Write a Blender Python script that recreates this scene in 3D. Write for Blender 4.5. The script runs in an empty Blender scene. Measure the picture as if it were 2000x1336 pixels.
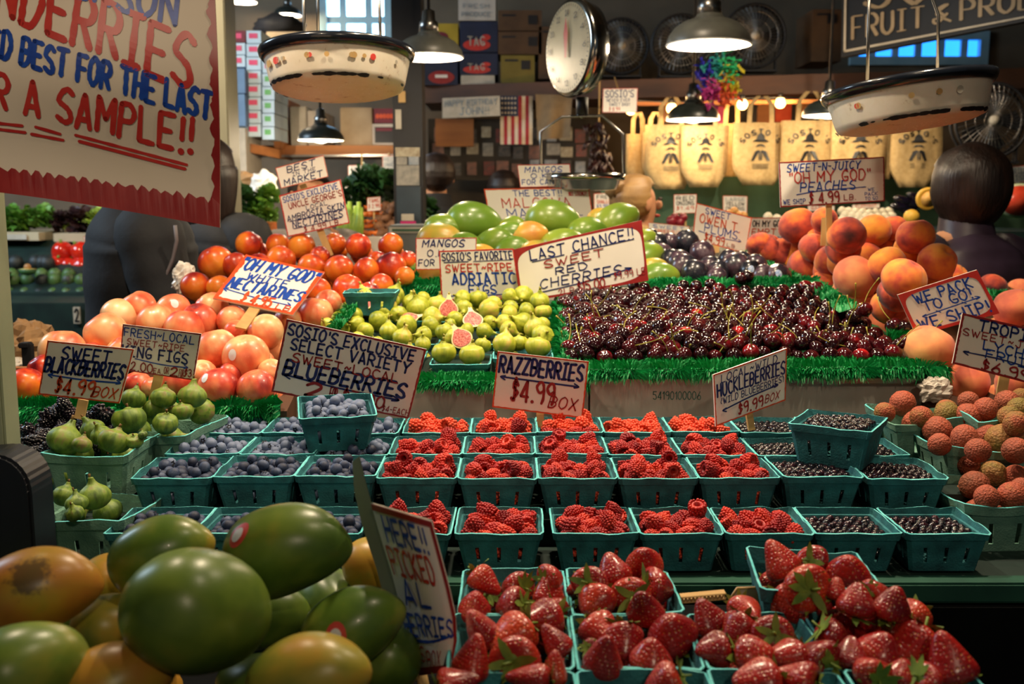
import bpy, bmesh, math, random
from mathutils import Vector, Matrix, Euler, noise
RN = random.Random(11)
SC = bpy.context.scene
COL = SC.collection
PI = math.pi
# ---------------------------------------------------------------- camera, world, light, exposure
F = 1944.0
CAMZ = 1.45
PITCH = math.radians(8.0)
cam = bpy.data.cameras.new('camera'); camo = bpy.data.objects.new('camera', cam); COL.objects.link(camo)
camo.location = (0, 0, CAMZ); camo.rotation_euler = (PI/2 - PITCH, 0, 0)
cam.sensor_width = 36; cam.lens = F*36/2000; cam.clip_start = 0.05; cam.clip_end = 60
cam.dof.use_dof = True; cam.dof.focus_distance = 1.5; cam.dof.aperture_fstop = 6.3
SC.camera = camo
w = bpy.data.worlds.new('world'); SC.world = w; w.use_nodes = True
bg = w.node_tree.nodes['Background']; bg.inputs[0].default_value = (0.30, 0.42, 0.50, 1); bg.inputs[1].default_value = 0.06
SC.view_settings.view_transform = 'Standard'; SC.view_settings.look = 'None'
SC.view_settings.exposure = 0.58; SC.view_settings.gamma = 1.0; SC.view_settings.use_curve_mapping = False
try:
    SC.cycles.max_bounces = 6; SC.cycles.diffuse_bounces = 3; SC.cycles.glossy_bounces = 3
    SC.cycles.transparent_max_bounces = 8; SC.cycles.sample_clamp_indirect = 3.0; SC.cycles.use_light_tree = True
    SC.cycles.caustics_reflective = False; SC.cycles.caustics_refractive = False
except Exception: pass
WARM = (1.0, 0.80, 0.56)
def spot(name, loc, target, power, radius=0.035, angle=110, blend=0.6, col=WARM):
    l = bpy.data.lights.new(name, 'SPOT'); l.energy = power; l.color = col; l.shadow_soft_size = radius
    l.spot_size = math.radians(angle); l.spot_blend = blend
    o = bpy.data.objects.new(name, l); COL.objects.link(o); o.location = loc
    o.rotation_euler = (Vector(target)-Vector(loc)).to_track_quat('-Z', 'Y').to_euler()
    return o
# first six: assumed stall lamps, unseen above the frame (their shades are built with the other lamps)
KEYS = [((-0.80, 1.72, 2.5), (-0.62, 1.95, 1.1), 44), ((0.05, 1.78, 2.45), (0.05, 1.75, 1.05), 38),
        ((0.85, 1.72, 2.45), (0.75, 1.85, 1.1), 42), ((0.15, 2.35, 2.75), (0.20, 2.75, 1.25), 36),
        ((-1.5, 3.1, 2.7), (-1.5, 4.2, 1.0), 70), ((1.2, 3.3, 2.7), (1.2, 4.2, 1.2), 50),
        ((-0.75, 0.30, 2.4), (-0.66, 1.2, 1.72), 12, 56), ((0.50, 0.80, 2.5), (0.25, 1.10, 1.0), 9), ((0.40, -0.90, 2.4), (0.30, 2.2, 1.6), 16, 80)]  # last three: unseen fill spots without shades, added for banner, front and pans
for e_ in KEYS: spot('lamp_and_fill_spot', *e_[:3], angle=e_[3] if len(e_) > 3 else 110)
def area(name, loc, target, power, sx, sy, col):
    l = bpy.data.lights.new(name, 'AREA'); l.shape = 'RECTANGLE'; l.size = sx; l.size_y = sy; l.energy = power; l.color = col
    o = bpy.data.objects.new(name, l); COL.objects.link(o); o.location = loc
    o.rotation_euler = (Vector(target)-Vector(loc)).to_track_quat('-Z', 'Y').to_euler(); return o
area('unseen_daylight_fill', (-3.6, 3.4, 3.0), (-1.4, 5.2, 2.0), 60, 1.4, 1.2, (0.62, 0.82, 1.0))  # added unseen cool fill for the back left boxes; no window stands here

_F = Vector((0, math.cos(PITCH), -math.sin(PITCH))); _U = Vector((0, math.sin(PITCH), math.cos(PITCH)))
def ray(u, v): return _F + Vector((1, 0, 0))*((u-1000)/F) + _U*((668-v)/F)
def at(u, v, Y):
    d = ray(u, v); return Vector((0, 0, CAMZ)) + d*(Y/d.y)
def atz(u, v, z):
    d = ray(u, v); return Vector((0, 0, CAMZ)) + d*((z-CAMZ)/d.z)
def mpp(p):   # metres per photo pixel at a point
    return (Vector(p)-Vector((0, 0, CAMZ))).dot(_F)/F

# ---------------------------------------------------------------- helpers
def tag(o, label=None, cat=None, group=None, kind=None):
    if label: o['label'] = label
    if cat: o['category'] = cat
    if group: o['group'] = group
    if kind: o['kind'] = kind
    return o
def empty(name, loc=(0, 0, 0), rot=(0, 0, 0)):
    o = bpy.data.objects.new(name, None); COL.objects.link(o); o.location = loc; o.rotation_euler = rot
    o.empty_display_size = 0.02; return o
def newobj(name, me, parent=None):
    o = bpy.data.objects.new(name, me); COL.objects.link(o)
    if parent: o.parent = parent
    return o
class MB:
    def __init__(s): s.v = []; s.f = []; s.m = []
    def add(s, vs, fs, M=None, mi=0):
        b = len(s.v)
        if M is not None: vs = [M @ Vector(p) for p in vs]
        s.v += [tuple(p) for p in vs]; s.f += [tuple(b+i for i in f) for f in fs]; s.m += [mi]*len(fs); return s
    def addmb(s, o, M=None): 
        b = len(s.v); s.v += [tuple(M @ Vector(p)) if M is not None else p for p in o.v]
        s.f += [tuple(b+i for i in f) for f in o.f]; s.m += o.m; return s
    def box(s, x0, x1, y0, y1, z0, z1, M=None, mi=0):
        return s.add([(x0,y0,z0),(x1,y0,z0),(x1,y1,z0),(x0,y1,z0),(x0,y0,z1),(x1,y0,z1),(x1,y1,z1),(x0,y1,z1)],
                     [(0,3,2,1),(4,5,6,7),(0,1,5,4),(1,2,6,5),(2,3,7,6),(3,0,4,7)], M, mi)
    def lathe(s, prof, n=24, M=None, mi=0, wob=None, closed=True):
        vs = []; fs = []
        for i, (r, z) in enumerate(prof):
            for k in range(n):
                a = 2*PI*k/n; rr = r*(wob(a, z) if wob else 1); vs.append((rr*math.cos(a), rr*math.sin(a), z))
        for i in range(len(prof)-1):
            for k in range(n):
                a, b = i*n+k, i*n+(k+1) % n; fs.append((a, b, b+n, a+n))
        if closed:
            if prof[0][0] > 1e-6: fs.append(tuple(reversed(range(n))))
            if prof[-1][0] > 1e-6: fs.append(tuple(range((len(prof)-1)*n, len(prof)*n)))
        return s.add(vs, fs, M, mi)
    def tube(s, pts, r, n=8, mi=0, cap=True):
        pts = [Vector(p) for p in pts]; m = len(pts); vs = []; fs = []
        up = Vector((0, 0, 1)); prevx = None
        for i, p in enumerate(pts):
            d = (pts[min(i+1, m-1)]-pts[max(i-1, 0)])
            if d.length < 1e-9: d = Vector((0, 0, 1))
            d.normalize()
            if prevx is None: 
                x = d.cross(up) if abs(d.z) < .95 else d.cross(Vector((1, 0, 0)))
            else: x = prevx - d*prevx.dot(d)
            x.normalize(); y = d.cross(x); prevx = x
            rr = r[i] if isinstance(r, (list, tuple)) else r
            for k in range(n):
                a = 2*PI*k/n; vs.append(p + x*(rr*math.cos(a)) + y*(rr*math.sin(a)))
        for i in range(m-1):
            for k in range(n):
                a, b = i*n+k, i*n+(k+1) % n; fs.append((a, b, b+n, a+n))
        if cap: fs.append(tuple(reversed(range(n)))); fs.append(tuple(range((m-1)*n, m*n)))
        return s.add(vs, fs, None, mi)
    def sphere(s, c, r, nu=12, nv=8, M=None, mi=0, fn=None):
        if not isinstance(r, (tuple, list)): r = (r, r, r)
        vs = [(0, 0, -1)]; fs = []
        for j in range(1, nv):
            t = PI*j/nv
            for k in range(nu):
                a = 2*PI*k/nu; vs.append((math.sin(t)*math.cos(a), math.sin(t)*math.sin(a), -math.cos(t)))
        vs.append((0, 0, 1)); e = len(vs)-1
        for k in range(nu):
            fs.append((0, 1+(k+1) % nu, 1+k)); fs.append((e, 1+(nv-2)*nu+k, 1+(nv-2)*nu+(k+1) % nu))
        for j in range(nv-2):
            for k in range(nu):
                a = 1+j*nu+k; b = 1+j*nu+(k+1) % nu; fs.append((a, b, b+nu, a+nu))
        o = []
        for p in vs:
            q = fn(Vector(p)) if fn else Vector(p); o.append((c[0]+q[0]*r[0], c[1]+q[1]*r[1], c[2]+q[2]*r[2]))
        return s.add(o, fs, M, mi)
    def mesh(s, name, mats, smooth=True, bevel=0):
        me = bpy.data.meshes.new(name); me.from_pydata(s.v, [], s.f)
        for m in (mats if isinstance(mats, (list, tuple)) else [mats]): me.materials.append(m)
        me.polygons.foreach_set('material_index', s.m)
        if bevel:
            bm = bmesh.new(); bm.from_mesh(me); bmesh.ops.bevel(bm, geom=bm.edges[:], offset=bevel, segments=2, affect='EDGES', clamp_overlap=True)
            bm.to_mesh(me); bm.free()
        me.polygons.foreach_set('use_smooth', [smooth]*len(me.polygons)); me.update(); return me
    def build(s, name, mats, parent=None, smooth=True, bevel=0):
        return newobj(name, s.mesh(name, mats, smooth, bevel), parent)
def centred(mb, o_loc):   # shift vertices so that the object's origin is o_loc
    c = Vector(o_loc); mb.v = [tuple(Vector(p)-c) for p in mb.v]; return c
def bld(mb, name, mats, label=None, cat=None, group=None, kind=None, smooth=False, bevel=0, loc=None):
    if loc is None:
        xs = [p[0] for p in mb.v]; ys = [p[1] for p in mb.v]; zs = [p[2] for p in mb.v]
        loc = ((min(xs)+max(xs))/2, (min(ys)+max(ys))/2, min(zs))
    centred(mb, loc); o = mb.build(name, mats, None, smooth, bevel); o.location = loc
    return tag(o, label, cat, group, kind)

# ---------------------------------------------------------------- materials
def srgb(h):
    if isinstance(h, str): c = [int(h[i:i+2], 16)/255 for i in (0, 2, 4)]
    else: c = [x/255 for x in h]
    return tuple((x/12.92 if x <= .04045 else ((x+.055)/1.055)**2.4) for x in c)+(1,)
class NM:
    def __init__(s, name):
        s.m = bpy.data.materials.new(name); s.m.use_nodes = True; s.nt = s.m.node_tree; s.b = s.nt.nodes['Principled BSDF']
    def n(s, t, **k):
        x = s.nt.nodes.new(t)
        for a, b in k.items(): setattr(x, a, b)
        return x
    def l(s, a, b): s.nt.links.new(a, b)
    def set(s, **k):
        for a, b in k.items():
            nm = {'rough': 'Roughness', 'spec': 'Specular IOR Level', 'coat': 'Coat Weight', 'coatr': 'Coat Roughness', 'metal': 'Metallic',
                  'sss': 'Subsurface Weight', 'sheen': 'Sheen Weight', 'trans': 'Transmission Weight', 'alpha': 'Alpha'}[a]
            s.b.inputs[nm].default_value = b
        return s
    def coords(s, stretch=(1, 1, 1), rnd=True):
        tc = s.n('ShaderNodeTexCoord'); mp = s.n('ShaderNodeMapping'); mp.inputs['Scale'].default_value = stretch
        s.l(tc.outputs['Object'], mp.inputs['Vector'])
        if rnd:
            oi = s.n('ShaderNodeObjectInfo'); mu = s.n('ShaderNodeMath', operation='MULTIPLY'); mu.inputs[1].default_value = 31.7
            s.l(oi.outputs['Random'], mu.inputs[0]); s.l(mu.outputs[0], mp.inputs['Location']); s.oi = oi
        s.tc = tc; return mp.outputs[0]
    def noise(s, vec, scale, detail=3, rough=.5):
        x = s.n('ShaderNodeTexNoise'); x.inputs['Scale'].default_value = scale; x.inputs['Detail'].default_value = detail
        x.inputs['Roughness'].default_value = rough; s.l(vec, x.inputs['Vector']); return x.outputs['Fac']
    def math(s, op, a, b=None, c=None):
        x = s.n('ShaderNodeMath', operation=op)
        for i, q in enumerate((a, b, c)):
            if q is None: continue
            if isinstance(q, (int, float)): x.inputs[i].default_value = q
            else: s.l(q, x.inputs[i])
        return x.outputs[0]
    def ramp(s, fac, stops, interp='LINEAR'):
        x = s.n('ShaderNodeValToRGB'); x.color_ramp.interpolation = interp
        e = x.color_ramp.elements
        while len(e) < len(stops): e.new(0.5)
        for i, (p, c) in enumerate(stops): e[i].position = p; e[i].color = srgb(c) if not (isinstance(c, tuple) and len(c) == 4) else c
        s.l(fac, x.inputs[0]); return x.outputs[0]
    def mix(s, fac, a, b):
        x = s.n('ShaderNodeMix', data_type='RGBA')
        for i, q in ((0, fac), (6, a), (7, b)):
            if isinstance(q, (int, float)): x.inputs[i].default_value = q
            elif isinstance(q, tuple): x.inputs[i].default_value = q
            else: s.l(q, x.inputs[i])
        return x.outputs[2]
    def bump(s, h, strength=.3, dist=.001):
        x = s.n('ShaderNodeBump'); x.inputs['Strength'].default_value = strength; x.inputs['Distance'].default_value = dist
        s.l(h, x.inputs['Height']); s.l(x.outputs[0], s.b.inputs['Normal'])
    def col(s, c):
        if isinstance(c, (str, tuple)): s.b.inputs['Base Color'].default_value = srgb(c) if isinstance(c, str) or len(c) == 3 else c
        else: s.l(c, s.b.inputs['Base Color'])
        return s
_mc = {}
def pm(name, c1, c2=None, scale=8, rough=.6, bump=0, bscale=60, stretch=(1, 1, 1), rnd=False, **k):
    if name in _mc: return _mc[name]
    q = NM(name); q.set(rough=rough, **k)
    c2 = c2 or c1
    v = q.coords(stretch, rnd); f = q.noise(v, scale, 4)
    a, b = srgb(c1), srgb(c2)
    if c1 == c2: a = tuple(x*.88 for x in a[:3])+(1,); b = tuple(min(1, x*1.1) for x in b[:3])+(1,)
    q.col(q.ramp(f, [(.3, a), (.7, b)]))
    if bump: q.bump(q.noise(v, bscale, 4), bump, .003)
    _mc[name] = q.m; return q.m
def emit(name, c, s):
    q = NM(name); q.b.inputs['Emission Color'].default_value = srgb(c); q.b.inputs['Emission Strength'].default_value = s; q.col(c); return q.m
def fruit(name, stops, scale=12, amp=1.6, grad=(0, 0, 0), rnd=.3, rough=.35, stretch=(1, 1, 1), speck=None, bump=0, bscale=200, **k):
    q = NM(name); q.set(rough=rough, **k); v = q.coords(stretch)
    f = q.noise(v, scale, 3)
    f = q.math('MULTIPLY_ADD', f, amp, .5-amp/2)
    sx = q.n('ShaderNodeSeparateXYZ'); q.l(q.tc.outputs['Object'], sx.inputs[0])
    for i, g in enumerate(grad):
        if g: f = q.math('ADD', f, q.math('MULTIPLY', sx.outputs[i], g))
    r = q.math('MULTIPLY_ADD', q.oi.outputs['Random'], rnd*2, -rnd)
    f = q.math('ADD', f, r); c = q.ramp(f, stops)
    if speck:
        sc, th, colr, mixf = speck
        vo = q.n('ShaderNodeTexVoronoi'); vo.inputs['Scale'].default_value = sc; q.l(v, vo.inputs['Vector'])
        m = q.math('MULTIPLY', q.math('LESS_THAN', vo.outputs['Distance'], th), mixf)
        c = q.mix(m, c, srgb(colr))
    q.col(c)
    if bump: q.bump(q.noise(v, bscale, 3), bump, .001)
    return q.m
M = {}
M['nect'] = fruit('nectarine_skin', [(.0, 'f0a038'), (.42, 'e87824'), (.64, 'd24a1e'), (.84, '9c201a'), (1.0, '5a1018')], 24, 1.5, (0, 0, 8), .14, .32, stretch=(1, 1, .45), coat=.15)
M['wnect'] = fruit('white_nectarine_skin', [(.05, 'fbe0ac'), (.38, 'f6b880'), (.58, 'ee8258'), (.80, 'd44a34'), (1.0, '841e22')], 20, 1.5, (0, 0, 2), .22, .36, stretch=(1, 1, .6), coat=.15, speck=(420, .11, 'ffe6c4', .4))
M['peach'] = fruit('peach_skin', [(.05, 'f0a030'), (.34, 'e87c2c'), (.54, 'cc4e2e'), (.74, '943028'), (.97, '461a1c')], 22, 1.6, (0, 0, -3), .2, .75, sheen=.2, bump=.15, bscale=900)
M['ppeach'] = fruit('pale_peach_skin', [(.05, 'f6bc6c'), (.35, 'f09a60'), (.60, 'e07450'), (.95, 'a8443c')], 20, 1.4, (0, 0, 2), .2, .75, sheen=.2, bump=.15, bscale=900)
M['mango'] = fruit('mango_skin', [(.0, '46662a'), (.4, '62802e'), (.62, '88943a'), (.8, 'b89a3a'), (1.0, 'cc923a')], 16, 1.6, (2, 0, 0), .12, .33, speck=(700, .10, 'b4bc6a', .35), bump=.05, bscale=500, coat=.1)
M['ymango'] = fruit('ripe_mango_skin', [(.0, '76842e'), (.3, 'a89838'), (.5, 'c09434'), (.8, 'c08034'), (1.0, 'a86a2e')], 16, 1.6, (0, 0, 0), .2, .35, speck=(700, .10, 'f0c060', .3), bump=.05, bscale=500)
M['gmango'] = fruit('green_mango_skin', [(.0, '3c5620'), (.4, '536f28'), (.7, '748a34'), (1.0, '9c9638')], 16, 1.6, (0, 0, 1), .1, .33, speck=(600, .10, 'aab868', .35), bump=.05, bscale=500)
M['lgmango'] = fruit('light_green_mango_skin', [(.0, '48691c'), (.4, '5f8026'), (.7, '7f922e'), (1.0, 'b8942a')], 8, 1.2, (0, 0, 0), .15, .3, speck=(500, .10, 'c8d880', .3), coat=.1)
M['plum'] = fruit('plum_skin', [(.1, '15161e'), (.45, '252630'), (.65, '402c38'), (.9, '665660')], 30, 1.6, (0, 0, 0), .25, .26, coat=.2, speck=(500, .12, '8a8496', .5))
M['cherry'] = fruit('cherry_skin', [(.0, '14050a'), (.50, '26070d'), (.72, '420b12'), (.90, '741018'), (1.0, 'b01c1c')], 40, .9, (0, 0, 0), .40, .12, coat=.5, coatr=.05)
M['cherryheap'] = fruit('cherry_heap_skin', [(.2, '14050a'), (.55, '26070d'), (.72, '480b12'), (.95, '901418')], 48, 1.6, (0, 0, 0), 0, .12, coat=.5, coatr=.05)
M['fig'] = fruit('green_fig_skin', [(.1, '7c8a20'), (.4, 'a0a82c'), (.65, 'b8bc3c'), (.95, 'd2b45c')], 110, 1.5, (0, 0, 4), .2, .42, stretch=(1, 1, .3), bump=.2, bscale=120, speck=(400, .09, 'd8d890', .5))
M['kfig'] = fruit('dark_fig_skin', [(.1, '3f5420'), (.4, '5e7a2a'), (.65, '7e9636'), (.95, '8a7a4a')], 90, 1.6, (0, 0, 5), .25, .5, stretch=(1, 1, .35), bump=.4, bscale=140, speck=(420, .10, 'b0b878', .45))
M['blue'] = fruit('blueberry_skin', [(.1, '10162a'), (.4, '202a46'), (.7, '3a4868'), (1.0, '6a7896')], 90, 1.3, (0, 0, 8), .2, .6)
M['bluecrown'] = pm('blueberry_crown', '0c0e18', '141826', 200, .8)
M['huck'] = fruit('huckleberry_skin', [(.1, '0e0a12'), (.5, '1a1018'), (.85, '341420'), (1.0, '4a1c22')], 60, 1.0, (0, 0, 0), .3, .12, coat=.6, coatr=.08)
M['rasp'] = fruit('raspberry_skin', [(.1, '80101a'), (.45, 'ae2220'), (.7, 'cc3628'), (1.0, 'e05034')], 60, .9, (0, 0, 3), .28, .42, sss=.0, spec=.4)
M['black'] = fruit('blackberry_skin', [(.1, '0b0a10'), (.5, '15121c'), (.9, '2c1828')], 60, 1.0, (0, 0, 0), .2, .18, coat=.5, coatr=.1)
q = NM('lychee_skin'); q.set(rough=.7); v = q.coords(); vo = q.n('ShaderNodeTexVoronoi'); vo.inputs['Scale'].default_value = 330; q.l(v, vo.inputs['Vector'])
f = q.math('ADD', q.math('MULTIPLY', q.noise(v, 40, 3), .8), q.math('MULTIPLY', q.oi.outputs['Random'], .6))
c = q.ramp(f, [(.25, '8a4a2c'), (.5, 'b85a3c'), (.7, 'c0583a'), (.85, 'a8743a'), (1.0, '8c7a34')])
c = q.mix(q.math('MULTIPLY', vo.outputs['Distance'], .55), c, srgb('4a2018')); q.col(c); q.bump(q.math('SUBTRACT', 1.0, vo.outputs['Distance']), .9, .0016); M['lychee'] = q.m
q = NM('strawberry_skin'); q.set(rough=.28, coat=.25, coatr=.2); v = q.coords(); vo = q.n('ShaderNodeTexVoronoi'); vo.inputs['Scale'].default_value = 310; vo.inputs['Randomness'].default_value = .45; q.l(v, vo.inputs['Vector'])
f = q.math('ADD', q.math('MULTIPLY', q.noise(v, 30, 2), .9), q.math('MULTIPLY', q.oi.outputs['Random'], .25))
c = q.ramp(f, [(.2, '560c12'), (.42, '84141a'), (.62, 'a6201c'), (.95, 'c44826')])
c = q.mix(q.math('LESS_THAN', vo.outputs['Distance'], .17), c, srgb('d0923c')); q.col(c); q.bump(q.math('MINIMUM', vo.outputs['Distance'], .5), .8, .0022); M['straw'] = q.m
M['leaf'] = pm('calyx_leaf', '4a6a20', '8aa03a', 60, .6, rnd=True)
M['stem'] = pm('green_stem', '7a7a20', 'a89a34', 60, .5, rnd=True)
M['brownstem'] = pm('brown_stem', '5a3a1c', '8a6a34', 60, .7)
q = NM('fig_flesh'); q.set(rough=.25, coat=.4); v = q.coords(); 
f = q.math('ADD', q.math('MULTIPLY', q.noise(v, 320, 3), .9), 0.0); c = q.ramp(f, [(.3, 'a83a34'), (.5, 'd8746a'), (.7, 'f2b49c')]); q.col(c); q.bump(q.noise(v, 400, 3), .8, .002); M['flesh'] = q.m
M['figrim'] = pm('fig_rind', 'f0e6b0', 'e8d8a0', 60, .5)
M['sticker'] = pm('fruit_sticker', 'd8dce4', 'f0f0f0', 40, .35)
M['redsticker'] = pm('red_fruit_sticker', 'd0403a', 'e05a50', 40, .35)
# pulp baskets
def pulp(name, a, b, rim):
    q = NM(name); q.set(rough=.85); v = q.coords(); f = q.noise(v, 40, 4)
    c = q.ramp(f, [(.3, a), (.7, b)]); q.col(c); q.bump(q.noise(v, 350, 4), .5, .002); return q.m
M['pulp'] = pulp('teal_pulp', '235c63', '34868c', None)
M['ppulp'] = pulp('pale_green_pulp', '5a8878', '7aa692', None)
M['turf'] = fruit('turf_blades', [(.1, '04702e'), (.5, '089048'), (.9, '20b060')], 60, 1.2, (0, 0, 0), .1, .45)
M['turfback'] = pm('turf_backing', '0a5a30', '0a6a3a', 60, .8)
M['board'] = pm('sign_card', 'e4ded2', 'f0ece2', 6, .28, coat=.3)
M['kraft'] = pm('kraft_board', 'a08a6c', 'b8a486', 10, .8, .1)
M['wcard'] = pm('white_carton', 'b8aea2', 'cec6ba', 12, .75, .15, 90, (1, 1, .2))
M['blueink'] = pm('blue_marker', '143894', '2050b0', 40, .4)
M['navyink'] = pm('navy_marker', '141f5a', '1c2c6e', 40, .4)
M['redink'] = pm('red_marker', 'b82a26', 'c83a30', 40, .4)
M['dredink'] = pm('dark_red_marker', '8c1c1e', '9c2826', 40, .4)
M['orangeink'] = pm('orange_marker', 'c84420', 'd85428', 40, .4)
M['blackink'] = pm('black_ink', '141418', '1c1c20', 40, .5)
M['greyink'] = pm('grey_ink', '7a8890', '8a98a0', 40, .5)
M['stick'] = pm('bare_stick', 'b08a52', 'c8a468', 30, .7, .1, 80, (1, 1, .15))
M['wood'] = pm('orange_wood', '8a5226', 'b8763a', 10, .6, .15, 60, (.2, 1, 1))
M['dwood'] = pm('dark_wood', '3c2416', '5a3822', 10, .6, .15, 60, (.2, 1, 1))
M['dgreen'] = pm('dark_green_paint', '10201e', '18302a', 12, .5, .1)
M['green'] = pm('stall_green_paint', '1c4438', '2a5a48', 12, .45, .1)
M['wallgreen'] = pm('green_wall_paint', '36543c', '40624a', 8, .7)
M['black'+'paint'] = pm('black_paint', '0c0c10', '17171c', 12, .6)
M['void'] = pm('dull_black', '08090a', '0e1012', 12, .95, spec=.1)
M['floor'] = pm('floor_concrete', '2a2622', '3a342e', 4, .7)
M['wallp'] = pm('back_wall_plaster', '6a5a48', '7c6c58', 3, .85)
M['beige'] = pm('beige_paint', '8f8a70', 'a29c80', 3, .6)
M['ceil'] = pm('ceiling_paint', '5a503e', '6a5e4a', 3, .85)
M['white'] = pm('white_enamel', 'e8e4da', 'f0ece4', 20, .3)
M['chrome'] = pm('chrome', 'b0aca4', 'c8c4bc', 10, .15, metal=1.0)
M['steel'] = pm('steel', '8a8884', 'a09c98', 10, .3, metal=1.0)
M['glasspane'] = pm('window_light', 'cfe8ff', 'ffffff', 2, .2)
M['papergrey'] = pm('paper_note', 'a8a090', 'c0b8a8', 20, .8)
M['brownbag'] = pm('brown_paper', '8a6844', 'a8845a', 8, .85, .5, 30)
M['skin'] = pm('skin', 'b07a58', 'c08a66', 20, .55)
M['darkhair'] = pm('dark_hair', '120c0a', '2a1a14', 30, .45, .8, 120, (1, 1, .08))
M['blondhair'] = pm('blond_hair', '6e5030', 'a07c4a', 30, .5, .8, 120, (1, .2, .2))
M['navycloth'] = pm('dark_navy_cloth', '090a10', '10131a', 12, .8, .3, 60)
M['greycloth'] = pm('grey_cloth', '706a68', '86807c', 12, .9, .3, 60)
M['puffer'] = pm('dark_plum_nylon', '241a24', '34283a', 12, .42, .2, 40)
M['canvas'] = pm('natural_canvas', 'b0925e', 'c4a674', 60, .9, .2, 500)
M['bowl'] = pm('turquoise_card', '2a8a92', '3aa0a6', 20, .7)
# ---------------------------------------------------------------- marker lettering: every letter is drawn as strokes
GL = {'A': '00 0028 2850 1242', 'B': '0008 ~0838564404 ~0444523000', 'C': '~57381704113051', 'D': '0008 ~083855533000', 'E': '5000 0008 0858 0444',
 'F': '0008 0858 0444', 'G': '~5738170411305153 5323', 'H': '0008 5058 0454', 'I': '2028 0848 0040', 'J': '~4842301102 2868', 'K': '0008 5804 0450',
 'L': '0800 0050', 'M': '0008 0833 3368 6860', 'N': '0008 0850 5058', 'O': '~280602203052563828', 'P': '0008 ~0838564404', 'Q': '~280602203052563828 2250',
 'R': '0008 ~0838564404 2450', 'S': '~5738170524435130100 1', 'T': '0868 3830', 'U': '~080220305258', 'V': '0830 3068', 'W': '0820 2036 3650 5078',
 'X': '0058 0850', 'Y': '0834 6834 3430', 'Z': '0858 5800 0050', '0': '~280602203052563828', '1': '0628 2820', '2': '~06284745220 0 0050', '3': '~0728474524 ~2444523001',
 '4': '4840 4802 0252', '5': '5808 0805 ~0535523001', '6': '~48250220405244240 2', '7': '0858 5820', '8': '~2806244352301002134456 3828', '9': '~5524062848565240',
 '!': '1813 1010', '.': '1010', '$': '~46281715344321100 1 2920', "'": '1816', '"': '0806 2826', '-': '0434', '~': '~0315334 5', '(': '~28150311', ')': '~08252310', '&': '~5014264838163302104 4',
 ',': '1100', '%': '0028', '_': '0050', '*': '0858'}
GL['A'] = '0028 2850 1242'; GL['S'] = '~573817052443513001'; GL['2'] = '~062847452200 0050'; GL['6'] = '~482502204052442402'
GL['8'] = '~280624435230100213445638 3828'; GL['8'] = '~2806245230 ~3001245638 3828'; GL['$'] = '~462817153443211001 2920'; GL['~'] = '~03153345'; GL['&'] = '~50142648381633021044'
def catmull(p, n=4):
    if len(p) < 3: return p
    closed = (p[0] == p[-1]); o = []
    for i in range(len(p)-1):
        p1, p2 = p[i], p[i+1]
        p0 = p[i-1] if i > 0 else (p[-2] if closed else p1); p3 = p[i+2] if i+2 < len(p) else (p[1] if closed else p2)
        for k in range(n):
            t = k/n; o.append(tuple(.5*((2*b)+(-a+c)*t+(2*a-5*b+4*c-d)*t*t+(-a+3*b-3*c+d)*t**3) for a, b, c, d in zip(p0, p1, p2, p3)))
    o.append(tuple(p[-1])); return o
_gc = {}
def glyph(ch):
    if ch in _gc: return _gc[ch]
    st = []; w = 0
    for tok in GL[ch].split():
        sm = tok[0] == '~'; t = tok.lstrip('~'); pts = [(int(t[i]), int(t[i+1])) for i in range(0, len(t)-1, 2)]
        w = max(w, max(p[0] for p in pts)); st.append(catmull(pts) if sm else pts)
    _gc[ch] = (st, w); return _gc[ch]
SUBL = [0]
def ribbon(mb, pts, w, nib=None):
    """flat marker stroke through 2-D points; w half width; nib=(wx,wy) calligraphic"""
    pts = [Vector(p) for p in pts]
    if len(pts) == 2 and (pts[0]-pts[1]).length < 1e-9:
        n = 8; mb.add([(pts[0].x+w*1.3*math.cos(2*PI*k/n), pts[0].y+w*1.3*math.sin(2*PI*k/n), 0) for k in range(n)], [tuple(range(n))]); return
    if SUBL[0]:
        q = [pts[0]]
        for a, b in zip(pts, pts[1:]):
            k = max(1, int((b-a).length/SUBL[0])+1); q += [a.lerp(b, (i+1)/k) for i in range(k)]
        pts = q
    m = len(pts); L = []; Rr = []
    for i, p in enumerate(pts):
        d = pts[min(i+1, m-1)]-pts[max(i-1, 0)]
        if d.length < 1e-9: d = Vector((1, 0))
        d.normalize(); n = Vector((-d.y, d.x)); ww = w
        if nib: ww = abs(d.y)*nib[0]+abs(d.x)*nib[1]
        else: ww = w*(1+.12*math.sin(i*1.7+p.x*90))
        L.append(p+n*ww); Rr.append(p-n*ww)
    vs = [(q.x, q.y, 0) for q in L]+[(q.x, q.y, 0) for q in Rr]
    mb.add(vs, [(i, m+i, m+i+1, i+1) for i in range(m-1)])
    for p in (pts[0], pts[-1]):
        n = 6; ww = w*.98 if not nib else min(nib); mb.add([(p.x+ww*math.cos(2*PI*k/n), p.y+ww*math.sin(2*PI*k/n), 0) for k in range(n)], [tuple(range(n))])
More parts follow.
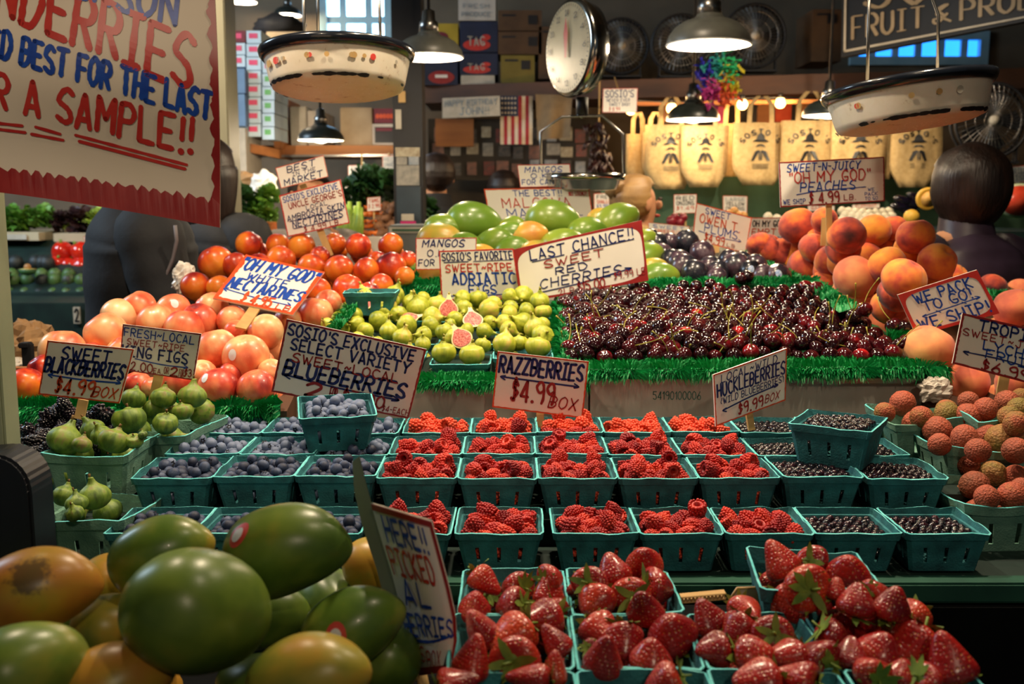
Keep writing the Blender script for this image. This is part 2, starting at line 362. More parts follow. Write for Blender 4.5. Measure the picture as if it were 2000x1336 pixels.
def write(mb, text, x0, x1, y0, y1, wt=.085, slant=.0, nib=None, jit=1.0, serif=0):
    """text inside the box; x right, y down in board units (metres)"""
    wt *= .84; adv = []; W = 0; gap = 2.5
    for ch in text:
        w = 2.2 if ch == ' ' else glyph(ch)[1]; adv.append((W, w)); W += w+gap
    W -= gap; sx = (x1-x0)/max(W, 1); h = y1-y0; sy = h/8; r = random.Random(text+str(x0))
    for ch, (a, w) in zip(text, adv):
        if ch == ' ': continue
        dy = r.uniform(-.03, .03)*h*jit; rot = r.uniform(-.05, .05)*jit
        for st in glyph(ch)[0]:
            pts = []
            for (gx, gy) in st:
                xx = (gx+slant*(gy-4)+rot*(gy-4))*sx; yy = (gy+rot*(gx-2))*sy
                pts.append((x0+a*sx+xx, y1-yy+dy))
            ribbon(mb, pts, wt*h, (nib[0]*h, nib[1]*h) if nib else None)
def bil(c, a, b):   # c = TL,TR,BR,BL
    return (c[0]*(1-a)+c[1]*a)*(1-b)+(c[3]*(1-a)+c[2]*a)*b
def mapped(mb, corners, o, nrm, off):
    """board units (x,y in 0..1) -> 3-D relative to o"""
    mb.v = [tuple(bil(corners, p[0], p[1])+nrm*off-o) for p in mb.v]
    return mb
INK = {'b': 'blueink', 'n': 'navyink', 'r': 'redink', 'd': 'dredink', 'o': 'orangeink', 'k': 'blackink', 'g': 'greyink'}
INKL = {'b': 'blue lettering', 'n': 'navy lettering', 'r': 'red lettering', 'd': 'dark red lettering', 'o': 'orange lettering', 'k': 'black lettering', 'g': 'grey lettering'}
def sign(px, Ys, lines, label, border='r', extra=(), stick=None, name='price_sign', mat=None, bw=.016, group=None, cat='sign', thick=.003, cap=None, stickw=.011, round_=False):
    """px TL,TR,BR,BL; Ys depth of each corner (or one, or (top,bottom))"""
    if isinstance(Ys, (int, float)): Ys = (Ys,)*4
    if len(Ys) == 2: Ys = (Ys[0], Ys[0], Ys[1], Ys[1])
    c = [at(u, v, y) for (u, v), y in zip(px, Ys)]
    o = sum(c, Vector())/4; n = (c[1]-c[0]).cross(c[3]-c[0]).normalized()
    if n.dot(Vector((0, 0, CAMZ))-o) < 0: n = -n
    asp = (c[1]-c[0]).length/(c[3]-c[0]).length     # width/height
    mb = MB(); N = 4; vs = []
    for s in (0, -thick):
        for p in c: vs.append(p+n*s-o)
    mb.add(vs, [(3, 2, 1, 0), (4, 5, 6, 7), (0, 1, 5, 4), (1, 2, 6, 5), (2, 3, 7, 6), (3, 0, 4, 7)])
    root = mb.build(name, mat or M['board'], None, False); root.location = o
    tag(root, label, cat, group)
    if border:
        bb = MB(); h = bw; wx = h/asp
        r = random.Random(label); segs = 28
        outer = []; inner = []
        per = [(0, 0, 1, 0), (1, 0, 1, 1), (1, 1, 0, 1), (0, 1, 0, 0)]
        for (ax, ay, bx, by) in per:
            for k in range(segs):
                t = k/segs; x = ax+(bx-ax)*t; y = ay+(by-ay)*t
                outer.append((x, y, 0)); j = 1+r.uniform(-.18, .25)
                ix = min(max(x, wx*1.6*j), 1-wx*1.6*j); iy = min(max(y, h*1.6*j), 1-h*1.6*j)
                if round_:
                    # rounded inner corners
                    cx, cy = .5, .5; rx, ry = .5-wx*2, .5-h*2; dx, dy = (x-cx)/.5, (y-cy)/.5
                    q = (abs(dx)**5+abs(dy)**5)**.2; ix, iy = cx+dx/q*rx, cy+dy/q*ry
                inner.append((ix, iy, 0))
        m = len(outer); bb.add(outer+inner, [(i, (i+1) % m, m+(i+1) % m, m+i) for i in range(m)])
        mapped(bb, c, o, n, .0004); bb.build('border', M[INK[border]], root, False)
    by = {}
    for ln in lines:
        t, x0, x1, y0, y1, k = ln[:6]; kw = ln[6] if len(ln) > 6 else {}
        b_ = by.setdefault(k, MB()); tmp = MB(); write(tmp, t, x0*asp, x1*asp, y0, y1, **kw); tmp.v = [(p[0]/asp, p[1], 0) for p in tmp.v]; b_.addmb(tmp)
    for ex in extra:
        pts, wd, k = ex[:3]; b_ = by.setdefault(k, MB()); tmp = MB(); ribbon(tmp, catmull([(p[0]*asp, p[1]) for p in pts]), wd); tmp.v = [(p[0]/asp, p[1], 0) for p in tmp.v]; b_.addmb(tmp)
    for k, b_ in by.items():
        mapped(b_, c, o, n, .0008 + .0002*('bnrdokg'.index(k))); ob = b_.build('lettering', M[INK[k]], root, False); ob['label'] = INKL[k]
    if stick:
        (u0, v0), (u1, v1), ys = stick; a = at(u0, v0, ys[0])-n*(thick+.003); b2 = at(u1, v1, ys[1]); sb = MB(); d = (b2-a).normalized()
        side = d.cross(n).normalized()*stickw*.5; tn = n*.002
        vs = [a-side-tn, a+side-tn, a+side+tn, a-side+tn, b2-side-tn, b2+side-tn, b2+side+tn, b2-side+tn]
        sb.add([p-o for p in vs], [(0, 1, 2, 3), (7, 6, 5, 4), (0, 4, 5, 1), (1, 5, 6, 2), (2, 6, 7, 3), (3, 7, 4, 0)]); sb.build('stick', M['stick'], root, False)
    return root
def arrow(x0, y0, x1, y1, bow, k, w=.012, both=False, head=.05):
    e = [([(x0, y0), ((x0+x1)/2, (y0+y1)/2+bow), (x1, y1)], w, k)]
    e.append(([(x1-head, y1-head*.9), (x1, y1), (x1-head, y1+head*.5)], w*.9, k))
    if both: e.append(([(x0+head, y0-head*.5), (x0, y0), (x0+head, y0+head*.9)], w*.9, k))
    return e
# ---------------------------------------------------------------- fruit prototypes (meshes shared by all copies)
ORD = []
_O = ['first', 'second', 'third', 'fourth', 'fifth', 'sixth', 'seventh', 'eighth', 'ninth', 'tenth', 'eleventh', 'twelfth', 'thirteenth', 'fourteenth', 'fifteenth', 'sixteenth', 'seventeenth', 'eighteenth', 'nineteenth', 'twentieth']
ORD = _O+['twenty '+x for x in _O[:9]]+['thirtieth']+['thirty '+x for x in _O[:9]]+['fortieth']+['forty '+x for x in _O[:9]]
def drupe(name, mat, R, cleft=.10, dimple=.18, tall=.95, seed=0, nu=36, nv=22, lump=.02):
    def fn(p):
        a = math.atan2(p.y, p.x); s = math.hypot(p.x, p.y)
        g = math.exp(-(a/.22)**2)*s; q = p*(1-cleft*g*(.6+.4*p.z))
        if p.z > 0: q *= 1-dimple*math.exp(-(s/.26)**2)
        else: q *= 1-.05*math.exp(-(s/.2)**2)
        q *= 1+lump*noise.noise(p*1.7+Vector((seed*5.1, 0, 0)))
        return Vector((q.x, q.y, q.z*tall))
    return MB().sphere((0, 0, 0), R, nu, nv, fn=fn).mesh(name, mat)
def mangom(name, mat, R, seed=0, L=1.38):
    def fn(p):
        x = p.x; k = 1-.20*x-.05*x*x; q = Vector((x*L, p.y*k*.98, p.z*k))
        q.z += .14*math.sin(x*2.2)-.04; q *= 1+.03*noise.noise(p*1.3+Vector((seed*7, 2, 0))); return q
    return MB().sphere((0, 0, 0), R, 40, 26, fn=fn).mesh(name, mat)
FIGP = [(0, -.78), (.30, -.76), (.62, -.62), (.88, -.32), (.98, 0), (.94, .3), (.76, .62), (.52, .88), (.34, 1.08), (.24, 1.28), (.18, 1.5), (.15, 1.68), (0, 1.70)]
def smoothp(P, n=3): return catmull(P, n)
def figm(name, mat, R, seed=0, neck=1.0, squat=1.0):
    P = [(max(r, 0)*R, (z if z < .6 else .6+(z-.6)*neck)*R*squat) for r, z in smoothp(FIGP)]
    P[0] = (0, P[0][1]); P[-1] = (0, P[-1][1])
    m = MB().lathe(P, 28, wob=lambda a, z: 1+.025*math.sin(a*9+seed)*(1 if z > -.5*R else 0)+.05*math.sin(a*2+seed), closed=False)
    bend = .25*math.sin(seed*2.1); m.v = [(x+bend*max(0, z/R-.5)**2*R, y, z) for x, y, z in m.v]
    return m.mesh(name, mat), P[-1][1], bend*max(0, P[-1][1]/R-.5)**2*R
def drupelets(R, H, rings, dr, nu, nv, mat, name, hollow=True, seed=0):
    m = MB(); r_ = random.Random(seed)
    for j, n in enumerate(rings):
        t = j/(len(rings)-1); zz = H*(1-t)-H*.45; rad = R*math.sin(min(1, (.12+t*1.05))*PI/2)*(1-.08*max(0, t-.7)*3) if j else 0
        for k in range(n):
            a = 2*PI*(k+.5*(j % 2))/n+r_.uniform(-.08, .08); rr = rad*(1+r_.uniform(-.03, .03)); d = dr*r_.uniform(.9, 1.12)
            m.sphere((rr*math.cos(a), rr*math.sin(a), zz+r_.uniform(-.0003, .0003)), d, nu, nv)
    P = [(0, H*.46), (R*.48, H*.32), (R*.86, 0), (R*.90, -H*.38), (R*.7, -H*.46)]
    P += [(R*.45, -H*.46), (R*.40, -H*.1), (0, H*.1)] if hollow else [(0, -H*.52)]
    m.lathe(P, 14, closed=False); return m.mesh(name, mat)
def berryblue(name, R, mats, nu=14, nv=10, crown=.52, flat=.9):
    m = MB().sphere((0, 0, 0), (R, R, R*flat), nu, nv, fn=lambda p: p*(1-.12*math.exp(-(math.hypot(p.x, p.y)/.3)**2)) if p.z > 0 else p)
    z = R*flat*.84; c = crown*R; vs = [(0, 0, z-.02*R)]; n = 10
    for k in range(n):
        a = 2*PI*k/n; rr = c*(1.15 if k % 2 == 0 else .62); vs.append((rr*math.cos(a), rr*math.sin(a), z+(.22*R if k % 2 == 0 else .06*R)))
    m.add(vs, [(0, 1+k, 1+(k+1) % n) for k in range(n)], None, 1); return m.mesh(name, mats)
def strawm(name, mat, R, L, seed, nu=26):
    P = [(0, -L), (.20, -L*.95), (.42, -L*.76), (.66, -L*.45), (.88, -L*.12), (1.0, .18), (.93, .48), (.66, .66), (.3, .66), (0, .60)]
    P = [(max(0, r)*R, z*R) for r, z in smoothp(P, 3)]; P[0] = (0, P[0][1]); P[-1] = (0, P[-1][1])
    sq = random.Random(seed).uniform(.8, 1.0)
    m = MB().lathe(P, nu, wob=lambda a, z: 1+.07*math.sin(a*2+seed)+.04*math.sin(a*3+z*90+seed*2), closed=False)
    m.v = [(x, y*sq, z) for x, y, z in m.v]; return m.mesh(name, mat)
def calyx(name, mat, R, seed):
    r_ = random.Random(seed); m = MB(); n = 9
    for k in range(n):
        a = 2*PI*k/n+r_.uniform(-.2, .2); L = R*r_.uniform(.8, 1.15); w = R*.19; cu = r_.uniform(-.2, .7)
        ca, sa = math.cos(a), math.sin(a); pts = []
        for t, ww in ((0.05, .5), (.35, 1), (.7, .8), (1, 0)):
            rr = L*t; z = R*.66+.02*R+cu*R*.5*t*t-(.30*R*t if cu < .2 else 0)+.05*R
            for s in (-1, 1): pts.append((rr*ca-s*w*ww*sa, rr*sa+s*w*ww*ca, z+(.04*R if s > 0 else 0)))
        m.add(pts, [(0, 1, 3, 2), (2, 3, 5, 4), (4, 5, 7, 6)])
    m.tube([(0, 0, R*.6), (R*.05, 0, R*.9), (R*.2, R*.05, R*1.2)], [R*.10, R*.06, R*.05], 6); return m.mesh(name, mat)
def stemmesh(name, L, bend, mat=None, r=.00075):
    m = MB(); pts = [(bend*L*t*t, .12*L*math.sin(t*2.2), L*t) for t in [i/8 for i in range(9)]]
    m.tube(pts, [r*1.3]+[r]*7+[r*1.9], 6); return m.mesh(name, mat or M['stem'])
def lychm(name, R, seed):
    def fn(p): return p*(1+.03*noise.noise(p*9+Vector((seed, 0, 0)))+.02*noise.noise(p*2+Vector((0, seed, 0))))
    return MB().sphere((0, 0, 0), (R, R, R*1.05), 30, 20, fn=fn).mesh(name, M['lychee'])
K = {}   # kind -> dict(R, var=[(mesh,[(childname,mesh,offset,prob)])], name, cat)
def kind(k, name, cat, R, var, low=None): K[k] = dict(name=name, cat=cat, R=R, var=var, low=low)
kind('nect', 'nectarine', 'nectarine', .036, [(drupe('nectarine', M['nect'], .036, .10, .16, .98, s), []) for s in range(4)])
kind('wnect', 'nectarine', 'nectarine', .038, [(drupe('white_nectarine', M['wnect'], .038, .09, .18, .96, s), []) for s in range(4)])
kind('peach', 'peach', 'peach', .041, [(drupe('peach', M['peach'], .041, .14, .20, .93, s, lump=.04), []) for s in range(4)])
kind('ppeach', 'peach', 'peach', .041, [(drupe('peach', M['ppeach'], .041, .14, .20, .93, s, lump=.04), []) for s in range(3)])
kind('plum', 'plum', 'plum', .032, [(drupe('plum', M['plum'], .032, .07, .10, 1.06, s), []) for s in range(3)])
for k_, m_ in (('mango', 'mango'), ('ymango', 'ymango'), ('gmango', 'gmango'), ('lgmango', 'lgmango')):
    kind(k_, 'mango', 'mango', .044, [(mangom('mango', M[m_], .044, s), []) for s in range(2)])
_st = [stemmesh('cherry_stem', .042, .5), stemmesh('cherry_stem', .038, -.8), stemmesh('cherry_stem', .05, .2)]
kind('cherry', 'cherry', 'cherry', .0135, [(drupe('cherry', M['cherry'], .0135, .07, .22, .92, s, 18, 12), [('stem', _st[s % 3], (0, 0, .0102), p_)]) for s, p_ in ((0, .6), (1, 0), (2, .35), (3, 0))])
def figkind(k, mat, R, squat, stemmat):
    var = []
    for s in range(4):
        me, top, bx = figm('fig', mat, R, s*1.3, [.55, .35, .75, .2][s], squat); sm = MB().tube([(bx, 0, top-.001), (bx*1.1, 0, top+.003), (bx*1.2+.001, 0, top+.006)], [.0026, .002, .0026], 6).mesh('fig_stem', stemmat)
        var.append((me, [('stem', sm, (0, 0, 0), 1)]))
    kind(k, 'fig', 'fig', R, var)
figkind('fig', M['fig'], .0215, 1.0, M['stem']); figkind('kfig', M['kfig'], .027, .95, M['brownstem'])
kind('blueberry', 'blueberry', 'blueberry', .0082, [(berryblue('blueberry', .0082, [M['blue'], M['bluecrown']]), [])])
kind('huckleberry', 'huckleberry', 'huckleberry', .0052, [(berryblue('huckleberry', .0052, [M['huck'], M['bluecrown']], 10, 7, .35, .95), [])])
kind('raspberry', 'raspberry', 'raspberry', .0115, [(drupelets(.0101, .0215, r_, .0021, 8, 6, M['rasp'], 'raspberry', True, i) , []) for i, r_ in enumerate(([1, 6, 10, 13, 15, 16, 16, 15], [1, 6, 11, 14, 16, 17, 17, 16, 15]))])
kind('blackberry', 'blackberry', 'blackberry', .0115, [(drupelets(.0092, .024, [1, 6, 8, 9, 10, 10, 9, 6], .0032, 8, 6, M['black'], 'blackberry', False, 5), [])])
kind('strawberry', 'strawberry', 'strawberry', .019, [(strawm('strawberry', M['straw'], .019, L_, i), [('calyx', calyx('calyx', M['leaf'], .019, i), (0, 0, 0), 1)]) for i, L_ in enumerate((1.1, 1.3, .95, 1.5))])
kind('lychee', 'lychee', 'lychee', .0185, [(lychm('lychee', .0185, s*3.3), []) for s in range(3)])
LOW = {'raspberry': drupelets(.0101, .0212, [1, 5, 9, 12, 13, 13], .0026, 6, 4, M['rasp'], 'low', True, 1),
       'blueberry': berryblue('low', .0082, [M['blue'], M['bluecrown']], 10, 6), 'huckleberry': berryblue('low', .0052, [M['huck'], M['bluecrown']], 8, 5, .35, .95),
       'cherry': drupe('low', M['cherry'], .0135, .07, .22, .92, 9, 12, 8), 'blackberry': drupelets(.0095, .024, [1, 5, 8, 9, 9, 7], .0033, 6, 4, M['black'], 'low', False, 2)}
def place(k, loc, r=None, rot=None, label=None, group=None, rnd=RN, v=None, children=True):
    d = K[k]; s = (r/d['R']) if r else 1
    if rot is None: rot = (rnd.uniform(0, 2*PI), rnd.uniform(0, 2*PI), rnd.uniform(0, 2*PI))
    me, ch = d['var'][(rnd.randrange(len(d['var'])) if v is None else v) % len(d['var'])]
    o = newobj(d['name'], me); o.location = loc; o.rotation_euler = rot; o.scale = (s, s, s)
    tag(o, label, d['cat'], group)
    if children:
        for nm, cm, off, p in ch:
            if rnd.random() < p:
                c = newobj(nm, cm, o); c.location = off; c.rotation_euler = (0, 0, rnd.uniform(0, 6.28))
    return o
def sticker(o, R, direction, size, mat=None, name='sticker', label='small round fruit sticker', lift=.0006):
    """round paper sticker lying on the fruit's skin, facing the given world direction"""
    import mathutils
    q = o.rotation_euler.to_quaternion().inverted(); d = (q @ Vector(direction)).normalized()
    me = o.data; bvh = mathutils.bvhtree.BVHTree.FromPolygons([v.co for v in me.vertices], [tuple(p.vertices) for p in me.polygons])
    x = d.cross(Vector((0, 0, 1))).normalized(); y = d.cross(x); vs = []; n = 14; size = size/o.scale[0]
    for rr in (0, .5, 1):
        for k in range(n):
            a = 2*PI*k/n; p = d*R*3+x*(rr*size*math.cos(a)*.75)+y*(rr*size*math.sin(a)); h = bvh.ray_cast(p, -d); vs.append((h[0] if h[0] else d*R)+d*lift)
    fs = [(i*n+k, i*n+(k+1) % n, (i+1)*n+(k+1) % n, (i+1)*n+k) for i in range(2) for k in range(n)]
    c = MB().add(vs, fs).build(name, mat or M['sticker'], o); c['label'] = label; return c
REG = {}
def reg(k, pos, r, label, group, rot=None): REG.setdefault(k, []).append((pos, r, label, group, rot))
def flush(k, limit, stufflabel):
    L = sorted(REG.get(k, []), key=lambda e: (Vector(e[0])-Vector((0, 0, CAMZ))).length); rnd = random.Random(5)
    for e in L[:limit]: place(k, e[0], e[1], e[4] or ((rnd.uniform(-1.2, 1.0), rnd.uniform(-1.1, 1.1), rnd.uniform(0, 6)) if k == 'cherry' else None), e[2], e[3], rnd)
    rest = L[limit:]+STUFF.get(k, [])
    if rest:
        low = LOW[k]; vs = [v.co.copy() for v in low.vertices]; fs = [tuple(p.vertices) for p in low.polygons]; mi = [p.material_index for p in low.polygons]; m = MB()
        for e in rest:
            s = e[1]/K[k]['R']; R_ = Euler(e[4] or (rnd.uniform(0, 6.3), rnd.uniform(0, 6.3), rnd.uniform(0, 6.3))).to_matrix(); p = Vector(e[0]); b = len(m.v)
            m.v += [tuple(R_ @ (q*s)+p) for q in vs]; m.f += [tuple(b+i for i in f) for f in fs]; m.m += mi
        o = m.build(K[k]['name']+'_heap', [M['cherryheap']] if k == 'cherry' else [x for x in low.materials]); tag(o, stufflabel, K[k]['cat'], None, 'stuff')
# ---------------------------------------------------------------- pulp baskets
def basketmesh(sx, sy, h, mat, seed, taper=.80, wave=.0, th=.0025):
    r_ = random.Random(seed); ts = [0.0, .05, .2, .25, .36, .475, .525, .64, .75, .80, .95]; slot = (2, 5, 8)
    rows = [0, .22, .62, .80, .82, .93, 1.0]; m = MB(); ncol = len(ts)*4; corner = .10
    def pt(side, t, k, out):
        # rounded square, side 0..3
        w = taper+(1-taper)*k; hx, hy = sx/2*w+out, sy/2*w+out
        a = -1+2*t; e = 0.0
        if abs(a) > .86: e = ((abs(a)-.86)/.14)**2*.085
        px, py = [(a, -1+e), (1-e, a), (-a, 1-e), (-1+e, -a)][side]
        return px*hx*(1-(e*.0)), py*hy
    for k in rows:
        for s in range(4):
            for t in ts:
                x, y = pt(s, t, k, .0022 if k >= .82 else 0)
                n_ = noise.noise(Vector((x*45, y*45, k*3+seed))); z = k*h
                if k == 1.0: z += n_*.0028 + wave*math.sin((x+y)*28+seed)
                elif k > .8: z += wave*.8*math.sin((x+y)*28+seed)
                bulge = 1+n_*.012
                m.v.append((x*bulge, y*bulge, z))
    for j in range(len(rows)-1):
        for c in range(ncol):
            if j == 1 and (c % len(ts)) in slot: continue
            a, b = j*ncol+c, j*ncol+(c+1) % ncol; m.f.append((a, b, b+ncol, a+ncol)); m.m.append(0)
    m.f.append(tuple(reversed(range(ncol)))); m.m.append(0)
    me = m.mesh('berry_basket', mat, False); bm = bmesh.new(); bm.from_mesh(me); bmesh.ops.recalc_face_normals(bm, faces=bm.faces[:])
    bmesh.ops.solidify(bm, geom=bm.faces[:], thickness=th); 
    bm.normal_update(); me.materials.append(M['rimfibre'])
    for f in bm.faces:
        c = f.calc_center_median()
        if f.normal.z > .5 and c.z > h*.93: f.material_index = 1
    bm.to_mesh(me); bm.free(); me.update(); return me
M['rimfibre'] = pm('lit_torn_rim_fibre', '4ab4b8', '7ad4d4', 60, .9, .4, 400)  # paler raw torn fibre, with the light the edge catches painted in
BM = {}
def basket(cx, yf, zrim, sx=.115, sy=.115, h=.055, label='', group=None, mat='pulp', rot=0, tilt=0, wave=0, taper=.80, seed=None):
    seed = RN.randrange(4) if seed is None else seed; key = (sx, sy, h, mat, seed, wave, taper)
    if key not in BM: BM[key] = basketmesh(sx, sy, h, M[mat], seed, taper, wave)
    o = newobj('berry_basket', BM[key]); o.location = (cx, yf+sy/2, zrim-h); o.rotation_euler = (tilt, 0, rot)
    tag(o, label, 'basket', group); return o
STUFF = {}
def fill(kind_, b, sx, sy, h, r, label, group, heap=.012, density=1.0, low=.008, seed=0, layers=2, cl=.86):
    """fruit in a basket: layers on a jittered grid inside the basket's own frame"""
    rnd = random.Random(seed); Mx = Matrix.Translation(b.location) @ b.rotation_euler.to_matrix().to_4x4()
    rr = max(r, .0095); nn = max(2, int((sx*.74)/(rr*2)))
    for i in range(nn):
        for j in range(nn): STUFF.setdefault(kind_, []).append((Mx @ Vector((-sx*.375+rr+(sx*.75-2*rr)*i/(nn-1), -sy*.375+rr+(sy*.75-2*rr)*j/(nn-1), h*.40+rnd.uniform(-.002, .002))), rr, None, None, None))
    p = 2*r*cl/density; hx, hy = sx/2*.93-r*.95-.003, sy/2*.93-r*.95-.003
    for L in range(layers):
        f = 1-L*.30; nx = max(1, int(2*hx*f/p)+1); ny = max(1, int(2*hy*f/(p*.9))+1)
        if L == layers-1 and L > 0: nx -= 1; ny -= 1
        for i in range(max(nx, 1)):
            for j in range(max(ny, 1)):
                x = (-hx*f+2*hx*f*(i/(nx-1) if nx > 1 else .5))+rnd.uniform(-.3, .3)*p*.6+(p*.25 if j % 2 else -p*.25)
                y = (-hy*f+2*hy*f*(j/(ny-1) if ny > 1 else .5))+rnd.uniform(-.3, .3)*p*.6
                x = max(-hx, min(hx, x)); y = max(-hy, min(hy, y))
                q = 1-((x/(sx/2))**2+(y/(sy/2))**2)*.5
                z = h-low+heap*q-r*.4+L*r*1.15+rnd.uniform(-.25, .25)*r
                if L and rnd.random() < .25: continue
                zn = ('back ' if y > hy*.34 else 'front ' if y < -hy*.34 else 'middle ')+('left' if x < -hx*.34 else 'right' if x > hx*.34 else 'centre')
                reg(kind_, Mx @ Vector((x, y, z)), r*rnd.uniform(.9, 1.1), label.replace('@', zn), group+', '+zn)
# turf: plastic grass fringe
def turf(name, p0, p1, width, label, up=(0, 0, 1), n=1600, hgt=.022, out=(0, -1, 0), seed=0, drop=.02):
    rnd = random.Random(seed); p0 = Vector(p0); p1 = Vector(p1); out = Vector(out); m = MB(); d = p1-p0; L = d.length; dn = d.normalized()
    # backing ribbon draped over the edge
    a = Vector((0, 0, -drop)); c = (p0+p1)/2; inn = -out
    vs = [p0+inn*width, p1+inn*width, p1, p0, p1+out*.002+a, p0+out*.002+a]
    m.add([q-c for q in vs], [(0, 1, 2, 3), (3, 2, 4, 5)], None, 1)
    for i in range(n):
        t = rnd.random(); s = rnd.random(); w = .0012
        if s < .5: base = p0+d*t+inn*width*rnd.random(); dir_ = Vector((0, 0, 1))+out*rnd.uniform(-.3, .6)
        else: base = p0+d*t+Vector((0, 0, -drop*rnd.random()))+out*.002; dir_ = out*.8+Vector((0, 0, rnd.uniform(-.7, .5)))
        cl = noise.noise(Vector((t*L*26, 0, seed))); dir_ = (dir_+dn*(cl*2.2+rnd.uniform(-.4, .4))).normalized(); Lb = hgt*rnd.uniform(.6, 1.2)
        sd = dir_.cross(Vector((.3, 1, .2))).normalized()*w; mid = base+dir_*Lb*.55; tip = base+dir_*Lb+Vector((0, 0, -.25*Lb))
        m.add([base-sd-c, base+sd-c, mid+sd-c, mid-sd-c, tip-c], [(0, 1, 2, 3), (3, 2, 4)])
    o = m.build(name, [M['turf'], M['turfback']], None, False); o.location = c; return tag(o, label, 'artificial turf', None, 'stuff')
# ---------------------------------------------------------------- the hall and the display stands
def struct(o, label=None): o['kind'] = 'structure'; o['label'] = label or o.name.replace('_', ' '); return o
def sbox(name, x0, x1, y0, y1, z0, z1, mat, label=None): 
    return struct(bld(MB().box(x0, x1, y0, y1, z0, z1), name, M[mat]), label)
sbox('floor', -7, 7, -2, 10, -.1, 0, 'floor', 'dark concrete market floor')
sbox('ceiling', -7, 7, -2, 10, 3.9, 4.0, 'ceil', 'dim plaster ceiling of the market hall')
# back wall with daylit openings at the left
YB = 6.2
def wallhole(name, x0, x1, z0, z1, holes, y, mat, label):
    m = MB(); xs = sorted({x0, x1} | {h[0] for h in holes} | {h[1] for h in holes}); zs = sorted({z0, z1} | {h[2] for h in holes} | {h[3] for h in holes})
    for i in range(len(xs)-1):
        for j in range(len(zs)-1):
            cx, cz = (xs[i]+xs[i+1])/2, (zs[j]+zs[j+1])/2
            if any(h[0] < cx < h[1] and h[2] < cz < h[3] for h in holes): continue
            m.box(xs[i], xs[i+1], y, y+.12, zs[j], zs[j+1])
    return struct(bld(m, name, M[mat]), label)
def P(u, v, Y): p = at(u, v, Y); return p.x, p.z
wx0, wz1 = P(618, -40, YB); wx1, wz0 = P(772, 118, YB)
rx0, rz1 = P(1660, 62, YB); rx1, rz0 = P(1925, 128, YB)
wallhole('wall_back', -7, 7, 0, 3.9, [(wx0, wx1, wz0, wz1), (rx0, rx1, rz0, rz1)], YB, 'wallp', 'dim back wall of the stall')
sbox('wall_left', -7.1, -7, -2, 10, 0, 3.9, 'wallp', 'left wall of the hall, out of the frame')
sbox('wall_right', 7, 7.1, -2, 10, 0, 3.9, 'wallp', 'right wall of the hall, out of the frame')
wf = pm('pale_blue_frame', '9cc4d4', 'b8d8e4', 10, .5)
def window(n, x0, x1, z0, z1, vb, hb, label, pane_mat, fw=.06):
    m = MB(); m.box(x0, x0+fw, YB-.03, YB+.1, z0, z1).box(x1-fw, x1, YB-.03, YB+.1, z0, z1).box(x0+fw, x1-fw, YB-.03, YB+.1, z0, z0+fw).box(x0+fw, x1-fw, YB-.03, YB+.1, z1-fw, z1)
    root = bld(m, 'window_%d' % n, wf); struct(root, label); o = root.location
    for k in range(1, vb):
        x = x0+(x1-x0)*k/vb; MB().box(x-.02-o.x, x+.02-o.x, YB-.01-o.y, YB+.05-o.y, z0+fw-o.z, z1-fw-o.z).build('glazing_bar', wf, root, False)
    for k in range(1, hb):
        z = z0+(z1-z0)*k/hb; MB().box(x0+fw-o.x, x1-fw-o.x, YB-.012-o.y, YB+.052-o.y, z-.02-o.z, z+.02-o.z).build('glazing_bar', wf, root, False)
    for i in range(vb):
        for j in range(hb):
            a, b = x0+fw+(x1-x0-2*fw)*i/vb, x0+fw+(x1-x0-2*fw)*(i+1)/vb; c, d = z0+fw+(z1-z0-2*fw)*j/hb, z0+fw+(z1-z0-2*fw)*(j+1)/hb
            MB().box(a-o.x, b-o.x, YB+.015-o.y, YB+.02-o.y, c-o.z, d-o.z).build('pane', pane_mat, root, False)
day = emit('daylight_behind_glass', 'a8d8ff', 4.5); day2 = emit('blue_daylight_behind_glass', '2a90ff', 1.6)
window(1, wx0, wx1, wz0, wz1, 3, 2, 'bright daylit window with pale blue frame at upper left', day)
window(2, rx0, rx1, rz0, rz1, 6, 1, 'small blue lit clerestory window behind the dark shop sign', day2, .05)
# columns
m = MB(); pts = [at(u, v, 3.9) for u, v in ((398, 700), (476, 700), (398, 0), (440, 0))]; k = (3.9-pts[2].z)/(pts[2].z-pts[0].z); za, zb_ = 0.0, 3.9
def _px(i, j, z): t = (z-pts[i].z)/(pts[j].z-pts[i].z); return pts[i].x+(pts[j].x-pts[i].x)*t
m.add([(_px(0, 2, 0), 3.75, 0), (_px(1, 3, 0), 3.75, 0), (_px(1, 3, 0), 3.9, 0), (_px(0, 2, 0), 3.9, 0), (_px(0, 2, 3.9), 3.75, 3.9), (max(_px(1, 3, 3.9), _px(0, 2, 3.9)+.05), 3.75, 3.9), (max(_px(1, 3, 3.9), _px(0, 2, 3.9)+.05), 3.9, 3.9), (_px(0, 2, 3.9), 3.9, 3.9)], [(0, 3, 2, 1), (4, 5, 6, 7), (0, 1, 5, 4), (1, 2, 6, 5), (2, 3, 7, 6), (3, 0, 4, 7)])
struct(bld(m, 'pillar', M['beige'], None, smooth=False, bevel=.004), 'beige painted pillar behind the hanging banner')
a = at(766, 0, 4.2); b = at(824, 0, 4.2)
post = struct(bld(MB().box(a.x, b.x, 4.15, 4.3, 0, 3.9), 'post', M['blackpaint']), 'black post with stickers and notes in the middle of the stall')
